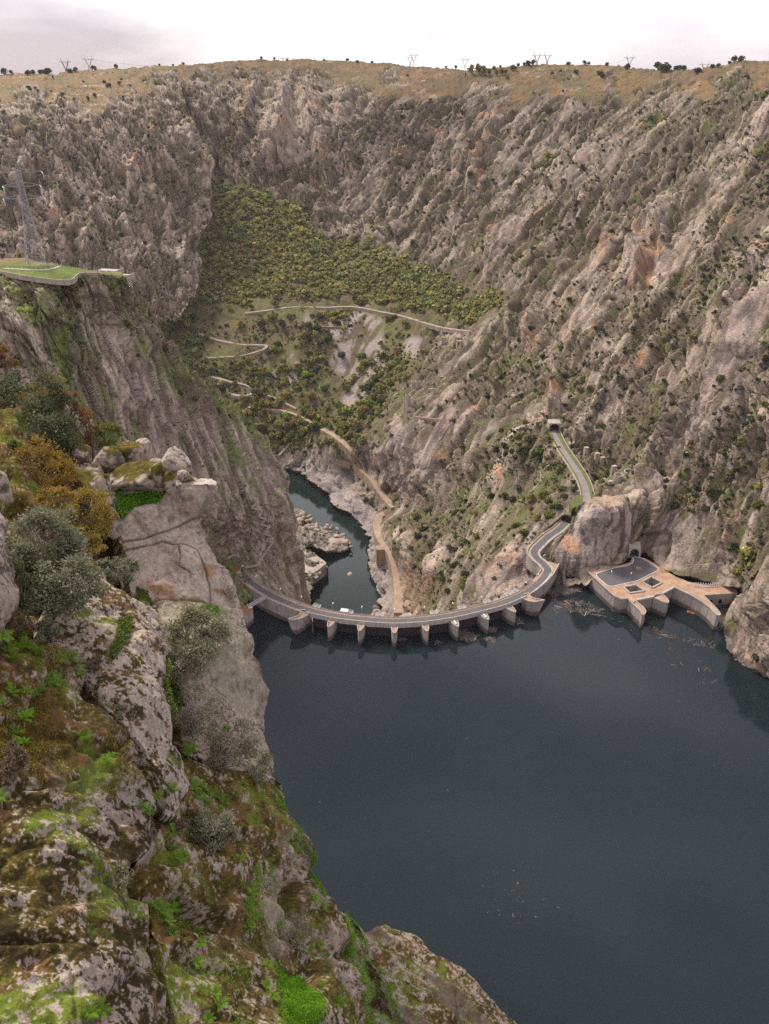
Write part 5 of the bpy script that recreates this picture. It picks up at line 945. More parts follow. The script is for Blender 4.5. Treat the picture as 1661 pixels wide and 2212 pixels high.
# footbridge and its tower on the left
a, b = at(*z4(395, 448), z=10.4), at(*z4(222, 545), z=10.4); fb = empty('footbridge', a.lerp(b, .5), 'small concrete footbridge from the dam to the left cliff', 'footbridge'); dv = (b - a).normalized(); sd = Vector((-dv.y, dv.x, 0))
part_of(fb, MB().bar(a, b, 2.0, .6), 'deck', M['pale_concrete'])
for s in (-1, 1): part_of(fb, MB().bar(a + sd * s + Vector((0, 0, .8)), b + sd * s + Vector((0, 0, .8)), .25, 1.0), 'parapet', M['pale_concrete'])
tw = empty('intake_tower', (b.x, b.y, 0), 'concrete tower standing in the water at the end of the footbridge', 'tower'); part_of(tw, MB().box((b.x - 1.0, b.y - 1.5, 2.0), 5.0, 5.5, 16, rad(-30)), 'shaft', M['concrete']); part_of(tw, MB().box((b.x - 1.0, b.y - 1.5, 10.1), 5.4, 5.9, .3, rad(-30)), 'roof', M['rust']); part_of(tw, MB().box((b.x + 1.4, b.y - .5, 10.5), 2.4, .3, 1.0, rad(30)), 'guard_rail', M['white'])
q = at(*z4(108, 215), z=10.5); gh = empty('guard_house', q, 'small hut with a rusty roof beside the left tunnel mouth', 'hut'); MB().box((0, 0, .3), 4.2, 3.4, 3.6, rad(-40)).build('wall', M['pale_concrete'], gh); MB().box((0, 0, 2.3), 4.8, 4.0, .3, rad(-40)).build('roof', M['rust'], gh)
q = at(*z4(150, 250), z=10.9); tag(MB().box(q, 1.7, 1.2, 1.2, rad(-35)).box(q + Vector((0, 0, .7)), 1.9, 1.4, .2, rad(-35)).build('generator', M['green_paint']), 'small dark green cabinet beside the hut at the tunnel mouth', 'cabinet')
# service track along the right bank of the river
def surf_line(pts, n, lift=0, f=None):
    P = [look(*q)[0] for q in pts]; L = smooth_line([tuple(p) for p in P], n)
    for _ in range(3): L[1:-1, 2] = (L[:-2, 2] + L[1:-1, 2] * 2 + L[2:, 2]) / 4
    L[:, 2] += lift; return L
t1 = surf_line([zr(*q) for q in [(250, 60), (330, 105), (430, 175), (520, 250), (585, 320), (590, 390), (640, 470), (730, 550), (790, 610), (840, 690), (910, 790), (980, 870), (1040, 940)]], 70, 2.2)
tr = empty('service_track', tuple(t1[35]), 'pale earth track on a stone wall along the right bank of the river', 'track'); part_of(tr, ribbon(t1, 6.8, lift=0, depth=9), 'retaining_wall', M['track_wall']); part_of(tr, ribbon(t1, 5.6, lift=.12, depth=.1), 'road_surface', M['track']); part_of(tr, ribbon(t1, .6, lift=.7, depth=1, off=3.2), 'parapet', M['track_wall'])
t2 = surf_line([zr(*q) for q in [(930, 1010), (885, 1060), (860, 1150), (880, 1260), (935, 1340), (1000, 1430), (1040, 1520), (1070, 1640), (1080, 1760), (1085, 1900), (1085, 2100)]], 60, 3.0)
for _ in range(20): t2[1:-1, 2] = (t2[:-2, 2] + t2[2:, 2]) / 2
tr2 = empty('crest_wall', tuple(t2[30]), 'massive brown stone wall with an earth track on top, running to the foot of the dam', 'wall'); part_of(tr2, ribbon(t2, 8.6, lift=0, depth=17), 'retaining_wall', M['track_wall']); part_of(tr2, ribbon(t2, 7.2, lift=.12, depth=.1), 'road_surface', M['track'])
bs = Vector(t2[24]) + Vector((-7, -2, 0)); part_of(tr2, MB().box(bs + Vector((0, 0, -8)), 7, 8, 17, rad(12)), 'bastion', M['track_wall'])
for L_, nm, lb in (([(300, 310), (420, 400), (470, 430), (530, 450)], 'river_wall', 'low stone retaining wall above the river rocks'), ([(530, 665), (600, 720), (665, 790)], 'river_wall', 'short brown stone wall at the lower bend of the river')):
    l = surf_line([zr(*q) for q in L_], 14, 1.0); tag(ribbon(l, 1.2, lift=1.5, depth=8).build(nm, M['track_wall']), lb, 'wall')
# dirt roads of the valley
def dirt(name, pts, w, label, n=60, lift=1.6, m='dirt_road', dep=5): l = surf_line(pts, n, lift); o = ribbon(l, [w * random.uniform(.62, .88) for _ in l], depth=dep).build(name, M[m]); tag(o, label, 'road', None); o['kind'] = 'structure'; return l
dirt('dirt_road', [(530, 680), (580, 672), (640, 664), (700, 664), (760, 667), (820, 676), (870, 685), (920, 702), (960, 714), (1020, 722)], 7, 'pale dirt road along the foot of the wood')
dirt('dirt_road', [(430, 722), (470, 735), (520, 743), (560, 746), (576, 750), (570, 760), (540, 764), (500, 770), (425, 773)], 6, 'pale hairpin of dirt road on the terraces')
dirt('dirt_road', [(458, 815), (500, 826), (530, 832), (548, 843), (545, 853), (520, 858), (500, 856)], 7, 'grassy hairpin of dirt road above the river')
dirt('dirt_road', [(548, 846), (590, 862), (640, 885)], 4, 'narrow track leading down from the lower hairpin')
dirt('dirt_road', [(535, 880), (580, 884), (630, 895), (680, 918), (720, 940)], 6, 'broad track on a wall above the river', m='track', dep=8)
dirt('dirt_road', [(645, 706), (700, 709), (745, 708)], 3, 'grassy terrace path across the scree', m='track', dep=1.5); dirt('dirt_road', [(660, 775), (690, 790), (720, 800)], 3, 'grassy terrace path below the scree', m='track', dep=1.5)
dirt('dirt_road', [(900, 912), (960, 915), (1000, 913)], 2, 'ledge path under the concrete silos', m='track', dep=2)
# concrete ruins
def silo(u, v, r, h, label, t=None, top=True):
    p = look(u, v)[0]; d = (CAMP - np.array(p)); d /= np.linalg.norm(d); p = p + Vector(d) * (r * .6)
    o = empty('silo', (p.x, p.y, p.z - 3), label, 'silo', 'concrete silos on the slope'); MB().lathe((0, 0, 0), [(r, 0), (r, h + 3), (r * .86, h + 3), (r * .86, h + .5), (0, h + .5)], 22).build('wall', M['old_concrete'], o, smooth=False); MB().lathe((0, 0, h + 2.6), [(r * 1.04, 0), (r * 1.04, .5), (r * .9, .5)], 22).build('rim', M['pale_concrete'], o)
silo(876, 889, 2.8, 15, 'left one of the twin concrete silos on the ledge'); silo(886, 890, 2.8, 14.5, 'right one of the twin concrete silos on the ledge'); silo(893, 844, 2.6, 12, 'front concrete silo of the upper group'); silo(900, 842, 2.6, 11, 'rear concrete silo of the upper group'); silo(1341, 1054, 3.0, 4, 'low round concrete tank beside the pale bluff'); silo(1359, 1031, 4.3, 4.5, 'wide round concrete tank on the slope above the bluff'); silo(1022, 720, 2, 6, 'small concrete drum beside the road end'); silo(1379, 824, 2.2, 4, 'small round tank high on the slope') if False else None
def ruin(u, v, parts, label, cat='ruin', rz=0):
    p = look(u, v)[0]; d = Vector(CAMP - np.array(p)).normalized(); p = p + d * 1.5; o = empty('concrete_ruin', p, label, cat, 'concrete ruins on the slope', rz)
    for (x, y, z, a, b, c) in parts: MB().box((x, y, z), a, b, c).build('wall', M['old_concrete'], o)
ruin(958, 748, [(0, 0, 4, 5, 3, 12), (2, 1, 7, 2, 3, 4)], 'square concrete pillar below the valley road'); ruin(991, 750, [(-2.5, 0, 3, 1.5, 3, 9), (2.5, 0, 3, 1.5, 3, 9), (0, 0, 7, 6, 3, 1.5)], 'concrete portal frame below the valley road', rz=.2); ruin(1000, 735, [(0, 0, 2, 22, 1.2, 7), (-8, -1, 1, 1.5, 2, 8), (8, -1, 1, 1.5, 2, 8)], 'long broken retaining wall under the valley road', rz=-.3)
for (u, v, h, lb) in ((1262, 985, 6, 'short concrete pillar beside the old grey road'), (1283, 1002, 7, 'second concrete pillar beside the old grey road'), (1298, 1004, 5, 'concrete block behind the pillars of the old road'), (1324, 1032, 6, 'leaning concrete slab left of the round tank'), (1318, 1062, 3, 'low square basin beside the old grey road')): ruin(u, v, [(0, 0, h / 2 - 1, 2.6, 2.2, h + 2), (.6, 0, h - .3, 3.2, 2.6, .5)], lb, rz=.3)
ruin(934, 838, [(0, 0, 1, 14, 1.5, 5), (5, 0, 3, 2, 2, 6)], 'broken concrete wall beside the upper silos', rz=-.2); ruin(884, 899, [(0, 0, 0, 6, 4, 9), (5, 2, -1, 5, 5, 5)], 'brown masonry base under the twin silos', rz=.2); ruin(1013, 912, [(0, 0, 2, 2.6, 2.6, 8)], 'lone pale concrete post on the ledge')
p = look(548, 575)[0]; tv = empty('watch_tower', p, 'small roofless stone tower standing in the wood', 'tower')
for (x, y, a, b, h) in ((-3.2, 0, 1, 7, 11), (3.2, 0, 1, 7, 9.5), (0, 3.2, 6, 1, 10), (0, -3.2, 6, 1, 7.5)): MB().box((x, y, h / 2 - 2), a, b, h + 2).build('wall', M['old_concrete'], tv)
# zigzag stair on the left cliff
sq = [(x * .3576, (1700 + y / 1.51) / 1.852) for x, y in [(1557, 465), (1535, 500), (1578, 515), (1560, 555), (1592, 566), (1578, 600), (1612, 612), (1592, 655), (1632, 665), (1612, 705), (1648, 712), (1612, 772), (1580, 800), (1558, 845), (1480, 862)]]
sp = [look(*q)[0] for q in sq]; sw = empty('cliff_stair', sp[7], 'zigzag concrete stair climbing the dark cliff beside the tunnel', 'stairs')
for a, b in zip(sp, sp[1:]):
    a2, b2 = (q + Vector(CAMP - np.array(q)).normalized() * 1.4 for q in (a, b)); f = part_of(sw, MB().bar(a2, b2, 1.5, .5), 'flight', M['pale_concrete']); k = MB(); k.bar(a2 + Vector((0, -.7, 1)), b2 + Vector((0, -.7, 1)), .12)
    for s in (0, .5, 1): c = a2.lerp(b2, s) + Vector((0, -.7, 0)); k.bar(c, c + Vector((0, 0, 1)), .1)
    part_of(sw, k, 'handrail', M['old_concrete'], f)
# lawn on the cliff top: wall, path, fence, look-outs
LW = smooth_line([tuple(at(*z6(*q), z=190.3)) for q in [(-60, 1062), (0, 1070), (330, 1130), (660, 1170), (790, 1165), (880, 1095), (1000, 1088), (1130, 1090)]], 60)
tag(ribbon(LW, .6, lift=.5, depth=2.6).build('garden_wall', M['old_concrete']), 'low stone wall along the edge of the cliff top lawn', 'wall')
tag(ribbon(smooth_line([tuple(at(*z6(*q), z=190.3)) for q in [(40, 1034), (200, 1040), (330, 1048), (480, 1050), (600, 1030), (660, 1008)]], 40), 2.2, depth=.6).build('garden_path', M['pale_concrete']), 'pale curved path across the lawn', 'path')['kind'] = 'structure'
def fence(uv, z, label, sp_=2.2):
    L = smooth_line([tuple(at(*z6(*q), z=z)) for q in uv], 40); r = empty('fence', tuple(L[20]), label, 'fence'); l = np.array(L[20])
    for h in (.6, 1.2): k = MB(); k.tube([tuple(p - l + np.array([0, 0, h])) for p in L], .06, 4); k.build('rail', M['bark'], r)
    for p in L[::3]: MB().bar(tuple(p - l), tuple(p - l + np.array([0, 0, 1.35])), .14).build('post', M['bark'], r)
fence([(0, 1030), (200, 1035), (330, 1042), (480, 1044), (600, 1024), (650, 1004)], 190.4, 'dark wooden fence beside the pale path on the lawn'); fence([(690, 1020), (850, 1035), (1000, 1050), (1120, 1062)], 190.2, 'wooden fence along the far edge of the lawn')
for uv, (a, b, c), lb in ((z6(1205, 1075), (13, 9, 1.6), 'concrete look-out balcony at the tip of the lawn'), (z6(1385, 1125), (8, 7, 1.4), 'smaller concrete look-out below the tip of the lawn')):
    p = at(*uv, Y=447 if a > 10 else 462); r = empty('lookout', p, lb, 'lookout', None, rad(-12)); MB().box((0, 0, 0), a, b, c).build('platform', M['pale_concrete'], r); MB().box((-.8, .5, -5), a * .72, b * .8, 9).build('support', M['pale_concrete'], r); MB().box((0, -b / 2, 1.2), a, .35, .9).box((a / 2, 0, 1.2), .35, b, .9).build('parapet', M['pale_concrete'], r)
# lattice pylons
def lattice(k, a0, a1, w0, w1, n, r):
    """four-legged lattice body from height a0 to a1"""
    q = lambda z, w: [Vector((s * w / 2, t * w / 2, z)) for s, t in ((-1, -1), (1, -1), (1, 1), (-1, 1))]
    for i in range(n):
        z0, z1 = a0 + (a1 - a0) * i / n, a0 + (a1 - a0) * (i + 1) / n; A = q(z0, w0 + (w1 - w0) * i / n); B = q(z1, w0 + (w1 - w0) * (i + 1) / n)
        for j in range(4):
            k.bar(A[j], B[j], r * 1.5); k.bar(A[j], B[(j + 1) % 4], r); k.bar(A[(j + 1) % 4], B[j], r); k.bar(B[j], B[(j + 1) % 4], r)
def y_pylon():
    r = empty('pylon', (0, 0, 0), 'x', 'pylon'); k = MB(); lattice(k, 0, 17, 6, 2.4, 4, .32); k.build('body', M['galv'], r); k = MB()
    for s in (-1, 1):
        for o_ in (-.7, .7): k.bar((s * .6, o_, 17), (s * 5.2, o_, 28), .45); k.bar((s * 1.6, o_, 17), (s * 6.6, o_, 28), .4); k.bar((s * 6, o_, 28), (s * 7.2, 0, 34), .45)
        for i in range(5): k.bar((s * (.6 + .92 * i), -.7, 17 + 2.2 * i), (s * (2.6 + 1.0 * i), .7, 19.2 + 2.2 * i), .25)
    k.build('fork', M['galv'], r); k = MB()
    for o_ in (-.7, .7): k.bar((-12, o_ * .3, 28.6), (12, o_ * .3, 28.6), .4); k.bar((-7, o_, 27.4), (7, o_, 27.4), .4); k.bar((-12, 0, 28.6), (-7, o_, 27.4), .35); k.bar((12, 0, 28.6), (7, o_, 27.4), .35)
    k.build('crossarm', M['galv'], r); return r
yp = None; tops = []
for (u, v, h, lb) in ((144, 158, 32, 'lattice pylon on the skyline, leftmost of all'), (194, 152, 32, 'lattice pylon behind the dark trees at the left of the skyline'), (616, 131, 12, 'top of a pylon just showing over the crest, left of centre'), (655, 131, 10, 'pylon tip barely showing over the crest, left of centre'), (893, 143, 31, 'tallest pylon near the middle of the skyline'), (1004, 151, 30, 'pylon right of the middle, above the poplars'), (1159, 142, 29, 'left one of the pair of pylons at the right of the skyline'), (1181, 141, 28, 'right one of the pair of pylons at the right of the skyline'), (1358, 147, 29, 'lone pylon on the right part of the skyline'), (1522, 148, 16, 'small pale pylon near the right end of the skyline'), (886, 143, 24, 'faint farther pylon beside the tallest one')):
    P0 = look(u, v + 4)[0]; p = Vector(CAMP) + (P0 - Vector(CAMP)) * 1.06; s = h * 1.12 / 34 * (p.y / 1728) * 1.0
    s = (h / FOC * p.length) / 34.0
    if yp is None: yp = r = y_pylon()
    else:
        r = yp.copy(); COL.objects.link(r)
        for ch in yp.children: c = ch.copy(); COL.objects.link(c); c.parent = r
    if h < 20: s = 30 / FOC * p.length / 34; 
    zb = at(u, v - h, Y=p.y).z - 34 * s; r.location = (at(u, v, Y=p.y).x, p.y, zb); r.scale = (s, s, s); r.rotation_euler = (0, 0, rad(random.uniform(-15, 15))); tag(r, lb, 'pylon', 'pylons along the skyline'); tops.append(Vector(r.location) + Vector((0, 0, 28 * s)))
def wire(a, b, sag, r): 
    k = MB(); k.tube([a.lerp(b, s) - Vector((0, 0, sag * 4 * s * (1 - s))) for s in np.linspace(0, 1, 14)], r, 4, cap=False); return k
for i, j, lb in ((0, 1, 'power line between the two left pylons'), (1, 2, 'power line running behind the left crest'), (4, 5, 'power line between the middle pylons'), (5, 6, 'power line from the middle to the pair of pylons'), (7, 8, 'power line from the pair to the lone right pylon')):
    tag(wire(tops[i], tops[j], 16, .16).build('power_line', M['galv']), lb, 'cable')
bp = at(80, 574, z=190.5); big = empty('pylon', bp, 'tall lattice pylon with pale green insulators on the cliff top lawn', 'pylon', None, rad(14))
k = MB(); lattice(k, 0, 16, 9.5, 6.2, 3, .17); lattice(k, 16, 30, 6.2, 3.2, 4, .14); k.build('body', M['galv'], big); k = MB(); lattice(k, 30, 50, 3.2, 1.9, 7, .12); k.build('mast', M['galv'], big)
for z, w in ((33.5, 10.0), (39.5, 9.0), (46, 11.0)):
    k = MB(); ins = MB()
    for s in (-1, 1):
        for o_ in (-1.2, 1.2): k.bar((s * 1.2, o_, z), (s * w, 0, z + .6), .14); k.bar((s * 1.2, o_, z + 2.2), (s * w, 0, z + .6), .12)
        for j in range(4): f = .2 + .2 * j; k.bar((s * (1.2 + (w - 1.2) * f), 1.2 * (1 - f), z + .6 * f), (s * (1.2 + (w - 1.2) * (f + .1)), -1.2 * (1 - f), z + 1.4), .09)
        ins.tube([(s * w, 0, z + .4), (s * w + .8, -2.6, z + .1), (s * w + 1.0, -3.4, z - .2)], .22, 6); ins.tube([(s * w + 1.0, -3.2, z), (s * w + 1.2, -3.4, z - 2.6)], .2, 6)
    a = k.build('crossarm', M['galv'], big); ins.build('insulator', M['insulator'], a)
k = MB()
for s in (-1, 1): k.bar((s * .9, 0, 50), (s * 7.5, 0, 53), .15); k.bar((s * .9, 0, 51.5), (s * 7.5, 0, 53), .12)
k.build('earth_peak', M['galv'], big)

# ---------------------------------------------------------------- vegetation of the gorge
def clump(nq, seed, lobes=6, s=.3, flat=1.0, lobe_r=(.38, .6), stretch=1.0):
    """crown of leaf clumps, unit radius: verts (4n,3), per-vertex tint"""
    r = np.random.default_rng(seed); c = r.normal(size=(lobes, 3)); c /= np.linalg.norm(c, axis=1, keepdims=True); c *= r.uniform(.25, .62, (lobes, 1)); c[:, 2] = np.abs(c[:, 2]) * .9 - .1
    lr = r.uniform(*lobe_r, lobes); k = r.integers(0, lobes, nq); d = r.normal(size=(nq, 3)); d[:, 2] += .25; d /= np.linalg.norm(d, axis=1, keepdims=True)
    p = c[k] + d * (lr[k] * r.uniform(.7, 1.05, nq))[:, None]; n = d + r.normal(size=(nq, 3)) * .5 + np.array([0, 0, .35]); n /= np.linalg.norm(n, axis=1, keepdims=True)
    a = np.cross(n, r.normal(size=(nq, 3))); a /= np.linalg.norm(a, axis=1, keepdims=True); b = np.cross(n, a); sz = s * r.uniform(.6, 1.3, nq)[:, None]
    V = np.stack([p - a * sz - b * sz * .6, p + a * sz * .7 - b * sz * .8, p + a * sz + b * sz * .6, p - a * sz * .6 + b * sz * .9], 1).reshape(-1, 3); V[:, 2] *= flat
    tint = np.repeat(r.uniform(.65, 1.3, nq) * (1 + .2 * r.normal(size=lobes))[k], 4); return V, np.clip(tint, .4, 1.7)
def clump_mesh(name, *a, **k):
    V, t = clump(*a, **k); return mesh_np(name, V, np.arange(len(V)).reshape(-1, 4), M['leaf'], col=np.repeat(t[:, None], 3, 1), link=False)
def scatter(name, pts, rad_, cols, protos, label, zsc=(.8, 1.1), seed=0, lift=.45):
    r = np.random.default_rng(seed); Vs, Cs = [], []
    for k, (P, T) in enumerate(protos):
        ix = np.arange(k, len(pts), len(protos)); n = len(ix)
        if n == 0: continue
        a = r.uniform(0, 6.283, n); ca, sa = np.cos(a)[:, None], np.sin(a)[:, None]; x = P[None, :, 0] * ca - P[None, :, 1] * sa; y = P[None, :, 0] * sa + P[None, :, 1] * ca
        z = P[None, :, 2] * r.uniform(*zsc, (n, 1)) + lift; V = np.stack([x, y, np.broadcast_to(z, x.shape)], -1) * rad_[ix][:, None, None] + pts[ix][:, None, :]
        Vs.append(V.reshape(-1, 3)); Cs.append((cols[ix][:, None, :] * T[None, :, None]).reshape(-1, 3))
    V = np.concatenate(Vs); C = np.concatenate(Cs); o = mesh_np(name, V, np.arange(len(V)).reshape(-1, 4), M['leaf'], col=C); return tag(o, label, None, None, 'stuff')
PAL = dict(dark=(.080, .092, .052), olive=(.175, .168, .058), green=(.145, .180, .055), yellow=(.265, .235, .07), rust=(.26, .16, .07), grey=(.14, .148, .105), brown=(.175, .135, .085), bright=(.21, .27, .05))
def pick_cols(n, names, w, seed):
    r = np.random.default_rng(seed); k = r.choice(len(names), n, p=np.array(w) / sum(w)); c = np.array([PAL[x] for x in names])[k]; return c * r.uniform(.8, 1.25, (n, 1)), k
def choose(dens, n, seed, minpx=0, taken=None):
    """survey positions on the terrain, denser where dens is high, kept apart on the ground"""
    r = np.random.default_rng(seed); d = np.clip(dens, 0, None).ravel(); ok = (keepA & (RA > 0)).ravel(); d = d * ok; ix = r.choice(d.size, min(n * 3, int((d > 0).sum())), replace=False, p=d / d.sum())
    if minpx:
        cell = {}; out = []
        for i in ix:
            u, v = UA.ravel()[i], VA.ravel()[i]; key = (int(u / minpx), int(v / minpx))
            if any((key[0] + a, key[1] + b) in cell and np.hypot(u - cell[(key[0] + a, key[1] + b)][0], v - cell[(key[0] + a, key[1] + b)][1]) < minpx for a in (-1, 0, 1) for b in (-1, 0, 1)): continue
            cell[key] = (u, v); out.append(i)
            if len(out) >= n: break
        ix = np.array(out)
    return ix[:n]
PAf, NAf, UAf, VAf = PA.reshape(-1, 3), NA.reshape(-1, 3), UA.ravel(), VA.ravel()
nfield = fbm(PAf, 55, 4, 900).reshape(UA.shape); land = (~MA['river'] & ~MA['resv']).astype(float); A0m = (RA == 1) * land
def clear_of(pts, w):
    m = np.ones(UA.shape)
    d, _, _ = polydist(pts, UA, VA); return (d > w).astype(float)
roads_clear = clear_of([(530, 680), (580, 672), (640, 664), (700, 664), (760, 667), (820, 676), (870, 685), (920, 702), (1020, 722)], 5) * clear_of([(430, 722), (470, 735), (520, 743), (576, 750), (540, 764), (425, 773)], 5) * clear_of([(458, 815), (500, 826), (548, 843), (500, 858)], 5) * clear_of([(1199, 932), (1225, 975), (1250, 1035), (1272, 1088)], 11) * clear_of([zr(*q) for q in [(250, 60), (430, 175), (585, 320), (590, 390), (730, 550), (840, 690), (1040, 940), (885, 1060), (860, 1150), (935, 1340), (1040, 1520), (1085, 1900), (1085, 2100)]], 11) * clear_of([(1163, 1259), (1182, 1235), (1156, 1204), (1153, 1191), (1186, 1157), (1222, 1128)], 11)
nowhere = 1 - soft([(1262, 1090), (1390, 1060), (1600, 1262), (1570, 1340), (1200, 1300), (1175, 1190)], UA, VA, 1) * (RA != 6)
P_far = [clump(30, 10 + k, 5, .36) for k in range(6)]; P_mid = [clump(80, 30 + k, 7, .22) for k in range(6)]; P_low = [clump(14, 50 + k, 4, .42, .6) for k in range(5)]
# the wood in the side valley
nf2 = fbm(PAf, 24, 3, 902).reshape(UA.shape); ix = choose(sstep(MA['forest'] + .42 * nfield + .22 * nf2, .42, .85) * A0m * roads_clear * np.clip(1 + .9 * nfield, .1, 2), 3300, 1, 2.8); c, _ = pick_cols(len(ix), ['olive', 'green', 'yellow', 'dark', 'rust', 'grey'], [5, 3, 1.6, 1.3, .25, .9], 2)
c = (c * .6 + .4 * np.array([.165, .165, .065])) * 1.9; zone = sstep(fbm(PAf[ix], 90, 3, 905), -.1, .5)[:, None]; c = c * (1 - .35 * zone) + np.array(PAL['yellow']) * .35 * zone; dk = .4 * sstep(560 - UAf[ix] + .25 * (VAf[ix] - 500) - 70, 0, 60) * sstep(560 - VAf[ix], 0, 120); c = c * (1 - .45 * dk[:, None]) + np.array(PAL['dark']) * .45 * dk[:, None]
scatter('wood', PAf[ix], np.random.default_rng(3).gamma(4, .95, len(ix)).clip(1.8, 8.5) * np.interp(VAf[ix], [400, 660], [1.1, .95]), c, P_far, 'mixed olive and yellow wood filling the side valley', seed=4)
# low scrub and dark evergreen shrubs over the slopes
rough = np.clip(.25 + .9 * nfield + .55 * VEGA, .03, 2) * A0m * nowhere * roads_clear * (1 - MA['forest']) * (1 - .9 * MA['scree']) * (1 - .96 * MA['plat']) * (1 - .85 * MA['slab']) * (1 - MA['riverside'])
ix = choose(rough * (1 + 1.6 * MA['herb']) + 1.1 * (RA == 2) * (.3 + VEGA) * (1 - MA['plat']), 9000, 5, 2.4); c, _ = pick_cols(len(ix), ['dark', 'olive', 'brown', 'grey', 'green'], [4, 3, 2, 2, 1], 6)
scatter('scrub', PAf[ix], np.random.default_rng(7).uniform(.7, 1.7, len(ix)) * np.interp(np.linalg.norm(PAf[ix], axis=1), [400, 1500], [.8, 1.5]), c, P_low, 'low scrub dotted over the rocky slopes', seed=8, lift=.3)
sd_ = 2.2 * MA['gully'] + rough * np.interp(VA, [200, 700, 1100], [.75, 1.0, .9]) + .8 * (RA == 2) * (.25 + VEGA) * (1 - .9 * MA['plat'])
ix = choose(sd_, 3700, 9, 5.5); c, kk = pick_cols(len(ix), ['dark', 'olive', 'grey', 'green', 'rust'], [6, 2.6, 2, 1.2, .25], 10); rr = np.random.default_rng(11).gamma(6, .34, len(ix)) * np.interp(np.linalg.norm(PAf[ix] - CAMP, axis=1), [450, 1500], [.85, 1.25])
big_px = rr / np.linalg.norm(PAf[ix] - CAMP, axis=1); order = np.argsort(-big_px); ind, rest = order[:290], order[290:]
scatter('hillside_shrubs', PAf[ix[rest]], rr[rest], c[rest], P_far, 'dark evergreen shrubs scattered over the gorge sides', seed=12)
SHR = [clump_mesh('shrub', 120, 70 + k, 7, .19) for k in range(6)]; CN = ['dark green', 'olive green', 'grey green', 'fresh green', 'rust brown']
def where(u, v, far):
    if far: return 'on the far left promontory'
    if v < 420: return 'high on the back wall' if u < 1000 else 'near the top of the right slope'
    if u < 1000: return 'on the rocks below the silos' if v > 880 else 'on the crags above the valley road' if v > 560 else 'at the foot of the back wall'
    if v > 1000: return 'on the slope beside the old grey road' if u < 1300 else 'on the slabs above the intake platform'
    return ('on the crags left of the slope tunnel' if u < 1190 else 'above the slope tunnel' if u < 1400 else 'between the slanting slabs of the right slope') if v > 640 else 'in the upper right gullies'
def inst(me, name, p, s, col, label, cat, group, rz=0, sz=None, kind=None):
    o = bpy.data.objects.new(name, me); COL.objects.link(o); o.location = p; o.scale = (s, s, sz or s); o.rotation_euler = (0, 0, rz); o.color = (*col, 1); return tag(o, label, cat, group, kind)
MARK = [(1199, 932, 'the slope tunnel'), (1385, 600, 'the orange crag'), (1455, 455, 'the tall pale spire'), (1183, 890, 'the pinnacle over the tunnel'), (1358, 1020, 'the round tank'), (881, 870, 'the twin silos'), (896, 830, 'the upper silos'), (1020, 722, 'the end of the dirt road'), (1280, 1150, 'the pale bluff'), (1370, 1210, 'the car park tunnel'), (1530, 1258, 'the row of steel frames'), (1500, 900, 'the long slanting slab'), (1600, 770, 'the slab at the right edge'), (1620, 1000, 'the right hand gully'),
    (850, 1110, 'the bend of the stone wall'), (1060, 1250, 'the rounded slab'), (1150, 720, 'the ochre streaked crag'), (1300, 540, 'the small orange crag'), (1050, 330, 'the white streaked face'), (620, 280, 'the bright cliff face'), (850, 350, 'the notch of the back wall'), (740, 450, 'the head of the wood'), (960, 560, 'the right rim of the wood'), (430, 420, 'the edge of the far left cliff'), (200, 460, 'the pale face of the far left cliff'), (250, 300, 'the top of the far left cliff'), (60, 420, 'the big pylon'), (1240, 300, 'the dark cleft'), (1500, 320, 'the upper right shoulder'), (1600, 500, 'the bushy right gully'), (1420, 760, 'the middle gully'), (1000, 800, 'the crags under the road end'), (1100, 1000, 'the slope left of the old road'), (1570, 1150, 'the cleft above the intake'), (120, 700, 'the lawn wall'), (1250, 480, 'the upper middle crags')]
items = []
for j in ind:
    i = ix[j]; size = 'large' if big_px[j] > np.median(big_px[ind]) else 'small'
    items.append((inst(SHR[j % 6], 'shrub', Vector(PAf[i]) + Vector((0, 0, rr[j] * .4)), rr[j], c[j], 'x', 'shrub', 'shrubs of the gorge sides', random.uniform(0, 6.28), rr[j] * random.uniform(.75, 1.05)), '%s %s shrub' % (size, CN[kk[j]]), UAf[i], VAf[i]))
say_which(items, MARK)
# trees of the terraces
TRK = MB().tube([(0, 0, -1.2), (.05, 0, -.6), (0, .04, .1)], [.11, .085, .05], 6).mesh('trunk', M['bark']); TC = [clump_mesh('crown', 200, 90 + k, 9, .17) for k in range(7)]
dn = MA['terr'] * A0m * roads_clear * (1 - .85 * MA['scree']) * np.clip(.55 + 1.5 * nfield, .03, 2.5); ixt = choose(dn, 1500, 13, 5.0); ct, kt = pick_cols(len(ixt), ['olive', 'green', 'yellow', 'dark', 'bright', 'rust'], [3.5, 3, 2.4, 2, .8, .5], 14); rt = np.clip(np.random.default_rng(15).gamma(4, .78, len(ixt)), 1.2, 7); ct = ct * 1.3
od = np.argsort(-rt / np.linalg.norm(PAf[ixt] - CAMP, axis=1)); it, rs = od[:240], od[240:]; CT = ['olive', 'green', 'yellowing', 'dark green', 'bright green', 'russet']
scatter('terrace_bushes', PAf[ixt[rs]], rt[rs] * .8, ct[rs], P_mid, 'small bushes between the terrace trees', seed=16)
def zone_t(u, v):
    return ('on the bank below the dirt road' if v < 740 else 'inside the upper hairpin' if v < 790 and u < 600 else 'beside the lower hairpin' if u < 600 else 'at the edge of the scree' if v < 860 else 'beside the river track') + (' to the left' if u < 520 else '' if u < 700 else ' to the right')
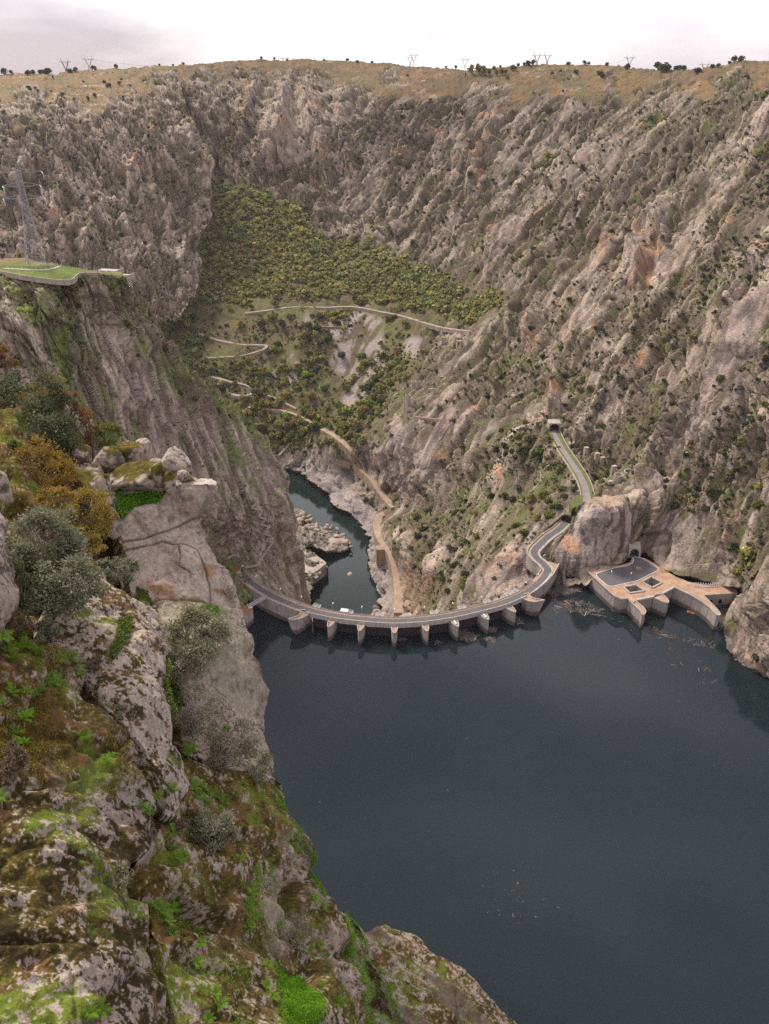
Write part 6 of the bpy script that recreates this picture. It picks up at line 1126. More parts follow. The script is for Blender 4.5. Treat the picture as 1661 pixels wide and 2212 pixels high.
def tree(p, s, col, k, label, group, name='valley_tree', cat='tree', sz=None, trunk=1.0):
    r = empty(name, p, label, cat, group, random.uniform(0, 6.28)); sz = sz or s
    a = bpy.data.objects.new('crown', TC[k % 7]); b = bpy.data.objects.new('trunk', TRK)
    for o in (a, b): COL.objects.link(o); o.parent = r; o.location = (0, 0, sz * .75 * trunk); o.scale = (s, s, sz)
    a.color = (*col, 1); b.scale = (s, s, sz * trunk); return r
TM = [(480, 735, 'the upper hairpin'), (576, 750, 'the turn of the upper hairpin'), (545, 845, 'the turn of the lower hairpin'), (470, 818, 'the lower dirt road'), (640, 664, 'the bend of the dirt road'), (755, 706, 'the lone bush on the scree'), (740, 800, 'the pale scree'), (690, 905, 'the bright green tree'), (600, 890, 'the broad track'), (680, 918, 'the track on the wall'), (870, 690, 'the road above the scree'), (620, 820, 'the small grey scree'), (860, 780, 'the crags right of the scree'), (780, 880, 'the foot of the scree'), (700, 710, 'the grassy terrace path'), (690, 790, 'the lower terrace path'), (560, 700, 'the wood edge by the road'), (740, 960, 'the service track')]
items = []
for j in it: i = ixt[j]; items.append((tree(PAf[i], rt[j], ct[j], j, 'x', 'trees of the terraces'), '%s %s tree' % ('tall' if rt[j] > 3.9 else 'small', CT[kt[j]]), UAf[i], VAf[i]))
say_which(items, TM)
# single bushes one can point at, right bank and around the roads
HAND = [(1150, 960, 34, 'olive', 'large round olive tree cluster left of the slope tunnel'), (1165, 985, 30, 'green', 'green tree under the olive cluster left of the slope tunnel'), (1140, 985, 28, 'dark', 'dark tree under the olive cluster left of the slope tunnel'), (1128, 955, 22, 'olive', 'small olive tree at the left of the slope tunnel cluster'), (1177, 1005, 24, 'green', 'lowest green tree of the cluster left of the grey road'),
    (1195, 1052, 26, 'yellow', 'yellow green tree in the belt below the grey road, upper one'), (1172, 1068, 30, 'yellow', 'yellow green tree in the middle of the belt below the grey road'), (1148, 1082, 28, 'yellow', 'wide yellow green tree in the belt below the grey road'), (1122, 1094, 26, 'yellow', 'yellow green tree at the left end of the belt below the grey road'), (1215, 1062, 24, 'olive', 'olive tree beside the stone wall of the grey road'), (1222, 1078, 18, 'dark', 'dark bush at the foot of the grey road wall'),
    (1188, 1090, 22, 'olive', 'olive bush below the yellow belt'), (1205, 1098, 26, 'bright', 'bright green bush beside the winding road, upper one'), (1188, 1115, 26, 'bright', 'bright green bush beside the winding road, lower one'), (1165, 1128, 24, 'yellow', 'yellow bush above the bend of the winding road'), (1135, 1160, 26, 'green', 'green bush left of the winding road'), (1120, 1152, 20, 'dark', 'dark bush left of the winding road'), (1100, 1145, 18, 'olive', 'olive bush on the open slope left of the winding road'),
    (1052, 1100, 26, 'olive', 'round olive tree on the ribs above the dam'), (1030, 1112, 22, 'yellow', 'yellowing tree on the ribs above the dam'), (1063, 1075, 20, 'dark', 'dark shrub above the round olive tree'), (985, 1110, 20, 'green', 'green bush on the slope over the crest wall'), (930, 1100, 24, 'dark', 'dark bush at the top of the gully over the crest wall'), (900, 1120, 22, 'olive', 'olive bush above the bend of the crest wall'), (940, 1145, 24, 'dark', 'dark bush in the gully over the crest wall'), (905, 1160, 20, 'dark', 'dark bush right beside the crest wall'),
    (1002, 1175, 26, 'olive', 'tall olive bush on the rib above the dam'), (985, 1190, 22, 'dark', 'dark bush under the tall olive bush'), (1030, 1160, 18, 'rust', 'russet bush on the rib above the dam'), (1015, 1205, 22, 'yellow', 'yellow green bush above the rounded slab'), (980, 1225, 18, 'dark', 'dark bush over the foot of the dam'), (1000, 1250, 22, 'yellow', 'yellow bush beside the rounded slab'), (955, 1240, 20, 'dark', 'dark bush in the cleft behind the dam'), (940, 1262, 18, 'olive', 'olive bush in the cleft behind the dam'), (970, 1280, 18, 'dark', 'dark bush low behind the dam railing'), (1012, 1278, 22, 'olive', 'olive bush low beside the rounded slab'),
    (1265, 830, 24, 'green', 'green tree in the gully above the slope tunnel'), (1280, 850, 22, 'olive', 'olive tree in the gully above the slope tunnel'), (1255, 852, 20, 'yellow', 'yellowing tree in the gully above the slope tunnel'), (1213, 880, 20, 'dark', 'dark bush beside the pinnacle over the tunnel'), (1380, 968, 24, 'dark', 'dark round bush on the slabs right of the grey road'), (1293, 1030, 18, 'green', 'green tree between the grey road and the low basin'), (1300, 1048, 20, 'green', 'second green tree beside the low basin'), (1282, 1030, 16, 'olive', 'olive tree at the kerb of the grey road'), (1330, 1050, 18, 'olive', 'olive bush between the two round tanks'),
    (1540, 1085, 30, 'dark', 'large dark bush in the cleft above the intake platform'), (1525, 1105, 24, 'dark', 'dark bush lower in the cleft above the intake platform'), (1570, 1060, 24, 'rust', 'brownish bush in the cleft above the intake platform'), (1640, 1100, 34, 'olive', 'olive thicket at the right edge over the slabs'), (1645, 1060, 28, 'yellow', 'yellowing thicket at the right edge'), (1590, 1240, 22, 'yellow', 'yellow green bush at the back corner of the intake platform'), (1597, 1255, 18, 'green', 'green bush at the back corner of the intake platform'), (1610, 1333, 20, 'dark', 'dark bush in the crack of the shore slabs'), (1640, 1425, 24, 'dark', 'dark bush low on the shore slabs'), (1585, 1345, 14, 'olive', 'small bush near the water on the shore slabs'), (1395, 1125, 16, 'green', 'green bush hanging beside the car park tunnel'), (1390, 1155, 16, 'dark', 'dark bush hanging beside the car park tunnel'),
    (690, 905, 26, 'bright', 'bright green tree beside the river track'), (690, 925, 22, 'green', 'green tree under the bright one beside the river track'), (660, 922, 26, 'dark', 'dark tree left of the river track'), (565, 895, 22, 'dark', 'dark tree behind the cliff shoulder'), (590, 905, 24, 'green', 'green tree behind the cliff shoulder'), (545, 838, 17, 'olive', 'round olive tree inside the lower hairpin'), (608, 870, 28, 'yellow', 'yellow green thicket under the lower hairpin'), (580, 878, 26, 'yellow', 'second yellow green thicket under the lower hairpin'), (713, 950, 12, 'dark', 'small dark tree between track and river'), (692, 690, 22, 'dark', 'dark round tree on top of the scree'), (755, 706, 12, 'dark', 'small round bush alone on the scree'), (840, 690, 24, 'olive', 'round olive tree at the road above the scree'), (852, 686, 18, 'yellow', 'yellowing tree at the road above the scree'), (780, 655, 28, 'olive', 'broad olive tree above the dirt road')]
for n_, (u, v, w, cn, lb) in enumerate(HAND):
    p, nn = look(u, v); d = (p - Vector(CAMP)).length; s = w / 2 / FOC * d * .98; tree(p - Vector((0, 0, s * .35)), s, np.array(PAL[cn]) * random.uniform(.9, 1.15), n_, lb, None, 'bush' if 'bush' in lb else 'tree', 'bush' if 'bush' in lb else 'tree', sz=s * .92, trunk=.8)
# trees along the plateau rim and the skyline
SKY = [(12, 158, 14), (25, 160, 9), (60, 160, 12), (72, 160, 10), (88, 158, 12), (98, 157, 12), (104, 156, 16), (150, 156, 11), (165, 154, 11), (205, 150, 12), (250, 144, 9), (345, 141, 6), (374, 139, 6), (395, 138, 6), (565, 128, 7), (593, 128, 7), (750, 130, 8), (773, 132, 8), (805, 135, 7), (965, 146, 6), (985, 149, 8), (1068, 148, 9), (1080, 147, 7), (1107, 150, 14), (1120, 141, 8), (1133, 139, 8), (1140, 139, 12), (1152, 139, 12), (1228, 138, 9), (1262, 140, 9), (1272, 141, 8), (1243, 158, 12), (1296, 160, 14), (1299, 168, 12), (1310, 141, 9), (1355, 148, 14), (1420, 148, 18), (1432, 156, 24), (1445, 149, 12), (1462, 149, 18), (1475, 149, 14), (1506, 154, 16), (1538, 147, 10), (1552, 145, 11), (1583, 137, 12), (1600, 134, 14), (1575, 138, 8), (1193, 160, 9), (1211, 157, 8), (700, 131, 5), (620, 129, 5), (1012, 149, 6), (1040, 148, 7),
    (62, 195, 9), (66, 200, 9), (82, 200, 8), (225, 178, 9), (232, 187, 9), (238, 186, 8), (258, 184, 9), (280, 184, 8), (262, 172, 6), (190, 215, 9), (206, 208, 9), (310, 171, 6), (352, 182, 10), (1095, 170, 7), (880, 165, 6)]
items = []; SM = [(144, 150, 'the leftmost pylon'), (194, 145, 'the second pylon'), (400, 140, 'the left crest'), (600, 128, 'the highest part of the crest'), (893, 140, 'the tallest pylon'), (1004, 148, 'the pylon over the poplars'), (1170, 142, 'the pair of pylons'), (1358, 147, 'the lone right pylon'), (1522, 148, 'the small right pylon'), (780, 132, 'the middle of the crest'), (70, 198, 'the left grass slope'), (240, 182, 'the grass above the left cliff'), (1270, 160, 'the right grass slope'), (1440, 152, 'the dip at the right'), (1600, 135, 'the right crest'), (30, 160, 'the left end of the skyline')]
for n_, (u, v, w) in enumerate(SKY):
    p, nn = look(u, v + 1); d = (p - Vector(CAMP)).length; s = w / 2 / FOC * d * 1.05; pos = 'left' if u < 420 else 'middle' if u < 1000 else 'right'
    t_ = tree(p + Vector((0, 0, -s * .2)), s, np.array(PAL['dark']) * random.uniform(1.0, 1.5), n_, '%s dark evergreen tree on the %s of the plateau %s' % ('large' if w > 13 else 'small' if w < 9 else 'mid sized', pos, 'skyline' if v < np.interp(u, *zip(*RIDGE)) + 8 else 'grass'), 'dark trees of the plateau', 'plateau_tree', sz=s * random.uniform(.85, 1.1), trunk=1.0); items.append((t_, ('large' if w > 13 else 'small' if w < 9 else 'mid sized') + ' dark evergreen tree', u, v))
say_which(items, SM)
for n_, (u, v, w) in enumerate([(1020, 160, 14), (1032, 160, 16), (1045, 161, 15), (1056, 160, 11), (1084, 159, 12), (1072, 160, 10), (1093, 158, 9)]):
    p, nn = look(u, v + 3); d = (p - Vector(CAMP)).length; s = w / 2 / FOC * d; tree(p, s * .9, np.array(PAL['yellow']) * .9, n_, 'yellow green poplar on the plateau under the skyline, %s of the clump' % ['leftmost', 'tallest', 'third from the left', 'fourth from the left', 'second from the right', 'middle right one', 'rightmost'][n_], 'poplars on the plateau', 'poplar', sz=s * 1.5, trunk=.9)
ix = choose(MA['plat'] * ((RA == 1) | (RA == 2)), 420, 21, 4); c, _ = pick_cols(len(ix), ['dark', 'brown', 'olive'], [3, 3, 1], 22); scatter('plateau_scrub', PAf[ix], np.random.default_rng(23).uniform(.8, 2.0, len(ix)), c, P_low, 'low broom dotted over the plateau grass', seed=24, lift=.3)
# ledges of the left cliff
d2 = (RA == 3) * np.clip(VEGA - .1 + .4 * nfield, 0, 1) * (VA > 600); ix = choose(d2 + .001 * (RA == 3), 1500, 25, 3.5); c, _ = pick_cols(len(ix), ['green', 'olive', 'bright', 'dark', 'brown'], [3, 3, 1.6, 2, 1], 26)
scatter('ledge_plants', PAf[ix], np.random.default_rng(27).uniform(.5, 1.3, len(ix)), c, P_low, 'herbs and low bushes on the ledges of the left cliff', seed=28, lift=.25)
ix = choose(d2 * (UA < 660) * np.clip(1.3 - np.abs(VA - 800) / 400, .1, 1), 70, 29, 14); c, kk = pick_cols(len(ix), ['olive', 'dark', 'green', 'grey'], [3, 3, 2, 1], 30)
items = []; LM = [(129, 606, 'the corner of the lawn wall'), (240, 600, 'the look-out'), (250, 740, 'the pale block under the look-out'), (330, 690, 'the notch of the cliff edge'), (425, 800, 'the shoulder of the cliff edge'), (60, 680, 'the left end of the cliff'), (150, 760, 'the grassy gully'), (300, 900, 'the tall square block'), (380, 980, 'the peaked boulder'), (470, 900, 'the dark streaked slab'), (540, 950, 'the pale buttress'), (480, 1050, 'the beak'), (560, 1130, 'the zigzag stair'), (515, 1210, 'the dam tunnel'), (620, 1180, 'the cliff edge over the dam')]
for n_, i in enumerate(ix):
    u, v = UAf[i], VAf[i]; s = random.uniform(1.4, 2.8); items.append((inst(SHR[n_ % 6], 'shrub', Vector(PAf[i]) + Vector((0, 0, s * .3)), s, c[n_], 'x', 'shrub', 'shrubs on the left cliff', random.uniform(0, 6)), ['olive', 'dark green', 'fresh green', 'grey green'][kk[n_]] + ' shrub', u, v))
say_which(items, LM)
for (u, v, w, cn, lb) in ((142, 612, 24, 'dark', 'dark round shrub at the corner of the lawn wall'), (175, 612, 13, 'dark', 'small dark shrub right of the lawn wall corner'), (45, 556, 18, 'yellow', 'yellow green bush at the foot of the big pylon'), (285, 620, 24, 'dark', 'dark shrub under the smaller look-out'), (430, 770, 22, 'olive', 'olive shrub on the edge of the left cliff'), (155, 640, 26, 'rust', 'brownish shrub under the lawn wall'), (470, 830, 16, 'brown', 'brown shrub on the shoulder of the left cliff'), (405, 745, 18, 'dark', 'dark shrub higher on the edge of the left cliff')):
    p, nn = look(u, v); d = (p - Vector(CAMP)).length; s = w / 2 / FOC * d; inst(SHR[int(u) % 6], 'shrub', p + Vector((0, -.3, s * .3)), s, PAL[cn], lb, 'shrub', None, u)
# boulders of the river bar and the bank
RB_ = [boulder_mesh('rock', 1, .9, .75, 200 + k, 8, -2, .1, res=2) for k in range(6)]
M['far_rock_']= M['far_rock']
def stone(u, v, w, z, k, label, group, flat=1.0, cat='rock'):
    p = at(u, v, z=z); s = w / 2 / FOC * (p - Vector(CAMP)).length; o = bpy.data.objects.new('river_rock', RB_[k % 6]); COL.objects.link(o); o.location = p; o.scale = (s, s, s * flat); o.rotation_euler = (random.uniform(-.3, .3), random.uniform(-.3, .3), random.uniform(0, 6)); return tag(o, label, cat, group)
r_ = np.random.default_rng(33); n_ = 0; items = []; BM = [(728, 1174, 'the whale shaped rock'), (640, 1105, 'the upper end of the river bar'), (690, 1140, 'the middle of the river bar'), (650, 1150, 'the cliff foot at the bar'), (750, 1170, 'the tip of the river bar'), (700, 1185, 'the little cove of the bar')]
while n_ < 130:
    u, v = r_.uniform(625, 765), r_.uniform(1085, 1192)
    if not pip([(622, 1090), (650, 1100), (690, 1128), (735, 1145), (765, 1180), (740, 1192), (700, 1180), (640, 1130)], np.array([u]), np.array([v]))[0]: continue
    w = r_.gamma(5, 1.5) + 2; items.append((stone(u, v, w, -126 + r_.uniform(-1, 1.5), n_, 'x', 'boulders of the river bar'), ('large' if w > 12 else 'small' if w < 7 else 'mid sized') + ' pale boulder', u, v)); n_ += 1
say_which(items, BM)
for n_, (u, v, w) in enumerate([(800, 1338, 22), (815, 1325, 24), (835, 1318, 26), (828, 1335, 28), (845, 1330, 20), (812, 1312, 16), (838, 1303, 18), (822, 1298, 14), (850, 1318, 18), (806, 1328, 14), (842, 1342, 20), (820, 1346, 22)]): stone(u, v, w, -125, n_, 'grey boulder beside the foot of the crest wall, %s in the heap' % ['lowest left', 'front left', 'largest upper middle', 'largest front', 'upper right', 'left on top', 'topmost', 'second topmost', 'rightmost', 'leftmost', 'lowest right', 'lowest of all'][n_], 'boulders at the foot of the crest wall')
stone(728, 1174, 62, -129, 3, 'largest whale shaped boulder of the river bar', None, .62); stone(731, 1191, 30, -130.5, 1, 'flat pale rock just above the river water', None, .3); stone(756, 1241, 13, -130, 2, 'lone rock in the middle of the river pool', None, .5)
sl = [tuple(at(*zr(*q), z=-118))[:2] for q in [(20, 1395), (150, 1420), (285, 1515), (290, 1535), (95, 1680), (60, 1640), (10, 1560)]]; tag(MB().prism(sl, -134, -118).build('rock_slab', mat('river_slab', (.43, .36, .30), .9, noise=[(.15, .75, 1.2, ISO), (.8, .8, 1.2, ISO)])), 'flat topped pale rock slab jutting into the river', 'rock')
# drift wood on the reservoir
def debris():
    r = np.random.default_rng(41); V = []; F = []; C = []
    for f_, poly, n in ((z7, [(70, 560), (140, 490), (330, 500), (320, 560), (250, 580), (110, 600)], 520), (z7, [(150, 650), (260, 610), (340, 640), (470, 690), (470, 750), (300, 720), (180, 700)], 210), (z7, [(100, 600), (140, 640), (160, 700), (120, 700)], 40), (z7, [(770, 790), (900, 850), (1000, 890), (1110, 940), (1000, 910), (860, 880)], 60), (z7, [(1080, 900), (1260, 900), (1280, 980), (1100, 940)], 40), (z7, [(1310, 690), (1375, 690), (1360, 830), (1300, 830)], 260), (z7, [(480, 640), (800, 780), (1330, 1130), (1300, 1300), (500, 900)], 45),
            (z5, [(690, 920), (700, 870), (760, 870), (850, 920), (830, 950), (720, 965)], 260), (z5, [(1140, 820), (1160, 755), (1235, 790), (1200, 820)], 110), (z5, [(920, 935), (1000, 940), (1005, 970), (960, 960)], 60), (z5, [(935, 850), (1010, 855), (1000, 885), (940, 885)], 70), (z5, [(195, 930), (265, 940), (255, 955), (200, 955)], 26), (z5, [(470, 960), (540, 965), (560, 1000), (500, 985)], 14)):
        a = np.array([f_(*q) for q in poly]); k = 0
        while k < n:
            q = r.uniform(a.min(0), a.max(0))
            if not pip([tuple(x) for x in a], q[:1], q[1:])[0]: continue
            k += 1; V.append((at(q[0], q[1], z=.04), 0))
    for (u0, v0, u1, v1, n) in ((1050, 1850, 1160, 2000, 40), (600, 1420, 1640, 1800, 40), (900, 1900, 1300, 2000, 12)):
        for _ in range(n): V.append((at(r.uniform(u0, u1), r.uniform(v0, v1), z=.03), 1))
    out = []
    for p, sm_ in V:
        l = r.gamma(2, .5) + .25; w = r.uniform(.06, .22) + .06 * l; h = r.uniform(.06, .25); a = r.uniform(0, 6.28)
        if sm_: l *= .22; w *= .5; h *= .4
        b = len(out); d = np.array([math.cos(a), math.sin(a), 0]); e = np.array([-d[1], d[0], 0]); p = np.array(p)
        out += [p - d * l - e * w, p + d * l - e * w * .6, p + d * l * .9 + e * w, p - d * l + e * w * .7, p - d * l * .9 + [0, 0, h], p + d * l * .85 + [0, 0, h]]
        F += [(b, b + 1, b + 5), (b, b + 5, b + 4), (b + 2, b + 3, b + 4), (b + 2, b + 4, b + 5), (b + 1, b + 2, b + 5), (b + 3, b, b + 4)]; c = np.array([(.12, .095, .078), (.17, .135, .11), (.075, .058, .048), (.27, .225, .19), (.45, .43, .39)])[r.choice(5, p=[.40, .27, .24, .07, .02])]; C += [c * r.uniform(.7, 1.2)] * 6
    tag(mesh_np('floating_debris', np.array(out), np.array(F), M['near_rock'], col=np.array(C)), 'drift wood and litter floating on the reservoir', None, None, 'stuff')
debris()

# ---------------------------------------------------------------- plants of the near cliffs
def leaves_mesh(name, P, D, size, col, seed, aspect=.5, parent=None):
    """one small blade per point, pointing along D"""
    r = np.random.default_rng(seed); n = len(P); d = D + r.normal(size=(n, 3)) * .6; d /= np.linalg.norm(d, axis=1, keepdims=True)
    w = np.cross(d, r.normal(size=(n, 3))); w /= np.linalg.norm(w, axis=1, keepdims=True); s = (size * r.uniform(.6, 1.35, n))[:, None]
    V = np.stack([P - d * s * .5, P + w * s * aspect * .5, P + d * s * .5, P - w * s * aspect * .5], 1).reshape(-1, 3); return mesh_np(name, V, np.arange(4 * n).reshape(-1, 4), M['leaf'], col=np.repeat(col, 4, 0), parent=parent)
FC = dict(holm=((.085, .098, .046), (.150, .155, .085)), oak=((.20, .135, .04), (.30, .20, .05)), russet=((.20, .11, .05), (.16, .10, .05)), gold=((.23, .185, .05), (.30, .22, .05)), juniper=((.150, .155, .092), (.25, .25, .165)), sage=((.18, .18, .105), (.27, .26, .17)), twig=((.15, .135, .095), (.21, .19, .14)), broom=((.16, .115, .075), (.21, .155, .10)), olive=((.10, .115, .035), (.17, .18, .05)), green=((.085, .15, .03), (.13, .22, .035)), ivy=((.09, .125, .03), (.15, .19, .04)))
def fg_tree(name, cat, u, v, ru, rv, t, base, kind, label, leaves, size, nc=40, seed=0, bark='bark', shell=.55, droop=0.0, spread=.17):
    r = np.random.default_rng(seed + 500); k = t / FOC; c = np.array(at(u, v, t=t)); b = np.array(at(*base, t=t + 1.0)); R3 = np.array([ru * k, (ru + rv) * .5 * k, rv * k * 1.08])
    d = r.normal(size=(nc, 3)); d /= np.linalg.norm(d, axis=1, keepdims=True); cc = d * (r.uniform(shell, 1, nc) ** .6)[:, None]; cc[:, 2] = np.where(cc[:, 2] < -.55, cc[:, 2] * .5, cc[:, 2]); C = c + cc * R3 * .9
    root = empty(name, tuple(b), label, cat); wd = MB(); rr0 = .035 * max(R3) + .05; mid = b + (c - b) * .35 + r.normal(size=3) * .1 * R3
    wd.tube([tuple(b - b + np.array([0, 0, -.6])), tuple((mid - b) * .5 + r.normal(size=3) * .05), tuple(mid - b)], [rr0, rr0 * .85, rr0 * .7], 7)
    for q in C:
        m = mid + (q - mid) * .5 + r.normal(size=3) * .10 * R3; wd.tube([tuple(mid - b), tuple(m - b), tuple(q - b)], [rr0 * .45, rr0 * .26, rr0 * .09], 5, cap=False)
        for _ in range(3): e = q + r.normal(size=3) * spread * R3; wd.tube([tuple(m * .4 + q * .6 - b), tuple((q + e) / 2 + r.normal(size=3) * .03 - b), tuple(e - b)], [rr0 * .10, rr0 * .07, rr0 * .03], 4, cap=False)
    wd.build('trunk', M[bark], root)
    w = r.uniform(.5, 1.5, nc); ki = r.choice(nc, leaves, p=w / w.sum()); off = r.normal(size=(leaves, 3)) * spread * R3 * np.array([1, 1, .8]); P = C[ki] + off; Dv = off / (np.linalg.norm(off, axis=1, keepdims=True) + 1e-6) + np.array([0, 0, .35 - droop])
    a0, a1 = (np.array(x) * 1.5 for x in FC[kind]); f = np.clip(r.normal(.45, .35, (leaves, 1)) + .25 * r.normal(size=(nc, 1))[ki], 0, 1); leaves_mesh('crown', P - b, Dv, size * 1.3, (a0 * (1 - f) + a1 * f) * r.uniform(.8, 1.2, (leaves, 1)), seed, parent=root); return root
FT = [('holm_oak', 'tree', 62, 862, 88, 62, 76, (70, 930), 'holm', 'large dark holm oak at the upper left edge', 9000, .22, 46), ('holm_oak', 'tree', 95, 935, 92, 66, 73, (110, 1000), 'holm', 'dark green holm oak in front of the upper one, left of the boulders', 11000, .20, 50), ('oak', 'tree', 105, 838, 34, 30, 77, (110, 870), 'gold', 'yellow oak crown inside the holm oaks', 1800, .20, 16),
    ('oak_shrub', 'shrub', 190, 925, 42, 55, 78, (200, 985), 'russet', 'sparse reddish oak shrub behind the boulders', 1700, .16, 22), ('oak_shrub', 'shrub', 235, 945, 34, 38, 79, (240, 985), 'olive', 'thin olive shrub above the dark rounded boulder', 1500, .15, 18), ('oak_shrub', 'shrub', 155, 880, 36, 38, 79, (160, 920), 'russet', 'russet shrub right of the holm oak top', 1400, .16, 18), ('oak_shrub', 'shrub', 10, 775, 30, 30, 86, (10, 810), 'russet', 'rust brown bush at the left edge above the oaks', 1300, .2, 16), ('oak_shrub', 'shrub', 262, 975, 26, 22, 77, (265, 995), 'twig', 'grey twiggy bush at the top of the tall block', 700, .13, 14),
    ('oak', 'tree', 92, 1012, 70, 62, 66, (110, 1070), 'oak', 'orange brown oak left of the boulder heap', 5200, .16, 40), ('oak', 'tree', 25, 985, 36, 34, 66, (30, 1015), 'olive', 'olive green bush under the holm oaks at the left edge', 2200, .16, 20), ('oak', 'tree', 188, 1118, 62, 66, 62, (200, 1180), 'gold', 'yellow orange oak under the boulder heap', 5200, .15, 40), ('oak', 'tree', 120, 1085, 44, 34, 60, (130, 1115), 'oak', 'pale ochre bush between the orange oak and the juniper', 2200, .15, 20), ('oak', 'tree', 205, 1178, 34, 24, 60, (205, 1200), 'gold', 'golden low bush at the foot of the yellow oak', 1500, .13, 14),
    ('juniper', 'tree', 100, 1180, 92, 80, 50, (90, 1300), 'juniper', 'big grey green juniper in front of the yellow oak', 12500, .15, 60), ('juniper', 'tree', 145, 1270, 78, 78, 48, (110, 1370), 'juniper', 'lower spreading half of the grey green juniper thicket', 9500, .14, 48), ('juniper', 'shrub', 60, 1265, 50, 60, 47, (70, 1340), 'holm', 'dark green juniper beside the big dark boulder', 4500, .14, 30), ('juniper', 'shrub', 262, 1230, 46, 30, 59, (262, 1255), 'juniper', 'low grey green bush on top of the lichen face', 3200, .13, 24),
    ('wild_olive', 'tree', 432, 1372, 72, 62, 60, (420, 1470), 'sage', 'large grey green wild olive below the pinnacle', 10500, .14, 54), ('wild_olive', 'tree', 400, 1440, 44, 44, 58, (395, 1500), 'juniper', 'darker part of the wild olive thicket below the pinnacle', 4200, .13, 28), ('dry_tree', 'tree', 440, 1540, 62, 62, 56, (400, 1620), 'twig', 'nearly leafless grey tree with pale branches', 3000, .12, 46), ('dry_tree', 'tree', 505, 1610, 66, 60, 57, (450, 1690), 'twig', 'second grey twiggy tree leaning over the water', 3300, .12, 46), ('dry_tree', 'shrub', 560, 1660, 36, 34, 60, (545, 1700), 'sage', 'thin grey shrub at the rim above the water', 1500, .12, 22),
    ('juniper', 'shrub', 458, 1808, 52, 60, 50, (450, 1860), 'juniper', 'round grey green bush in the middle of the moss bank', 7500, .12, 44), ('broom', 'shrub', 386, 1776, 26, 26, 47, (385, 1800), 'broom', 'small brown broom left of the round grey bush', 1500, .10, 18), ('broom', 'shrub', 20, 1640, 34, 44, 36, (10, 1685), 'broom', 'brown broom bush at the left edge', 3200, .10, 26), ('broom', 'shrub', 262, 1545, 28, 22, 46, (260, 1565), 'sage', 'small grey green cushion on the lichen face', 1500, .09, 18), ('broom', 'shrub', 245, 1905, 38, 42, 37, (235, 1945), 'sage', 'thin grey green shrub on the dark near cliff', 1400, .09, 24), ('dry_tree', 'shrub', 640, 2010, 42, 38, 54, (630, 2050), 'twig', 'bare grey shrub on the edge of the moss bank', 900, .11, 28),
    ('broom', 'shrub', 778, 2040, 18, 22, 71, (778, 2060), 'olive', 'dark olive shrub beside the pinkish boulder', 1400, .13, 14), ('broom', 'shrub', 100, 1365, 34, 26, 47, (100, 1390), 'sage', 'silvery broom with thin stems under the juniper', 1200, .12, 16), ('broom', 'shrub', 40, 1345, 24, 22, 45, (40, 1365), 'broom', 'brown heather between the boulder and the ferns', 1100, .09, 14), ('broom', 'shrub', 150, 2208, 30, 20, 30, (150, 2215), 'olive', 'grass green shrub at the bottom edge', 1200, .07, 14), ('broom', 'shrub', 345, 2205, 32, 24, 36, (345, 2215), 'broom', 'straw coloured shrub at the bottom edge', 1300, .08, 16), ('broom', 'shrub', 560, 1840, 24, 20, 55, (560, 1855), 'broom', 'brown heather right of the round grey bush', 1100, .1, 14), ('broom', 'shrub', 330, 1440, 24, 18, 54, (330, 1455), 'broom', 'reddish heather on the lichen face', 800, .09, 12), ('broom', 'shrub', 200, 1440, 26, 24, 49, (200, 1460), 'broom', 'reddish brown heather below the juniper', 900, .1, 12)]
BK = {'dry_tree': 'grey_bark', 'wild_olive': 'grey_bark', 'juniper': 'grey_bark'}
for n_, (nm, cat, u, v, ru, rv, t, base, kind, lb, nl, sz, nc) in enumerate(FT): fg_tree(nm, cat, u, v, ru, rv, t, base, kind, lb, nl, sz * 1.15, max(12, int(nc * .75)), seed=n_, bark=BK.get(nm, 'bark'), spread=.13 if nm == 'dry_tree' else .125)
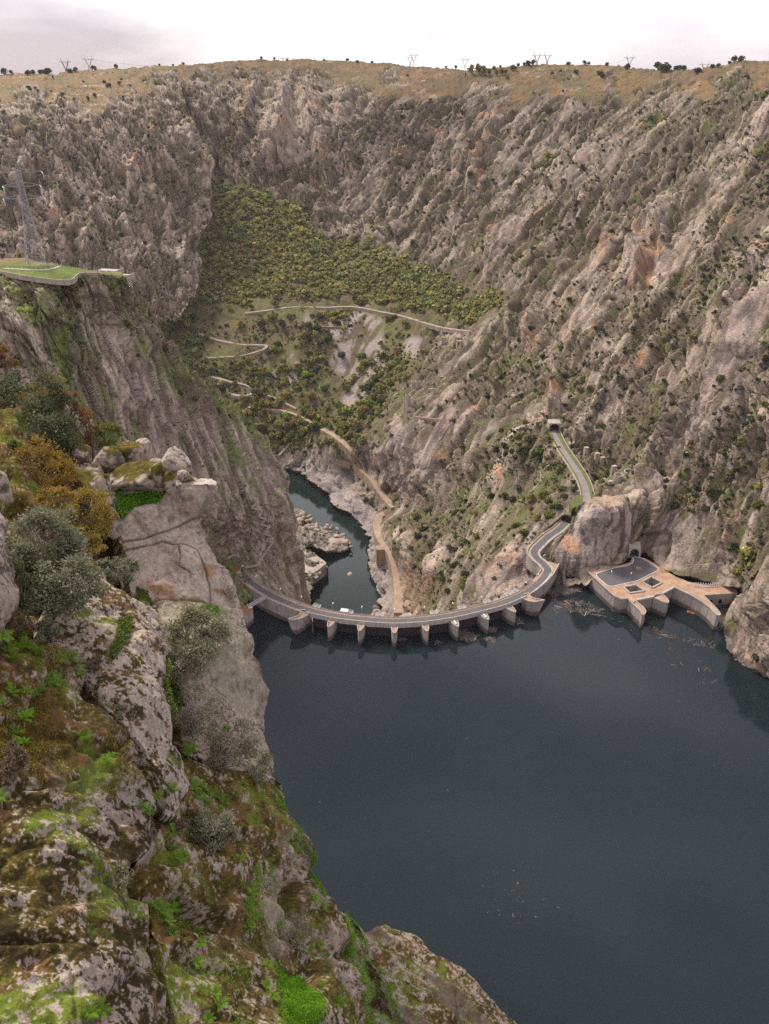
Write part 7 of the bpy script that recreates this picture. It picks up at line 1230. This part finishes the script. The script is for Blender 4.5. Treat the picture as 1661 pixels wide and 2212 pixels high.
# ferns
def frond_mesh(L=.8, n=11):
    V, F = [], []; 
    for i in range(n):
        s = (i + .5) / n; x = L * s; z = .34 * L * math.sin(s * 2.3); w = .26 * L * (math.sin(math.pi * min(1, s * .9 + .12)) ** .8); h = L / n * .46
        for sd in (-1, 1): b = len(V); V += [(x - h, 0, z), (x + h, 0, z), (x + h * 1.4, sd * w, z - .05), (x + h * .6, sd * w * .75, z - .03)]; F.append((b, b + 1, b + 2, b + 3))
    return mesh_np('frond', np.array(V), np.array(F), M['leaf'], col=np.ones((len(V), 3)), link=False)
FR = frond_mesh()
FERN = [(20, 1400, 1.0), (42, 1420, 1.0), (14, 1442, 1), (62, 1436, .9), (100, 1466, 1.15), (118, 1478, 1), (92, 1488, 1), (30, 1490, 1), (45, 1520, .9), (62, 1540, .9), (48, 1568, .9), (76, 1558, .8), (60, 1600, .9), (40, 1590, .8), (24, 1610, .7), (84, 1600, .7), (140, 1438, .9), (156, 1446, .9), (166, 1472, .8), (10, 1378, 1), (2, 1420, 1), (2, 1500, .9), (8, 1690, .8), (2, 1720, .9), (190, 1580, .7), (205, 1598, .7), (218, 1614, .7), (236, 1640, .7), (250, 1625, .6), (308, 1744, .8), (322, 1750, .7), (80, 1440, 1), (120, 1440, .9), (58, 1490, .9), (70, 1515, .9),
    (428, 1700, 1), (446, 1715, 1), (462, 1728, 1.1), (420, 1724, 1), (442, 1744, 1), (472, 1748, 1), (410, 1706, .9), (352, 1712, .9), (344, 1724, .8), (396, 1640, .9), (404, 1628, .9), (372, 1828, .9), (382, 1850, .9), (376, 1872, .9), (396, 1852, .8), (362, 1806, .8), (346, 1972, .9), (356, 1998, .9), (364, 2022, .9), (376, 2042, .8), (336, 1955, .8), (545, 1930, .9), (556, 1950, 1), (550, 1978, 1), (540, 2004, .9), (535, 1950, .9), (560, 1925, .8), (414, 1944, .7), (422, 1966, .7), (434, 1990, .7), (452, 2002, .7), (455, 2158, .8), (466, 2180, .8), (448, 2200, .8), (420, 2088, .7), (410, 2060, .6), (576, 2092, .7), (582, 2122, .7), (590, 2152, .7), (596, 2200, .7), (720, 2170, .8), (708, 2190, .8), (690, 2140, .7), (560, 1870, .8), (580, 1890, .8), (570, 1905, .7),
    (640, 1830, .7), (650, 1870, .7), (632, 1810, .6), (672, 1942, .8), (690, 1960, .8), (762, 2050, .8), (750, 2030, .8), (740, 2082, .7), (772, 2122, .8), (190, 2200, .7), (170, 2206, .7), (500, 1640, .9), (520, 1700, .8), (485, 1580, .8), (575, 1640, .7), (600, 1740, .7), (515, 1860, .7), (400, 1950, .7), (470, 2060, .6), (620, 1990, .7), (700, 2030, .7), (715, 2060, .7), (785, 2150, .7), (800, 2190, .7)]
def f_where(u, v): return 'on the left shoulder' if u < 180 and v < 1700 else 'on the near mossy rock' if u < 330 else 'under the wild olive' if v < 1690 else 'around the grey bush' if v < 1880 else 'near the bright clover' if u > 480 else 'low in the moss bank'
items = []; FM = [(100, 1230, 'the big juniper'), (20, 1250, 'the dark rock at the edge'), (20, 1640, 'the brown broom bush'), (262, 1375, 'the ivy strip'), (100, 1420, 'the straw grass tuft'), (262, 1545, 'the grey green cushion'), (368, 1480, 'the thick ivy'), (430, 1400, 'the wild olive'), (440, 1560, 'the leafless grey tree'), (386, 1776, 'the small brown broom'), (458, 1810, 'the round grey green bush'), (245, 1905, 'the thin shrub on dark rock'), (595, 1880, 'the cracked pale block'), (630, 2140, 'the clover carpet'), (640, 2010, 'the bare grey shrub'), (862, 2080, 'the pinkish boulder'), (345, 2205, 'the straw coloured shrub'), (150, 2208, 'the green bottom shrub'), (560, 1840, 'the brown heather'), (330, 1700, 'the cleft in the near rock')]
for n_, (u, v, s) in enumerate(FERN):
    p, nn = near(u, v); r = empty('fern', p + nn * .05, 'bright green fern clump ' + f_where(u, v), 'fern', 'ferns of the near cliff', random.uniform(0, 6.28)); g = random.uniform(.8, 1.15); col = (.175 * g, .315 * g, .035 * g)
    items.append((r, ('large' if s >= 1 else 'small' if s < .8 else 'mid sized') + ' bright green fern', u, v)); q0 = nn.lerp(Vector((0, 0, 1)), .45).normalized().to_track_quat('Z', 'X')
    r.rotation_euler = q0.to_euler()
    for k in range(10):
        o = bpy.data.objects.new('frond', FR); COL.objects.link(o); o.parent = r; o.rotation_euler = (0, random.uniform(-.65, .05), k * .628 + random.uniform(-.25, .25)); o.scale = (s * random.uniform(.6, 1.1) * .9,) * 3; o.color = (*col, 1)
say_which(items, FM)
# leaf carpets, ivy and grass
UBf, VBf, PBf, NBf, RBf = UB.ravel(), VB.ravel(), PB.reshape(-1, 3), NB.reshape(-1, 3), RB.ravel()
def carpet(name, poly, n, size, kind, label, cat=None, group=None, stuff=False, lift=.06, upright=.5, aspect=.7, regions=None, seed=0, mask=None):
    r = np.random.default_rng(seed + 900); ok = pip(poly, UBf, VBf) & (RBf > 0)
    if regions: ok &= np.isin(RBf, regions)
    if mask is not None: ok &= mask
    ix = np.where(ok)[0]; ix = r.choice(ix, n); P = PBf[ix] + NBf[ix] * (r.uniform(0, 1, (n, 1)) * lift * 2) + r.normal(size=(n, 3)) * .04; a0, a1 = (np.array(x) * 1.5 for x in FC[kind]); f = np.clip(r.normal(.5, .35, (n, 1)), 0, 1)
    D = NBf[ix] * (1 - upright) + np.array([0, 0, upright]) if aspect < .4 else np.cross(NBf[ix], r.normal(size=(n, 3)))
    o = leaves_mesh(name, P, D, size, (a0 * (1 - f) + a1 * f) * r.uniform(.8, 1.25, (n, 1)), seed, aspect); return tag(o, label, cat, group, 'stuff' if stuff else None)
FC['clover'] = ((.085, .19, .012), (.125, .245, .016)); FC['leafy'] = ((.085, .19, .02), (.13, .25, .03)); FC['straw'] = ((.33, .25, .11), (.26, .20, .08)); FC['grass'] = ((.12, .19, .03), (.16, .20, .04)); FC['moss'] = ((.13, .10, .02), (.17, .13, .025))
carpet('clover_patch', [(585, 2062), (628, 2070), (662, 2105), (680, 2160), (672, 2215), (660, 2260), (600, 2260), (612, 2200), (600, 2120)], 9000, .09, 'clover', 'bright green carpet of clover at the bottom', stuff=True, seed=1)
carpet('ground_ivy', [(250, 1062), (285, 1068), (320, 1062), (370, 1055), (340, 1085), (290, 1095), (262, 1120), (250, 1090)], 5200, .16, 'leafy', 'bright green leaf carpet on the ledge under the largest boulder', stuff=True, lift=.14, seed=2)
carpet('ivy', [(262, 1330), (288, 1328), (284, 1360), (262, 1400), (244, 1425), (234, 1415), (250, 1370)], 2600, .15, 'ivy', 'strip of ivy climbing in the groove of the lichen face', 'plant', lift=.10, seed=3)
carpet('ivy', [(348, 1425), (362, 1440), (386, 1490), (390, 1515), (372, 1555), (362, 1530), (352, 1480)], 2800, .15, 'ivy', 'thick ivy hanging on the edge of the lichen face', 'plant', lift=.18, seed=4)
carpet('ivy', [(300, 1262), (320, 1270), (335, 1298), (318, 1304), (300, 1290)], 900, .14, 'ivy', 'ivy on the shoulder above the lichen face', 'plant', lift=.10, seed=5)
carpet('ivy', [(226, 1165), (262, 1175), (282, 1215), (262, 1225), (225, 1200)], 1600, .12, 'moss', 'cushion of moss and grass beside the pale pinnacle face', 'plant', lift=.12, seed=6)
carpet('ivy', [(455, 1305), (478, 1300), (475, 1330), (440, 1335), (420, 1325)], 900, .14, 'leafy', 'green leaves on the ledge under the pale face', 'plant', lift=.12, seed=7)
carpet('grass_tuft', [(385, 1022), (405, 1030), (420, 1038), (395, 1042), (382, 1036)], 900, .5, 'straw', 'tuft of dry yellow grass beside the peaked boulder', 'grass tuft', lift=.1, aspect=.08, seed=8)
carpet('grass_tuft', [(85, 1385), (135, 1405), (140, 1440), (110, 1445), (90, 1420)], 700, .55, 'straw', 'pale straw grass tuft above the ferns', 'grass tuft', lift=.1, aspect=.07, seed=9)
nB = fbm(PBf, 2.2, 4, 950); carpet('bank_grass', [(330, 1640), (600, 1640), (720, 1940), (860, 2300), (300, 2300), (330, 1900)], 16000, .24, 'grass', 'short grass growing through the moss bank', stuff=True, lift=.06, aspect=.12, regions=[4], seed=10, mask=nB > .18)
carpet('bank_grass', [(730, 1970), (770, 1995), (800, 2060), (850, 2160), (870, 2230), (800, 2230), (770, 2100), (740, 2030)], 6000, .26, 'leafy', 'green strip of grass between bank and knob', stuff=True, lift=.08, aspect=.14, regions=[2, 4], seed=11)
carpet('shoulder_moss', [(-60, 1340), (60, 1390), (190, 1480), (262, 1562), (320, 1680), (200, 1740), (50, 1640), (-60, 1720)], 12000, .10, 'moss', 'moss and short herbs on the left shoulder', stuff=True, lift=.05, aspect=.5, regions=[6], seed=12, mask=nB > -.1)
carpet('rim_grass', [(590, 1620), (615, 1720), (700, 1890), (715, 1935), (690, 1935), (640, 1820), (590, 1700)], 3000, .22, 'leafy', 'tufts of grass along the rim above the water', stuff=True, lift=.08, aspect=.15, regions=[3, 4], seed=13, mask=nB > .05)
carpet('slope_moss', [(-60, 880), (150, 960), (260, 1180), (240, 1300), (-60, 1480)], 9000, .13, 'moss', 'moss and grass on the shady slope under the oaks', stuff=True, lift=.06, aspect=.5, regions=[1], seed=14)

# ---------------------------------------------------------------- the air of the gorge
def haze():
    m = bpy.data.materials.new('haze'); m.use_nodes = True; nt = m.node_tree; nt.nodes.clear(); o = nt.nodes.new('ShaderNodeOutputMaterial'); v = nt.nodes.new('ShaderNodeVolumePrincipled')
    v.inputs['Color'].default_value = (.86, .82, .86, 1); v.inputs['Density'].default_value = HAZE; v.inputs['Anisotropy'].default_value = .2; nt.links.new(v.outputs[0], o.inputs['Volume'])
    m.cycles.volume_sampling = 'DISTANCE'; b = MB().box((0, 2300, 130), 6400, 4900, 540).build('haze', m); tag(b, 'thin grey autumn haze filling the gorge', None, None, 'stuff')
HAZE = 0.00003
haze()
